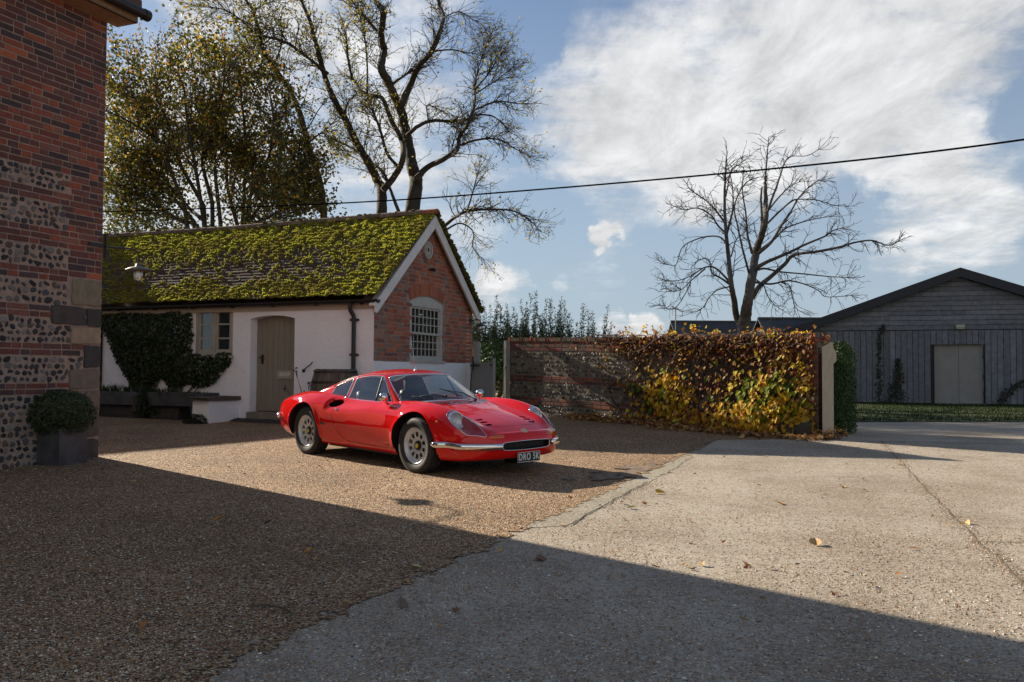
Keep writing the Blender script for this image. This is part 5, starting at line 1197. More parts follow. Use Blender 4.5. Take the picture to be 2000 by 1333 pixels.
def trough(t0, t1, label, seed):
    za, zb = .64, .87; o0, o1 = .16, .52; c = LP((t0 + t1) / 2, .64, .34); root = thing('trough_planter', c, label, 'planter', 'zinc troughs below the ivy')
    mb = MB(); th = .012; fl = .03
    def sheet(a, b, c_, d): mb.add([a, b, c_, d], [(0, 1, 2, 3)]); n = (b - a).cross(d - a).normalized() * th; mb.add([q + n for q in (d, c_, b, a)], [(0, 1, 2, 3)])
    P = lambda t, z, o: LP(t, z, o)
    sheet(P(t0, zb, o1), P(t1, zb, o1), P(t1 - fl, za, o1 - fl), P(t0 + fl, za, o1 - fl)); sheet(P(t1, zb, o0), P(t0, zb, o0), P(t0 + fl, za, o0 + fl), P(t1 - fl, za, o0 + fl))
    sheet(P(t0, zb, o0), P(t0, zb, o1), P(t0 + fl, za, o1 - fl), P(t0 + fl, za, o0 + fl)); sheet(P(t1, zb, o1), P(t1, zb, o0), P(t1 - fl, za, o0 + fl), P(t1 - fl, za, o1 - fl))
    mb.add([P(t0 + fl, za, o0 + fl), P(t1 - fl, za, o0 + fl), P(t1 - fl, za, o1 - fl), P(t0 + fl, za, o1 - fl)], [(0, 1, 2, 3)]); mb.build('tub', ZINC, root)
    mb = MB(); mb.tube([P(t0, zb, o0), P(t0, zb, o1), P(t1, zb, o1), P(t1, zb, o0), P(t0, zb, o0)], .014, 6); mb.build('rolled_rim', ZINC, root)
    mb = MB(); mb.box(P(t0 + .02, zb - .07, o0 + .02), B * (t1 - t0 - .04), LN * (o1 - o0 - .04), UP * .03); mb.build('soil', M_DIRT, root)
trough(4.62, 5.98, 'zinc trough with spiky grass tufts, left of the two under the ivy', 1)
trough(3.16, 4.52, 'zinc trough beside the white mounting block, right of the two under the ivy', 2)
for lab, t0, t1, o in (('low rough stone block under the left zinc trough', 4.72, 5.85, .42), ('squared pale stone block under the right zinc trough beside the mounting block', 3.18, 3.48, .50), ('dark rough stone block under the ivy between the zinc troughs', 3.85, 4.55, .42)):
    zg = gz(*LP((t0 + t1) / 2, 0, .3).xy) - .03; mb = MB(); k = 8; col = (.20, .19, .17) if t1 < 3.6 else (.05, .045, .04)
    pr = smooth_poly([(.14, zg), (.12, .55), (.16, .632), (o - .03, .632), (o, .56), (o, zg)], 2); n = len(pr); vs = []
    for i in range(k + 1):
        t = t0 + (t1 - t0) * i / k; sc_ = .88 if i in (0, k) else 1
        vs += [LP(t, .63 - (.63 - b) * sc_ if b < .5 else b, .3 + (a - .3) * sc_) + rv() * .008 for a, b in pr]
    mb.add(vs, [(i * n + j, i * n + (j + 1) % n, (i + 1) * n + (j + 1) % n, (i + 1) * n + j) for i in range(k) for j in range(n)] + [tuple(range(n - 1, -1, -1)), tuple(k * n + j for j in range(n))])
    b = mb.build('stone_block', pm('block_stone_%s' % ('pale' if t1 < 3.6 else 'dark'), col, tuple(q * .6 for q in col), scale=8, rough=.95, bump=.01, bscale=30), org=LP((t0 + t1) / 2, zg + .03, .3)); tag(b, lab, 'stone block')
def tufts(name, label, cat, spots, grp=None):
    root = thing(name, spots[0][0], label, cat, grp); mb = MB(); fl = MB()
    for c, n, h, w, cols in spots:
        for _ in range(n):
            a = U(0, 6.28); l = U(.5, 1) * h; d = Vector((math.cos(a), math.sin(a), 0)); p = c + d * U(0, w); s = d.cross(UP) * U(.004, .008); o = U(.1, .7) * l
            m = p + UP * l * .6 + d * o * .35; e = p + UP * l * U(.75, 1.) + d * o; mb.add([p - s, p + s, m + s, m - s, e], [(0, 1, 2, 3), (3, 2, 4)], rnd.choice(cols))
    mb.build('blades', LEAFM, root)
GC = [(.03, .055, .014), (.05, .08, .02), (.04, .06, .02), (.08, .10, .04)]
tufts('grass_plant', 'spiky green tufts growing in the left zinc trough', 'plant', [(LP(t, .82, .34), 90, U(.14, .28), .10, GC) for t in (5.75, 5.5, 5.2, 4.9)])
tufts('grass_plant', 'low spiky tufts growing in the right zinc trough', 'plant', [(LP(t, .82, .34), 70, U(.10, .2), .24, GC) for t in (4.3, 4.0, 3.7, 3.45)])
def trailing():
    root = thing('trailing_plant', LP(4.55, .80, .45), 'dark trailing plant spilling over the gap between the zinc troughs', 'plant'); mb = MB()
    for _ in range(1500):
        t = 4.62 + U(-.34, .30); z = U(.50, .95); o = .36 + .2 * (1 - abs(t - 4.6) / .4) + U(-.05, .05)
        leaf(mb, LP(t, z, o), LN + rv(), -UP + rv() * .7, U(.02, .035), U(.03, .05), rnd.choice([(.02, .035, .012), (.03, .05, .015), (.012, .022, .01)]))
    mb.build('leaves', LEAFM, root); mb = MB()
    for _ in range(14): t = 4.62 + U(-.2, .2); mb.tube([LP(t, .85, .34), LP(t + U(-.1, .1), .80, .53), LP(t + U(-.1, .1), .52, .56)], .004, 4)
    mb.build('stems', BARK, root)
trailing()
def mounting_block():
    c = LP(2.75, gz(*LP(2.75, 0, .5).xy), .4); root = thing('mounting_block', c, 'white rendered block topped by a dark stone slab beside the plank door', 'mounting block')
    mb = MB(); mb.prism([(2.83, .25), (3.20, .25), (3.20, .755), (2.83, .755)], LP(0, 0, 0), B, UP, LN * .78); mb.build('base', M_WHITE, root)
    mb = MB(); n = 14; pr = smooth_poly([(-.02, .757), (.80, .757), (.835, .785), (.80, .822), (-.02, .825)], 3); k = len(pr); vs = []
    for i in range(n + 1):
        t = 2.79 + .46 * i / n; vs += [LP(t, z + .006 * noise.noise(Vector((t * 9, z * 9, a))), a + .02 * noise.noise(Vector((t * 6, 3, 0)))) for a, z in pr]
    mb.add(vs, [(i * k + j, i * k + (j + 1) % k, (i + 1) * k + (j + 1) % k, (i + 1) * k + j) for i in range(n) for j in range(k)] + [tuple(range(k - 1, -1, -1)), tuple(n * k + j for j in range(k))])
    mb.build('slab', pm('slab_stone', (.11, .095, .075), (.06, .052, .045), scale=10, rough=.95, bump=.012, bscale=30), root)
mounting_block()
def mound():
    c = LP(3.05, 0, .88); c.z = gz(c.x, c.y); root = thing('mossy_mound', c, 'low dark green cushion plant at the foot of the white mounting block', 'plant'); mb = MB()
    for _ in range(1300):
        d = rv(); d.z = abs(d.z); p = c + Vector(B) * (d.x * .24) + LN * (d.y * .14) + UP * (d.z * .15 * (1 + .3 * noise.noise(d * 3))); leaf(mb, p, d + rv() * .6, rv(), .015, .025, rnd.choice([(.02, .035, .01), (.03, .05, .014), (.015, .025, .01)]))
    mb.build('foliage', LEAFM, root)
    mb = MB(); vs = [c + Vector(B) * (math.cos(a) * .22) + LN * (math.sin(a) * .12) + UP * .01 for a in np.linspace(0, 6.28, 13)[:-1]] + [c + UP * .10]; mb.add(vs, [(i, (i + 1) % 12, 12) for i in range(12)]); mb.build('cushion', DARKLEAF, root)
mound()
# soil bed along the wall foot
def bed():
    mb = MB(); ts = np.linspace(.2, 3.05, 40); vs = []
    for t in ts:
        for o in (0., .10, .30 + .08 * noise.noise(Vector((t * 2, 0, 4)))):
            p = LP(t, 0, o + .02); p.z = gz(p.x, p.y) + (.05 if o < .05 else .04 if o < .2 else .004) + .012 * noise.noise(p * 6); vs.append(p)
    mb.add(vs, [(3 * i + j, 3 * i + 3 + j, 3 * i + 4 + j, 3 * i + 1 + j) for i in range(39) for j in (0, 1)]); o = mb.build('soil_strip', pm('black_soil', (.022, .018, .015), (.045, .036, .028), scale=20, rough=.95, bump=.01, bscale=50)); o['kind'] = 'structure'
bed()
def barrel():
    c = LP(.34, 0, .62); c.z = gz(c.x, c.y); root = thing('wooden_barrel', c, 'weathered grey wooden barrel behind the car by the downpipe', 'barrel'); H = .98
    wood = pm('weathered_oak', (.12, .105, .085), (.055, .048, .04), scale=5, rough=.9, bump=.004, bscale=20, stretch=(5, 5, .7), tint=True)
    mb = MB(); n = 20
    prof = [(.335 + .085 * math.sin(math.pi * q) - .0, H * q) for q in np.linspace(0, 1, 11)]
    for k in range(n):
        a0 = 2 * math.pi * k / n + .008; a1 = 2 * math.pi * (k + 1) / n - .008; col = tuple([U(.75, 1.25)] * 3); vs = []
        for r, h in prof: vs += [c + Vector((math.cos(a0) * r, math.sin(a0) * r, h)), c + Vector((math.cos((a0 + a1) / 2) * r * 1.01, math.sin((a0 + a1) / 2) * r * 1.01, h)), c + Vector((math.cos(a1) * r, math.sin(a1) * r, h))]
        mb.add(vs, [(3 * i + j, 3 * i + j + 1, 3 * i + 4 + j, 3 * i + 3 + j) for i in range(10) for j in (0, 1)], col)
    mb.build('staves', wood, root, True)
    mb = MB()
    for i in range(5): mb.box(c + Vector((-.31 + i * .125, -.28 if i in (0, 4) else -.32, H - .04)), Vector((.118, 0, 0)), Vector((0, .56 if i in (0, 4) else .64, 0)), UP * .02, tuple([U(.8, 1.2)] * 3))
    mb.build('lid', wood, root)
    for q in (.05, .22, .78, .95):
        r = .337 + .085 * math.sin(math.pi * q); mb = MB(); mb.lathe([(r + .002, H * q - .02), (r + .008, H * q - .02), (r + .008, H * q + .02), (r + .002, H * q + .02)], c, UP, 40); mb.build('hoop', M_IRON, root)
barrel()
def dried():
    sh = pm('seed_head', (.02, .016, .014), rough=.9)
    c = LP(1.15, 0, .35); c.z = gz(c.x, c.y); root = thing('dried_plant', c, 'thin dry stems with black seed heads beside the plank door', 'plant'); mb = MB()
    for dx, h in ((-.45, .62), (-.34, .88), (-.25, .60), (.05, .55), (.20, .95), (.24, .92), (.30, .60), (.45, .66), (-.08, .70)):
        b = c + B * U(-.12, .12); e = c + B * dx + UP * h + LN * U(-.1, .1); m = (b + e) / 2 + B * (-dx * .15); mb.tube([b, m, e], [.006, .004, .003], 4)
        hd = MB()
        for _ in range(rnd.randint(2, 5)):
            q = e + Vector((U(-.06, .06), U(-.04, .04), U(-.05, .05))) * .7; mb.tube([m * .3 + e * .7, q], .0025, 3); hd.lathe([(.001, -.016), (.014, -.004), (.013, .008), (.001, .016)], q, UP + rv() * .5, 6)
        hd.build('seed_head', sh, root)
    mb.build('stems', BARK, root)
dried()
def dark_door():
    root = thing('plank_door', LP(6.65, .45, .03), 'black plank door at the far left end of the cottage wall', 'door'); mb = MB()
    for i in range(6): mb.box(LP(6.27 + i * .14, .42, .012), B * .136, LN * .035, UP * 1.65)
    mb.build('boards', pm('black_boards', (.012, .012, .012), rough=.7), root); mb = MB(); mb.box(LP(6.20, .42, .010), B * .068, LN * .05, UP * 1.72); mb.box(LP(7.115, .42, .010), B * .068, LN * .05, UP * 1.72); mb.build('frame', bpy.data.materials['black_boards'], root)
dark_door()

# ================================================================ gate, garden wall and its vine
WR = Vector((4.62, 13.15, 0)); WLft = Vector((-.03, 18.3, 0)); WD = (WLft - WR).normalized(); WN = Vector((WD.y, -WD.x, 0)); WN = WN if WN.y < 0 else -WN; WLEN = (WLft - WR).length; WT = 1.96
WK = .024
def WP(s, z, out=0.): return WR + WD * s + WN * out + UP * (z + WK * (s - WLEN))          # s runs from the right end
def wg(s): p = WP(s, 0, .1); return gz(p.x, p.y)
def garden_wall():
    WDU = WD + UP * WK
    root = thing('garden_wall', WR + UP * .3, 'garden wall of knapped flint with red brick bands between the gate and the lane', 'wall')
    mb = MB(); mb.box(WP(0, .0), WDU * WLEN, -WN * .34, UP * (WT - .02)); mb.build('core', pm('wall_mortar', (.185, .165, .125), (.135, .115, .09), scale=7, rough=.95, bump=.012, bscale=45), root)
    bk = MB(); fl = MB(); o = WR - UP * (WK * WLEN); WDU = WD + UP * WK; H = .072; wn = WN
    DK = [(.13, .05, .035), (.10, .045, .035), (.17, .06, .035), (.08, .045, .035), (.12, .07, .05)]
    cf = lambda x, z: tuple(q * U(.8, 1.2) for q in (rnd.choice(DK) if U(0, 1) < (.78 if x > .4 else .5) else rnd.choice(RED)))
    def bb(z0, n, s0=0., s1=WLEN):
        for i in range(n): course(bk, o, WDU, WN, s0, s1, z0 + i * H, H, L=.225, H=.21, d=.012, flem=.2, colf=cf)
    PAL = [(.035, .035, .038), (.06, .06, .062), (.11, .105, .095), (.17, .16, .14), (.22, .205, .18), (.10, .08, .06), (.045, .042, .04)]
    bb(1.735, 3); flints(fl, o, WDU, WN, .40, WLEN, 1.25, 1.73, pal=PAL, rows=6, dens=.72)
    bb(1.10, 2); flints(fl, o, WDU, WN, .40, WLEN, .80, 1.10, pal=PAL, rows=4, dens=.8)
    bb(.655, 2); flints(fl, o, WDU, WN, .40, WLEN, .36, .65, pal=PAL, rows=4, dens=.75)
    for z0, n in ((1.25, 7), (.80, 4), (.30, 5)):
        for i in range(n): course(bk, o, WDU, WN, 0, .40 + U(-.10, .06), z0 + i * H * .95, H * .95, L=.225, H=.21, d=.012, flem=.2, colf=cf)
    # coping of bricks on edge, worn and mossy, and the end face of the wall
    s = 0.
    while s < WLEN:
        w = U(.066, .076); c = cf(s, 0) if U(0, 1) < .8 else (.10, .10, .04); bk.box(WP(s, WT - .025 + U(-.006, .006), .018 + U(-.004, .006)), WD * (w - .010), -WN * .375, UP * (.075 + U(-.008, .01)), c); s += w
    for i in range(19): course(bk, WR, -WN, -WD, 0, .34, .30 + i * H * .99, H * .99, L=.225, H=.11, d=.010, colf=cf)
    bk.build('brickwork', M_BRICK, root); fl.build('flintwork', M_FLINT, root)
    mb = MB(); n = 9; pr = smooth_poly([(.02, .25), (.24, .25), (.25, .60), (.22, .70), (.02, .72)], 3); k = len(pr); vs = []
    for i in range(n + 1): s = .02 + .62 * i / n; vs += [WP(s, z + .012 * noise.noise(Vector((s * 8, z * 8, a))), (a - .02) * (.8 + .2 * math.cos(i / n * 1.2)) + .02 * noise.noise(Vector((s * 5, z * 4, 9)))) for a, z in pr]
    mb.add(vs, [(i * k + j, i * k + (j + 1) % k, (i + 1) * k + (j + 1) % k, (i + 1) * k + j) for i in range(n) for j in range(k)] + [tuple(range(k - 1, -1, -1)), tuple(n * k + j for j in range(k))]); mb.build('footing_stone', pm('mossy_stone', (.028, .026, .02), (.05, .046, .036), scale=7, rough=.95, bump=.02, bscale=22), root)
garden_wall()
def vine():
    root = thing('climbing_vine', WP(1.6, .40, .05), 'climbing vine in yellow and green autumn leaf sprawling over the garden wall', 'vine')
    st = MB(); tips = []
    def run(s, z, a, L, r, dep, o=.035):
        p = [(s, z)]; n = max(3, int(L / .11))
        for i in range(n):
            a += U(-.28, .28); q = (p[-1][0] + math.cos(a) * .11, p[-1][1] + math.sin(a) * .11)
            if q[0] < .02 or q[0] > WLEN - .3 or q[1] < .36: break
            if q[1] > WT + .05: a = U(-.4, .4) + (0 if math.cos(a) > 0 else math.pi); q = (q[0], WT + .05 + U(0, .06))
            p.append(q)
            if dep < 3 and U(0, 1) < .30: run(q[0], q[1], a + rnd.choice((-1, 1)) * U(.4, 1.2), L * U(.35, .65), r * (1 - i / n) * .6 + .0015, dep + 1, o + .012)
        if len(p) > 2:
            st.tube([WP(a_, b_, o + .012 * math.sin(i * 1.3) + (.10 if b_ > WT else 0) * 0) for i, (a_, b_) in enumerate(p)], [r * (1 - .75 * i / len(p)) + .0015 for i in range(len(p))], 5 if r > .006 else 3)
            tips.extend(p[1:])
    for s, a, L, r in ((2.0, 2.5, 3.4, .026), (2.1, 2.0, 2.6, .02), (1.7, 1.6, 2.4, .022), (1.4, 1.2, 2.2, .02), (2.3, 2.85, 3.0, .022), (1.0, 1.7, 2.0, .016), (2.6, 1.9, 2.4, .018), (1.9, .9, 2.2, .016), (3.0, 2.6, 2.6, .014), (3.1, 1.5, 2.0, .014), (.8, 1.3, 1.8, .014)):
        run(s, .42, a, L, r, 0)
    run(3.3, 1.08, 3.0, 2.4, .020, 1); run(3.5, 1.0, 3.25, 2.0, .016, 1); run(4.2, 1.05, 2.4, 1.3, .012, 1); run(4.6, .95, 3.9, 1.0, .012, 2); run(4.1, .9, 3.8, 1.2, .010, 2)
    for _ in range(46): s = U(.1, 3.9); run(s, WT - .05, rnd.choice((0, math.pi)) + U(-.3, .3), U(.5, 1.3), .007, 2, U(.0, .16))
    for _ in range(60):       # loose shoots standing above the coping
        s = U(.05, 3.9) ; b = WP(s, WT + .02, U(-.25, .06)); h = U(.05, .20) * (1.2 if s > 2.2 else 1); e = b + WD * U(-.2, .2) + UP * h; m = (b + e) / 2 + UP * .04; st.tube([b, m, e], [.004, .003, .002], 4); tips.append(None)
        for q in (m, e): lv.append((q, 1))
    st.build('stems', pm('vine_stem', (.075, .035, .022), (.05, .03, .022), scale=30, rough=.9), root)
    YEL = [(.62, .38, .02), (.68, .46, .035), (.52, .31, .02), (.64, .48, .08)]; GRN = [(.15, .22, .012), (.25, .28, .016), (.34, .33, .02), (.10, .155, .012)]; ORG_ = [(.40, .17, .04), (.34, .13, .035), (.45, .24, .07), (.28, .10, .035)]; PNK = [(.46, .29, .15), (.50, .33, .17), (.40, .22, .10)]; RED_ = [(.14, .035, .02), (.18, .05, .03), (.10, .035, .02), (.22, .08, .035)]
    mb = MB()
    def zone(s, z):        # density and palette over the wall
        g1 = math.exp(-((s - .85) / .62) ** 2 - ((z - .95) / .42) ** 2); g2 = math.exp(-((s - 2.85) / .45) ** 2 - ((z - 1.05) / .30) ** 2); lo = math.exp(-((s - 1.7) / 1.0) ** 2 - ((z - .62) / .17) ** 2); rt = math.exp(-((s - .22) / .30) ** 2 - ((z - .78) / .16) ** 2)
        ed = math.exp(-((z - .60) / .25) ** 2 - ((s - .9) / .7) ** 2)
        hi = (1 if s < 3.7 else .40 if s < 4.4 else .1) * .45 * math.exp(-((z - 1.85) / .22) ** 2); md = .20 * (1 if s < 2.9 else .42 if s < 3.7 else .14 if s < 4.5 else .03)
        ur = .55 * math.exp(-((s - .45) / .35) ** 2 - ((z - 1.62) / .22) ** 2)
        return g1, g2, lo, rt, ed, hi, md, ur
    k = 0; tries = 0
    while k < 3700 and tries < 300000:
        tries += 1; s = U(.0, 5.2); z = U(.38, WT + .10); Z = zone(s, z); tot = sum(Z); tot *= .6 + .9 * max(0, noise.noise(Vector((s * 3.2, z * 3.2, 4))) + .35)
        if U(0, 1.25) > tot: continue
        r = U(0, sum(Z)); i = 0
        while r > Z[i] and i < 7: r -= Z[i]; i += 1
        yg = noise.noise(Vector((s * 4, z * 4, 8)))
        pal = (GRN if yg > -.02 else YEL) if i == 0 else (GRN if yg > .15 else YEL) if i == 1 else YEL + ORG_ if i == 2 else YEL if i in (3, 4) else (RED_ * 2 + ORG_ + YEL[:2]) if i == 5 else (PNK + ORG_ + YEL[:1]) if i == 6 else YEL + ORG_
        c = tuple(q * U(.85, 1.15) for q in rnd.choice(pal)); o = U(.03, .14) + (.16 * Z[0] + .10 * Z[2] + .12 * Z[4]) * U(.2, 1)
        w = U(.045, .080) * (1.1 if i < 5 else .70)
        n = (WN + UP * U(-.1, .7) + Vector((SDIR.x, SDIR.y, .2)) * U(-.2, .7) + rv() * .55)
        leaf(mb, WP(s, z, o), n, -UP + rv() * .55, w, w * 1.12, c, fold=.22, heart=True); k += 1
    for p, _ in lv:
        for _k in range(2): leaf(mb, p + rv() * .03, rv() + UP * .5, rv(), U(.03, .06), U(.035, .065), rnd.choice(YEL + ORG_ + [(.40, .38, .12)]), heart=True)
    for _ in range(1700):      # small leaves and withered scraps along the top
        s = -.12 + 4.1 * U(0, 1); p = WP(s, WT + U(-.22, .06) + .22 * max(0, noise.noise(Vector((s * 1.9, 3, 3))) + .15) * U(0, 1), U(-.25, .14)); w = U(.02, .05); leaf(mb, p, rv() + WN * .4, rv(), w, w * 1.2, rnd.choice(RED_ * 3 + ORG_ * 2 + YEL[:2] + [(.40, .36, .12)]), heart=True)
    mb.build('leaves', pm('vine_leaf', (.85, .85, .85), (1.15, 1.15, 1.1), scale=30, rough=.65, spec=.2, tint=True, trans=.42), root)
lv = []
vine()
def litter():
    mb = MB(); pal = [(.36, .17, .05), (.28, .12, .045), (.42, .26, .08), (.20, .09, .04), (.14, .07, .035), (.45, .30, .10), (.32, .20, .10)]
    for _ in range(2300):
        s = U(-.25, 5.1); o = .03 + abs(rnd.gauss(0, 1)) * (.30 if s < 2.8 else .17)
        if o > .95: continue
        if s > 3.2 and U(0, 1) < .45: continue
        p = WP(s, 0, o); p.z = gz(p.x, p.y) + .018 + max(0, .14 * math.exp(-o / .16)) * U(0, 1) + U(0, .02); w = U(.035, .075); k = U(.7, 1.15)
        leaf(mb, p, UP + rv() * .75, rv(), w, w * 1.15, tuple(q * k for q in rnd.choice(pal)), fold=.35, heart=True)
    for _ in range(170):
        p = WP(U(-.35, .1), 0, U(-.25, .2)); p.z = gz(p.x, p.y) + .02 + U(0, .12); w = U(.03, .06); leaf(mb, p, UP + rv(), rv(), w, w * 1.2, rnd.choice(pal), fold=.4, heart=True)
    for _ in range(190):
        y = 4 + 10 * U(0, 1); x = U(-.5, .5) * y
        if (x - 4.62) * .695 + (y - 13.1) * .72 > -.5: continue
        w = U(.016, .04); leaf(mb, (x, y, gz(x, y) + .022), UP + rv() * .5, rv(), w, w * 1.2, rnd.choice(pal), fold=.4, heart=True)
    tag(mb.build('fallen_leaves', pm('litter_leaf', (.85, .85, .85), (1.15, 1.15, 1.1), scale=30, rough=.7, tint=True, trans=.2)), kind='stuff')
litter()
GATEP = pm('grey_gate_paint', (.27, .27, .26), (.22, .22, .21), scale=7, rough=.6, stretch=(5, 5, .6)); CREAM = pm('cream_gate_paint', (.42, .38, .30), (.35, .31, .24), scale=7, rough=.6, stretch=(5, 5, .8))
def small_gate():
    h0 = Vector((-.84, 18.28, 0)); h1 = Vector((-.345, 17.42, 0)); d = (h1 - h0).normalized(); n = Vector((d.y, -d.x, 0)); n = n if n.y < 0 else -n; zb = gz(*h0.xy) + .06; L = (h1 - h0).length; zt = 1.47
    root = thing('garden_gate', h0 + UP * zb, 'grey boarded garden gate standing open beside the cottage gable', 'gate')
    mb = MB(); m = 6; w = (L - .16) / m
    for i in range(m): mb.box(h0 + d * (.08 + i * w) + UP * zb, d * (w - .004), n * .022, UP * (zt - zb - .10))
    mb.build('boards', GATEP, root)
    mb = MB(); mb.prism([(0, zb), (.085, zb), (.085, zt), (.10, zt + .04), (.06, zt + .09), (.0, zt + .09)], h0 - n * .02, d, UP, n * .055); mb.prism([(L - .085, zb), (L, zb), (L, zt + .09), (L - .05, zt + .09), (L - .09, zt + .02)], h0 - n * .02, d, UP, n * .055)
    mb.box(h0 + d * .085 + UP * (zt - .10) - n * .015, d * (L - .17), n * .05, UP * .11); mb.box(h0 + d * .085 + UP * zb - n * .015, d * (L - .17), n * .05, UP * .11); mb.build('frame', GATEP, root)
    mb = MB(); mb.box(h0 + UP * (zt - .075) + n * .037, d * .42, n * .006, UP * .045); mb.build('strap_hinge', pm('hinge_iron', (.05, .05, .05), rough=.6), root)
    mb = MB(); mb.box(h0 + d * (L - .14) + UP * (zt - .06) + n * .037, d * .12, n * .01, UP * .03); mb.build('latch', bpy.data.materials['hinge_iron'], root)
    p0 = C0 + A * (GW + .01) + GN * .01; mb = MB(); mb.prism([(0, .3), (.15, .3), (.15, 1.50), (.15, 1.92), (.0, 1.94)], p0 + A * .0, A, UP, GN * .12); mb.box(p0 + A * .15 + UP * .3, A * .02, GN * .08, UP * 1.2)
    o = mb.build('gate_post', GATEP, org=p0 + UP * .3); tag(o, 'tall grey gate post fixed to the end of the brick gable', 'gate post')
    p1 = WLft + WD * .02; mb = MB(); mb.prism([(0, .35), (.07, .35), (.07, 1.93), (.035, 1.95), (0, 1.93)], p1, WD, UP, WN * .11); mb.box(p1 + WN * .112 + UP * 1.35 + WD * .01, WD * .05, WN * .012, UP * .06)
    o = mb.build('gate_post', GATEP, org=p1 + UP * .35); tag(o, 'slim grey gate post against the left end of the flint garden wall', 'gate post')
    b = h0 + d * .10 + n * .09 + UP * (zb + .05); st = MB(); st.tube([b, b + UP * .5 + d * .02, b + UP * .82 + d * .10], [.012, .010, .008], 6); st.cbox(b + UP * .92 + d * .125, d * .03, n * .02, UP * .28)
    o = st.build('garden_stick', pm('dark_stick', (.02, .018, .016), rough=.8), org=b); tag(o, 'thin dark stick leaning on the grey garden gate', 'stick')
small_gate()
def lane_gate():
    b = Vector((4.70, 12.97, 0)); zb = gz(b.x, b.y); rt = Vector((b.y, -b.x, 0)).normalized(); aw = Vector((b.x, b.y, 0)).normalized()
    root = thing('field_gate', b + UP * zb, 'cream wooden gate swung open and seen edge-on at the end of the garden wall', 'gate')
    mb = MB(); mb.prism([(-.075, zb + .03), (.085, zb + .03), (.085, 1.44), (.125, 1.48), (.125, 1.60), (.085, 1.68), (.075, 1.77), (.03, 1.755), (-.02, 1.715), (-.075, 1.70)], b, rt, UP, aw * .09); mb.build('stile', CREAM, root)
    mb = MB()
    for z in (zb + .06, 1.45): mb.box(b + aw * .09 + UP * z - rt * .03, aw * 2.6, rt * .06, UP * .12)
    for i in range(20): mb.box(b + aw * (.095 + i * .13) + UP * (zb + .06) - rt * .012, aw * .126, rt * .024, UP * 1.22)  # boarded solid so the gate casts an unbroken shadow
    mb.box(b + aw * 2.69 + UP * (zb + .05) - rt * .03, aw * .08, rt * .07, UP * 1.35); mb.build('boarding', CREAM, root)
    mb = MB(); mb.box(b + aw * .10 + rt * .034 + UP * (zb + .03), aw * .10, rt * .045, UP * 1.32); mb.build('drop_bolt', pm('rusty_iron', (.035, .026, .022), (.06, .035, .025), scale=20, rough=.8), root)
lane_gate()
def bush(name, label, cat, c, n, rx, ry, h, cols, lw, ll, group=None, z0=None, shoots=0, sh=0, stem=True, m=None, flat=.25):
    z0 = gz(c[0], c[1]) if z0 is None else z0; base = Vector((c[0], c[1], z0)); root = thing(name, base, label, cat, group); mb = MB(); st = MB()
    for _ in range(n):
        d = rv(); d.z = abs(d.z) if U(0, 1) < .6 else d.z; q = U(.55, 1.03) * (1 + .28 * noise.noise(d * 2.6 + base)); p = base + Vector((d.x * rx * q, d.y * ry * q, h * .52 + d.z * h * .5 * q))
        if p.z < z0 + .02: continue
        leaf(mb, p, d + rv() * .8 + UP * flat, rv(), U(.7, 1.2) * lw, U(.7, 1.2) * ll, rnd.choice(cols))
    for _ in range(shoots):
        a = U(0, 6.28); r = U(0, 1) ** .6; b = base + Vector((math.cos(a) * rx * r, math.sin(a) * ry * r, U(.2, .5) * h)); H_ = h * U(.55, 1) + U(.3, 1.) * sh - (b.z - z0); le = Vector((U(-.12, .12), U(-.12, .12), 1)); k = 9; pts = [b + le * (H_ * i / k) + Vector((math.sin(i * .9 + a) * .02, 0, 0)) for i in range(k + 1)]
        st.tube(pts, [.012 * (1 - .85 * i / k) for i in range(k + 1)], 4)
        for _k in range(int(H_ * 105)):
            f = U(.05, 1); i = min(int(f * k), k - 1); p = pts[i].lerp(pts[i + 1], f * k - i); s_ = U(.7, 1.2) * (1.15 - .6 * f); dd = rv(); dd.z = abs(dd.z) * .9 + .2; leaf(mb, p + dd * .02, rv(), dd, lw * s_ * .8, ll * s_ * 1.5, rnd.choice(cols))
    for _ in range(14 if stem else 0): a = U(0, 6.28); st.tube([base + Vector((math.cos(a) * rx * .15, math.sin(a) * ry * .15, 0)), base + Vector((math.cos(a) * rx * .4, math.sin(a) * ry * .4, h * .45)), base + Vector((math.cos(a) * rx * .7, math.sin(a) * ry * .7, h * .85))], [.03, .018, .006], 5)
    mb.build('foliage', m or LEAFM, root)
    if st.v: st.build('stems', BARK, root)
    return root
OLV = [(.07, .105, .04), (.10, .135, .06), (.05, .085, .03), (.14, .17, .08), (.075, .10, .05)]
for i, (px, Y, top, lab) in enumerate(((945, 20.8, 2.75, 'tall shrub with upright leafy shoots right beside the cottage gable end'), (1010, 20.6, 2.75, 'tall shrub with upright leafy shoots above the left end of the flint wall'), (1075, 20.2, 2.65, 'tall shrub with upright leafy shoots in the middle of the row behind the flint wall'), (1135, 19.8, 2.5, 'shrub with upright leafy shoots at the right end of the row beside the vine'))):
    bush('tall_shrub', lab, 'shrub', ((px - 1000) / 1700 * Y, Y), 4200, .62, .6, top - .45 - .3, OLV, .042, .066, 'upright shrubs behind the garden wall', .4, 46, .85)
BG = [(.03, .07, .015), (.05, .10, .02), (.04, .085, .02), (.08, .13, .03)]
bush('laurel_shrub', 'bright green leafy shrub seen through the open garden gate', 'shrub', (-.45, 19.7), 2600, .75, .6, 1.55, BG, .05, .085, None, .42)
bush('red_shrub', 'dark purple-red shrub behind the garden gate beside the gable', 'shrub', (-.72, 21.5), 1500, .6, .5, 2.1, [(.09, .03, .025), (.06, .03, .02), (.05, .05, .02), (.12, .04, .03)], .035, .055, None, .42)
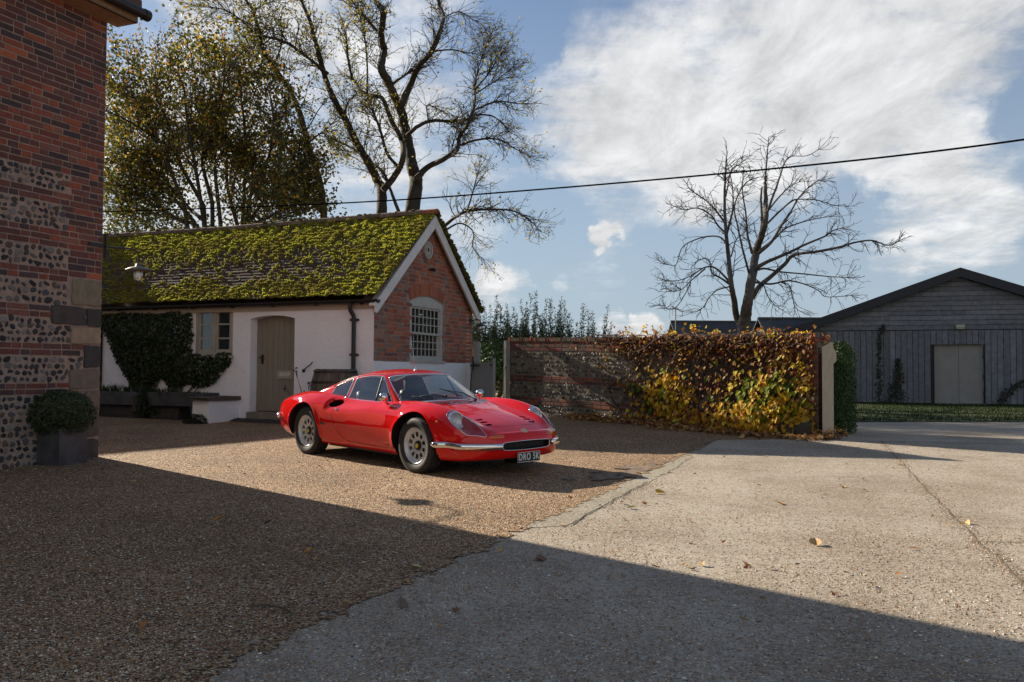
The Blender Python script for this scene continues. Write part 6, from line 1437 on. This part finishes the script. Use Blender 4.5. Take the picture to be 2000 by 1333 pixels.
def hedge():
    b = Vector((5.62, 14.95, gz(5.62, 14.95))); root = thing('hedge', b, 'clipped evergreen hedge end standing behind the cream gate', 'hedge'); mb = MB(); aw = Vector((b.x, b.y, 0)).normalized(); rt = Vector((aw.y, -aw.x, 0))
    for _ in range(9000):
        a = U(0, 6.283); h = U(.02, 1.0); w = .27 * (1 + .16 * noise.noise(Vector((a, h * 4, 2)))) * (1 - .45 * max(0, h - .86) / .14); q = U(.6, 1.02); n = rt * math.cos(a) + aw * math.sin(a)
        leaf(mb, b + rt * (math.cos(a) * w * q) + aw * (math.sin(a) * w * 2.2 * q) + UP * (h * 1.55), n + rv() * .8 + UP * .2, rv(), U(.022, .036), U(.03, .045), rnd.choice([(.03, .06, .015), (.04, .075, .018), (.02, .04, .01), (.06, .10, .025)]))
    mb.build('foliage', DARKLEAF, root); mb = MB()
    for k in range(5): mb.tube([b + aw * (-.3 + k * .15), b + aw * (-.32 + k * .16) + UP * 1.2], [.025, .01], 5)
    mb.build('stems', BARK, root)
hedge()

# ================================================================ timber barn and the slate roofs behind the wall
BO = Vector((15.98, 30.9, .2)); BD = Vector((-.947, .32, 0)).normalized(); BNn = Vector((-BD.y, BD.x, 0)); BNn = BNn if BNn.y < 0 else -BNn
def BP(s, z, out=0.): return BO + BD * s + BNn * out + UP * (z - .2)
def barn():
    root = thing('timber_barn', BO, 'weathered grey timber-clad barn with a dark metal roof at the right', 'barn')
    S0, S1, SP, AP, sl = -6.6, 6.9, 2.86, 4.72, .365
    zr = lambda s: AP - sl * abs(s - .06)
    wood = pm('grey_cladding', (.165, .178, .20), (.11, .118, .132), scale=2.2, rough=.9, bump=.004, bscale=30, tint=True, stretch=(3, 3, 3), det=8)
    mb = MB(); mb.prism([(S0, 0), (-.70, 0), (-.70, 2.34), (.89, 2.34), (.89, 0), (S1, 0), (S1, zr(S1)), (.06, AP), (S0, zr(S0))], BP(0, 0, -.20), BD, UP, BNn * .17); mb.box(BP(S0, 0, -.2), -BNn * 12, BD * .2, UP * zr(S0)); mb.box(BP(S1, 0, -.2), -BNn * 12, -BD * .2, UP * zr(S1)); mb.build('frame_wall', pm('barn_dark', (.02, .02, .02), rough=.9), root)
    mb = MB(); h = .172; z = SP
    while z < AP:
        zt = z + h; x0 = .06 - (AP - z) / sl; x1 = .06 + (AP - z) / sl; x0 = max(x0, S0); x1 = min(x1, S1)
        if x1 - x0 > .3:
            s = x0
            while s < x1:
                e = min(x1, s + U(2.2, 4.2)); e = x1 if x1 - e < .6 else e; g = U(.80, 1.15); dz = U(-.004, .004)
                tl = lambda q: min(zt, zr(q)); kk = [q for q in (.06 + (AP - zt) / sl, .06 - (AP - zt) / sl) if s < q < e]
                ps = [(s, z + .011 + dz), (e - .004, z + .011 + dz), (e - .004, max(z + .006, tl(e)))] + [(q, zt) for q in sorted(kk, reverse=True)] + [(s, max(z + .006, tl(s)))]; n_ = len(ps)
                vs = [BP(a, b, .030 + (.002 - .030) * (b - z) / h) for a, b in ps] + [BP(a, b, -.025) for a, b in ps]; mb.add(vs, [tuple(range(n_))] + [(i, n_ + i, n_ + (i + 1) % n_, (i + 1) % n_) for i in range(n_)], (g, g, g * 1.02)); s = e
        z += h
    mb.build('upper_cladding', wood, root)
    mb = MB(); s = S0
    while s < S1:
        w = U(.185, .205); z0 = .24
        if s + w > -.70 and s < .89: z0 = 2.335
        g = U(.72, 1.15); r = .012 if int(s * 5) % 2 else .002; mb.box(BP(s, z0, -.025), BD * (w - .016), BNn * (.03 + r), UP * (SP - .02 - z0), (g, g, g * 1.03)); s += w
    mb.build('lower_cladding', wood, root)
    mb = MB()
    for s0, s1 in ((-.69, .085), (.095, .88)): mb.box(BP(s0, .25, -.19), BD * (s1 - s0), BNn * .04, UP * 2.08)
    mb.box(BP(-.70, .2, -.26), BD * 1.6, BNn * .03, UP * 2.15)
    d = mb.build('double_door', pm('barn_door_paint', (.225, .225, .22), (.195, .195, .19), scale=3, rough=.6), root); mb = MB()
    for z in (.6, 1.2, 1.9): mb.cbox(BP(-.685, z, -.14), BD * .03, BNn * .03, UP * .14)
    mb.build('door_hinge', bpy.data.materials['hinge_iron'], d)
    mb = MB(); mb.box(BP(-.72, .20, -.15), BD * 1.64, BNn * .25, UP * .05); mb.build('door_sill', pm('sill', (.2, .2, .2), rough=.8), root)
    mb = MB(); t = .33; ov = .30
    for sg in (-1, 1):
        e = S0 - .35 if sg < 0 else S1 + .35; za = zr(e) ; mb.prism([(.06, AP), (e, za), (e, za + t), (.06, AP + t)], BP(0, 0, ov), BD, UP, -BNn * 13)
    mb.build('roof', pm('dark_sheet_roof', (.007, .011, .020), (.010, .014, .024), scale=3, rough=.6), root)
    mb = MB(); mb.box(BP(-.08, 2.93, .025), BD * .28, BNn * .12, UP * .10); mb.box(BP(-.06, 2.88, .025), BD * .24, BNn * .09, UP * .045); o = mb.build('floodlight', pm('light_housing', (.36, .35, .30), rough=.5), org=BP(.06, 2.93, .025)); tag(o, 'small pale floodlight box above the barn doors', 'light')
barn()
def strand(label, pts, n, w):
    root = thing('climbing_ivy', BP(*pts[0], .04), label, 'ivy'); st = MB(); lf = MB(); q = smooth_poly(pts, 6, closed=False)
    st.tube([BP(s, z, .035) for s, z in q], .012, 4)
    for _ in range(n):
        i = rnd.randrange(len(q)); f = i / len(q); s, z = q[i]; r = w * (1.2 - f) ; leaf(lf, BP(s + rnd.gauss(0, r), z + U(-.12, .12), .05 + U(0, .08)), BNn + rv() * .6, -UP + rv() * .5, .06, .07, rnd.choice([(.02, .032, .014), (.035, .04, .02), (.045, .03, .02), (.015, .022, .01)]))
    st.build('stem', BARK, root); lf.build('leaves', LEAFM, root)
strand('thin ivy strand climbing straight up the barn boards', [(2.72, .25), (2.70, .9), (2.74, 1.6), (2.70, 2.3), (2.66, 2.85), (2.55, 3.0)], 260, .07)
strand('bushier ivy clump climbing the barn boards left of the doors', [(2.2, .25), (2.18, .7), (2.1, 1.2), (2.08, 1.75)], 420, .15)
strand('ivy trail slanting across the boards right of the barn doors', [(-1.15, .25), (-1.4, .65), (-1.75, .95), (-2.3, 1.2)], 200, .10)
def slate_house(name, label, px0, px1, vr, ve, Y, dep):
    x0 = (px0 - 1000) / 1700 * Y; x1 = (px1 - 1000) / 1700 * Y; zr = CAM_H + (726 - vr) * Y / 1700; ze = zr - dep * .62
    root = thing(name, ((x0 + x1) / 2, Y, .2), label, 'house'); mb = MB(); mb.box((x0 + .2, Y - dep + .3, .0), (x1 - x0 - .4, 0, 0), (0, dep * 2 - .6, 0), (0, 0, ze + .1))
    for x in (x0 + .2, x1 - .45): mb.prism([(Y - dep + .3, ze + .09), (Y + dep - .3, ze + .09), (Y, zr - .1)], (x, 0, 0), (0, 1, 0), (0, 0, 1), (.25, 0, 0))
    mb.build('wall', pm('far_brick', (.05, .045, .04), (.035, .032, .03), scale=3, rough=.9) if 'far_brick' not in bpy.data.materials else bpy.data.materials['far_brick'], root)
    mb = MB(); n = 16
    for sg in (-1, 1):
        for i in range(n):
            f0, f1 = i / n, (i + 1) / n; k = U(.85, 1.15); mb.box((x0, Y + sg * dep * (1 - f0), ze + (zr - ze) * f0), (x1 - x0, 0, 0), (0, -sg * dep / n * 1.05, (zr - ze) / n * 1.05), (0, sg * .01, .05), (k, k, k))
    mb.tube([(x0, Y, zr + .04), (x1, Y, zr + .04)], .09, 8); mb.build('roof', pm('slate', (.045, .047, .05), (.028, .03, .033), scale=2.5, rough=.6, tint=True) if 'slate' not in bpy.data.materials else bpy.data.materials['slate'], root); return x0, zr
x0, zr = slate_house('slate_roofed_house', 'low slate-roofed house carrying the aerial, showing above the vine', 1310, 1484, 630, 650, 47, 4)
slate_house('slate_roofed_house', 'slightly taller slate-roofed house between the bare tree and the barn', 1480, 1640, 623, 650, 44, 4)
def tv_aerial():
    b = Vector((x0 + .12, 46.2, 1.2)); t = zr + .75; root = thing('television_aerial', b, 'thin television aerial at the left end of the slate roof', 'aerial'); m = pm('aerial_metal', (.20, .20, .21), rough=.4, metal=.5)
    mb = MB(); mb.tube([b, (b.x, b.y, t)], .03, 6); mb.build('mast', m, root); mb = MB(); c = Vector((b.x, b.y, t - .05)); mb.tube([c + Vector((.1, 0, 0)), c + Vector((-.85, 0, .02))], .018, 5)
    for k in range(7): mb.tube([c + Vector((-.1 - k * .12, -.25, 0)), c + Vector((-.1 - k * .12, .25, 0))], .010, 4)
    mb.build('antenna_array', m, root)
tv_aerial()

# ================================================================ trees
def limb_pts(zp, off, sc, Y, wob, seed):
    out = []
    for i, (a, b) in enumerate(zp):
        u, v = off[0] + a / sc, off[1] + b / sc; y = Y + wob * noise.noise(Vector((u * .012, v * .012, seed))) * 2 * min(1, i * .4); d = cam.matrix_world.to_3x3() @ Vector(((u - 1000) / 1700, -(v - 666.5) / 1700, -1)); out.append(Vector((0, 0, CAM_H)) + d * (y / d.y))
    return [Vector(p) for p in smooth_poly([tuple(p) for p in out], 5, closed=False)]
class Tree:
    def __init__(s, seed, twig=.008, sides=4): s.mb = MB(); s.tw = MB(); s.tips = []; s.r = random.Random(seed); s.twig = twig; s.wob = .26
    def limb(s, pts, r0, r1): 
        n = len(pts); s.mb.tube([p + rv() * r1 * .25 for p in pts], [r0 + (r1 - r0) * (i / (n - 1)) ** .8 for i in range(n)], 8 if r0 > .08 else 6)
    def side(s, pts, r0, r1, n, L, lev, ang=(.5, 1.1), f0=.12, droop=0., upb=.0):
        k = len(pts)
        for _ in range(n):
            f = f0 + (1 - f0) * s.r.random() ** .85; i = min(int(f * (k - 1)), k - 2); p = pts[i].lerp(pts[i + 1], f * (k - 1) - i); d = (pts[min(i + 1, k - 1)] - pts[i]).normalized(); r = (r0 + (r1 - r0) * f)
            s.grow(p, d, L * s.r.uniform(.55, 1.15) * (1.1 - .45 * f), max(s.twig, r * .45), lev, ang, droop, upb)
        if lev: s.grow(pts[-1], (pts[-1] - pts[-2]).normalized(), L * .6, max(s.twig, r1), lev, (.0, .3), droop, upb)
    def grow(s, p, d, L, r, lev, ang, droop, upb):
        R = s.r; ax = d.cross(Vector((R.uniform(-1, 1), R.uniform(-1, 1), R.uniform(-1, 1)))); 
        if ax.length < 1e-4: return
        v = Matrix.Rotation(R.uniform(*ang), 3, ax.normalized()) @ d; n = max(3, int(L / (.14 + .10 * lev))); q = [p]; st = L / n; r = min(r, .012 * L + s.twig)
        for i in range(n):
            v = (v + Vector((R.uniform(-1, 1), R.uniform(-1, 1), R.uniform(-1, 1))) * s.wob + Vector((0, 0, upb - droop * (i / n)))).normalized(); q.append(q[-1] + v * st)
        re = max(s.twig * .6, r * .35); (s.mb if r > .03 else s.tw).tube(q, [r + (re - r) * i / n for i in range(n + 1)], 5 if r > .03 else 3, cap=False)
        if lev > 0:
            m = max(2, int(L * (2.3 if lev > 1 else 3.2)))
            for _ in range(m):
                f = R.uniform(.2, 1); i = min(int(f * n), n - 1); s.grow(q[i].lerp(q[i + 1], f * n - i), (q[i + 1] - q[i]).normalized(), L * R.uniform(.28, .6), r * .6, lev - 1, ang, droop, upb)
        if lev <= 1: s.tips.extend(q[1:])
def bare_tree():
    off, sc, Y = (1280, 240), 3.174, 24.; base = limb_pts([(548, 1262), (545, 1240)], off, sc, Y, 0, 1)[0]; root = thing('bare_tree', (base.x, base.y, gz(base.x, base.y)), 'leafless spreading tree with two stems standing behind the vine-covered wall', 'tree')
    T = Tree(5, .0085); gb = Vector((base.x, base.y, gz(base.x, base.y) - .1))
    L_ = lambda zp, sd: limb_pts(zp, off, sc, Y, 1.1, sd)
    main = L_([(548, 1262), (560, 1190), (575, 1100), (600, 950), (625, 800), (650, 720), (680, 620), (685, 500), (681, 375)], 1); T.limb([gb] + main, .19, .05)
    left = L_([(545, 1262), (505, 1210), (488, 1100), (470, 1000), (455, 850), (440, 700), (431, 560), (430, 420), (435, 300), (440, 220)], 2); T.limb(left, .105, .016)
    T.limb(L_([(655, 720), (660, 600), (655, 480), (660, 400)], 3), .05, .025)
    limbs = [([(680, 380), (690, 250), (697, 160), (702, 90)], .04, .010, 12), ([(600, 1090), (640, 1020), (720, 950), (800, 880), (860, 820), (1000, 800), (1150, 770), (1230, 745), (1340, 730), (1440, 760), (1510, 735)], .11, .012, 30), ([(625, 900), (700, 860), (830, 805), (930, 755), (1050, 705), (1100, 670), (1165, 650)], .085, .012, 22), ([(625, 915), (680, 905), (780, 925), (940, 940), (1090, 955), (1200, 960)], .05, .010, 18),
      ([(640, 810), (720, 740), (780, 640), (830, 570), (880, 480), (940, 410), (1010, 360), (1055, 365)], .065, .010, 20), ([(650, 790), (740, 720), (800, 660), (900, 620), (1000, 595), (1100, 580)], .05, .010, 16), ([(680, 640), (760, 560), (840, 490), (890, 475), (1000, 480), (1100, 510), (1195, 520)], .045, .010, 16), ([(690, 570), (720, 480), (750, 400), (780, 310), (800, 250), (840, 210), (940, 205), (1015, 165)], .055, .010, 18), ([(695, 550), (760, 470), (830, 400), (895, 365)], .04, .010, 14), ([(620, 990), (720, 1000), (820, 980), (920, 1000), (1010, 1040), (1060, 1080), (1220, 1070)], .045, .010, 18), ([(620, 970), (670, 1010), (700, 1080), (740, 1130), (800, 1170)], .03, .008, 12), ([(780, 990), (830, 1010), (850, 1080), (870, 1150), (930, 1185)], .025, .008, 10),
      ([(432, 620), (370, 540), (310, 480), (250, 440), (200, 395)], .05, .010, 20), ([(440, 690), (390, 640), (340, 570), (260, 530), (180, 540), (110, 515)], .05, .010, 20), ([(442, 750), (400, 710), (330, 705), (250, 725), (170, 770), (140, 850), (120, 885), (50, 875)], .04, .008, 14), ([(458, 1000), (400, 960), (350, 930), (330, 850), (270, 850), (240, 880)], .05, .010, 14), ([(460, 985), (370, 900), (300, 900), (220, 950), (130, 980), (30, 970)], .045, .008, 20), ([(310, 905), (220, 980), (150, 1040), (40, 1050)], .03, .008, 14), ([(465, 1015), (380, 1040), (330, 1090), (290, 1150), (210, 1185)], .03, .008, 12), ([(220, 990), (180, 1070), (140, 1130), (90, 1160), (25, 1130)], .025, .008, 10),
      ([(445, 680), (480, 540), (480, 430), (470, 350), (445, 250)], .05, .010, 16), ([(600, 810), (570, 690), (560, 560), (540, 420), (548, 280)], .06, .012, 18), ([(580, 930), (540, 780), (510, 640), (490, 520), (540, 400), (600, 350), (690, 330)], .045, .010, 18), ([(436, 460), (470, 300), (520, 260), (590, 210)], .03, .008, 10), ([(470, 830), (500, 730), (550, 690)], .03, .008, 10)]
    T.side(main, .2, .08, 14, .9, 1, f0=.5); T.side(left, .14, .02, 26, 1.0, 1, f0=.25)
    for i, (zp, a, b, n) in enumerate(limbs): P = L_(zp, 10 + i); a *= .72; b *= .8; T.limb(P, a, b); T.wob = .46; T.side(P, a, b, int(n * 1.25), .70, 1, (.35, 1.1), .2, .06)
    T.mb.build('trunk', pm('grey_bark', (.11, .095, .078), (.065, .056, .047), scale=9, rough=.95, bump=.012, bscale=22), root, True); T.tw.build('twigs', pm('twig', (.055, .045, .038), rough=.9), root)
bare_tree()
def leafy(T, name, root, n, cols, size, spread, mat=None):
    mb = MB(); R = T.r; tp = T.tips
    for _ in range(n):
        p = tp[R.randrange(len(tp))] + rv() * (spread * R.random()); s = R.uniform(.7, 1.25) * size; leaf(mb, p, rv() + UP * .4, rv() - UP * .3, s, s, R.choice(cols))
    mb.build(name, mat or pm('tree_leaf', (1, 1, 1), rough=.55, tint=True, trans=.45), root)
TL = None
LIMB_BARK = pm('mossy_bark', (.042, .037, .026), (.024, .022, .016), scale=2.2, rough=.95, bump=.03, bscale=12); TWIGM = pm('brown_twig', (.030, .025, .019), rough=.95)
CR, CS = (600, 0), 2.564; CL_, CLS = (200, 0), 3.03
def big_tree(label, name, Y, sets, base_px, seed, nl, cols, wob=2.6, L=1.9, lv_=2, dens=1.):
    b = limb_pts([base_px, (base_px[0], base_px[1] - 5)], (0, 0), 1., Y, 0, 1)[0]; root = thing(name, (b.x, b.y, .4), label, 'tree'); T = Tree(seed, .0085); gb = Vector((b.x, b.y, .2))
    for i, (off, sc, zp, a, c, n) in enumerate(sets):
        P = limb_pts(zp, off, sc, Y, wob, seed + i * .37)
        if i == 0: P = [gb, gb.lerp(P[0], .5)] + P
        a *= .56; c *= .62
        T.limb(P, a, c)
        if n: T.side(P, a, c, int(n * 3.4 * dens), L * .82, lv_, (.35, 1.0), .25, .06, .03)
    T.mb.build('trunk', LIMB_BARK, root, True); T.tw.build('twigs', TWIGM, root)
    global TL
    TL = TL or pm('tree_leaf', (1, 1, 1), rough=.55, tint=True, trans=.45)
    if nl: leafy(T, 'crown', root, nl, cols, .095, .35, TL)
    return root
YG = [(.30, .26, .03), (.22, .21, .03), (.38, .29, .035), (.14, .15, .03), (.42, .33, .05)]
big_tree('twin-topped poplar rising above the cottage gable apex, its long bare branches reaching right', 'poplar_tree', 38., [
    (CR, CS, [(525, 1060), (540, 960), (545, 890), (530, 850), (515, 780), (490, 650), (465, 540), (430, 470), (400, 400), (370, 340), (385, 250), (370, 180), (380, 60), (340, 0), (300, -150)], .62, .16, 26),
    (CR, CS, [(470, 530), (520, 420), (560, 330), (620, 260), (660, 170), (680, 80), (660, 20), (640, -120)], .30, .12, 24),
    (CR, CS, [(545, 900), (600, 840), (680, 800), (750, 750), (765, 680), (820, 590), (840, 480), (835, 420), (860, 350)], .28, .06, 24),
    (CR, CS, [(490, 690), (560, 630), (640, 605), (740, 610), (800, 600), (830, 570)], .17, .08, 14), (CR, CS, [(760, 730), (860, 700), (960, 700), (1040, 745), (1120, 790)], .11, .03, 16),
    (CR, CS, [(830, 575), (920, 580), (980, 620), (1010, 660)], .08, .03, 8), (CR, CS, [(840, 550), (950, 510), (1050, 520), (1120, 520)], .09, .03, 14), (CR, CS, [(560, 1190), (675, 1140), (740, 1090), (800, 1060), (920, 1050), (1040, 1060), (1120, 1110), (1170, 1160)], .17, .03, 26),
    (CR, CS, [(670, 1170), (760, 1120), (830, 1160), (830, 1240), (880, 1300)], .09, .02, 9), (CR, CS, [(800, 1060), (830, 960), (850, 880), (870, 830)], .08, .02, 12), (CR, CS, [(838, 450), (900, 380), (960, 290), (1000, 230)], .09, .02, 20), (CR, CS, [(838, 430), (860, 330), (900, 230), (920, 170)], .07, .02, 14), (CR, CS, [(845, 470), (950, 400), (1040, 330)], .07, .02, 16), (CR, CS, [(605, 600), (600, 530), (640, 540), (700, 570)], .06, .03, 8), (CR, CS, [(620, 260), (720, 250), (800, 265), (850, 270)], .08, .03, 10), (CR, CS, [(680, 90), (760, 60), (830, 100), (870, 120)], .06, .02, 9), (CR, CS, [(430, 420), (500, 370), (560, 340)], .12, .06, 8)],
    (806, 420), 21, 1900, YG, L=1.8)
big_tree('forked grey tree behind the cottage ridge, left of the gable apex', 'ash_tree', 37., [
    (CR, CS, [(372, 1070), (372, 950), (350, 905), (320, 840), (250, 720), (190, 600), (130, 490), (90, 390), (60, 280), (30, 170), (10, 100), (-60, -60)], .44, .10, 26),
    (CR, CS, [(380, 955), (440, 880), (480, 790), (470, 700), (420, 600), (380, 500), (350, 485), (290, 470), (230, 400), (205, 300), (195, 200), (170, 100)], .27, .06, 24), (CR, CS, [(460, 840), (400, 770), (365, 650), (330, 560), (300, 490)], .14, .06, 12), (CR, CS, [(460, 1065), (420, 960), (385, 870), (330, 820), (200, 730), (100, 690)], .14, .04, 14),
    (CR, CS, [(300, 480), (300, 330), (290, 200), (260, 60), (240, -40)], .10, .04, 16), (CR, CS, [(190, 600), (200, 520), (240, 480)], .07, .04, 6), (CR, CS, [(90, 380), (50, 330), (0, 290)], .10, .05, 8), (CR, CS, [(370, 180), (310, 110), (250, 40), (200, -30)], .12, .06, 12)],
    (746, 424), 33, 3000, YG, L=1.8)
big_tree('leaning mossy tree between the leafy sycamore and the forked grey tree', 'lime_tree', 36.5, [
    (CL_, CLS, [(1310, 1290), (1290, 1100), (1230, 900), (1170, 680), (1110, 540), (1030, 420), (960, 310), (920, 200), (900, 80), (850, 0), (780, -120)], .29, .09, 22),
    (CL_, CLS, [(1300, 1250), (1200, 1160), (1100, 1080), (990, 1030), (880, 960), (740, 880), (620, 820), (520, 740)], .27, .06, 20), (CL_, CLS, [(1280, 1200), (1190, 1050), (1110, 900), (1000, 780), (930, 700)], .17, .05, 16), (CL_, CLS, [(1340, 440), (1200, 330), (1080, 250), (950, 215), (880, 205)], .12, .08, 12), (CL_, CLS, [(1010, 390), (1050, 300), (1060, 200), (1010, 100)], .09, .03, 10), (CL_, CLS, [(1240, 830), (1300, 790), (1380, 830)], .09, .03, 8), (CL_, CLS, [(900, 60), (960, 20), (1000, -60)], .1, .04, 8), (CL_, CLS, [(930, 230), (820, 120), (720, 60), (600, 40)], .09, .03, 12)],
    (637, 430), 47, 4200, YG + [(.16, .17, .03), (.20, .21, .03)], L=2.3)
def sycamore():
    Y = 35.5; b = limb_pts([(425, 470), (425, 465)], (0, 0), 1., Y, 0, 1)[0]; root = thing('sycamore_tree', (b.x, b.y, .4), 'dense many-stemmed tree in bronze and green leaf filling the sky beside the house', 'tree'); T = Tree(77, .012); gb = Vector((b.x, b.y, .2))
    stems = [[(800, 1340), (740, 1100), (735, 900), (720, 700), (690, 520), (640, 380)], [(600, 1310), (560, 1050), (530, 880), (500, 700), (480, 520), (420, 400), (380, 250)], [(600, 1310), (480, 1200), (370, 1050), (300, 800), (240, 650), (150, 540), (60, 480)], [(830, 1330), (840, 1100), (850, 900), (830, 650), (800, 450), (780, 300)], [(850, 1330), (880, 1150), (960, 1000), (1010, 800), (1000, 600), (950, 450)], [(540, 1310), (400, 1150), (250, 1000), (120, 880), (0, 820)], [(600, 1220), (450, 950), (410, 780), (330, 600), (250, 480), (150, 360)], [(700, 1330), (670, 1050), (660, 900), (600, 700), (560, 500), (520, 300)], [(860, 1330), (950, 1200), (1080, 1080), (1180, 1000)], [(500, 1330), (330, 1230), (180, 1130), (20, 1050)], [(650, 1200), (590, 950), (640, 800), (700, 600), (740, 420), (840, 300)], [(480, 1200), (350, 900), (250, 780), (120, 700), (0, 650)], [(560, 1330), (420, 1290), (250, 1250), (60, 1200)], [(880, 1330), (1020, 1270), (1140, 1200)]]
    for i, zp in enumerate(stems):
        P = [gb] + limb_pts(zp, CL_, CLS, Y, 5.5, 60 + i * .7); T.limb(P, .095, .02); T.side(P, .10, .02, 34, 2.2, 2, (.3, .9), .14, -.02, .10)
    T.mb.build('trunk', LIMB_BARK, root, True); T.tw.build('twigs', TWIGM, root)
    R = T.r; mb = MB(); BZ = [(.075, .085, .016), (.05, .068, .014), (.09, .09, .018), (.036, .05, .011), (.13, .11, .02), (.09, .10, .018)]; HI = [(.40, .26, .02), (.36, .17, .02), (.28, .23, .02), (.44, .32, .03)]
    zmax = max(p.z for p in T.tips); n = 0
    while n < 36000:
        p = T.tips[R.randrange(len(T.tips))]; k = noise.noise(p * .55) + .5 * noise.noise(p * 1.7)
        if k < -.30 + .34 * R.random(): continue
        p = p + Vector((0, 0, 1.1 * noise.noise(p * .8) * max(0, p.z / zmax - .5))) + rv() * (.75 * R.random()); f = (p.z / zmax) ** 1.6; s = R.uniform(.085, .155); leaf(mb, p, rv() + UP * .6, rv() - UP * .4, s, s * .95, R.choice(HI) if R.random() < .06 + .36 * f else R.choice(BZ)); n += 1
    low = [p for p in T.tips if p.z < zmax * .62]
    for _ in range(9000):
        p = low[R.randrange(len(low))] + rv() * R.random() - UP * (R.random() * 3.4); s = R.uniform(.085, .15)
        if p.z > 5.2: leaf(mb, p, rv() + UP * .6, rv() - UP * .4, s, s * .95, R.choice(BZ))
    mb.build('crown', TL, root)
sycamore()
# overhead cable
def cable():
    a = Vector((9.5, 13.0, 5.35)); b = Vector((-12.6, 26.5, 6.25))
    pr = lambda u, v, y: (lambda d: Vector((0, 0, CAM_H)) + d * (y / d.y))(cam.matrix_world.to_3x3() @ Vector(((u - 1000) / 1700, -(v - 666.5) / 1700, -1)))
    q = smooth_poly([tuple(pr(u, v, y)) for u, v, y in ((2260, 225, 14.), (2000, 273, 15.2), (1590, 322, 17.2), (1060, 370, 20.5), (650, 398, 24.), (200, 414, 29.), (-60, 420, 33))], 12, closed=False)
    mb = MB(); mb.tube(q.tolist(), .019, 6); o = mb.build('overhead_cable', pm('cable_black', (.005, .005, .005), rough=.95, spec=.0), org=q[0]); tag(o, 'black overhead cable sagging across the sky from the right edge', 'cable')
cable()
# single leaves and a twig lying about the yard
def pt(u, v):
    d = cam.matrix_world.to_3x3() @ Vector(((u - 1000) / 1700, -(v - 666.5) / 1700, -1)); t = 1.
    while t < 60:
        p = Vector((0, 0, CAM_H)) + d * t
        if p.z < gz(p.x, p.y): return p
        t += .02
FM = pm('fallen_leaf', (.9, .9, .9), (1.1, 1.1, 1.1), scale=40, rough=.6, tint=True)
for u, v, s, c, lab in ((423, 1022, .085, (.45, .19, .02), 'orange fallen leaf alone on the shaded gravel left of centre'), (608, 1080, .055, (.42, .17, .02), 'small orange leaf on the shaded gravel nearer the concrete edge'), (807, 1115, .085, (.44, .40, .20), 'pale yellow leaf at the edge of concrete and gravel'), (1047, 1098, .09, (.16, .08, .05), 'curled brown leaf on the shaded concrete near the shadow edge'), (1592, 1071, .10, (.48, .27, .10), 'tan leaf on the sunlit concrete above the long shadow edge'), (1524, 989, .08, (.42, .20, .05), 'orange-brown leaf in the middle of the sunlit concrete'), (1282, 967, .085, (.50, .30, .04), 'yellow leaf on sunlit concrete near the cracked margin'), (1228, 997, .06, (.16, .20, .03), 'green leaf on sunlit concrete right of the cracked margin'), (1757, 911, .085, (.42, .20, .05), 'orange leaf lying near the concrete joint far right'), (1645, 954, .075, (.40, .24, .08), 'tan leaf on the far sunlit concrete before the joint'), (1885, 1026, .08, (.46, .27, .08), 'tan leaf beside the long concrete joint'), (785, 1195, .075, (.15, .10, .07), 'dull brown leaf on the shaded concrete left of centre'), (1452, 858, .10, (.50, .28, .05), 'yellow leaf on the concrete in front of the vine'), (1028, 942, .085, (.46, .24, .08), 'orange leaf on the gravel in the shadow before the car'), (518, 1030, .06, (.05, .04, .03), 'dark withered leaf on the shaded gravel beside the orange one')):
    p = pt(u, v) + UP * .02; mb = MB(); a = U(0, 6.28); leaf(mb, p, UP + Vector((U(-.5, .5), U(-.6, .1), 0)), Vector((math.cos(a), math.sin(a), .1)), s * .85, s, c, fold=.5, heart=True)
    tag(mb.build('fallen_leaf', FM, org=p), lab, 'leaf')
p = pt(545, 1200); mb = MB(); q = [pt(490, 1192) + UP * .02, pt(520, 1190) + UP * .022, pt(552, 1197) + UP * .024, pt(572, 1207) + UP * .022, pt(566, 1222) + UP * .02]; mb.tube(q, [.006, .006, .005, .004, .002], 5); mb.tube([q[2], q[2] + Vector((.03, -.06, .004))], [.003, .002], 4); tag(mb.build('fallen_twig', BARK, org=p), 'bent dark twig lying on the shaded gravel', 'twig')
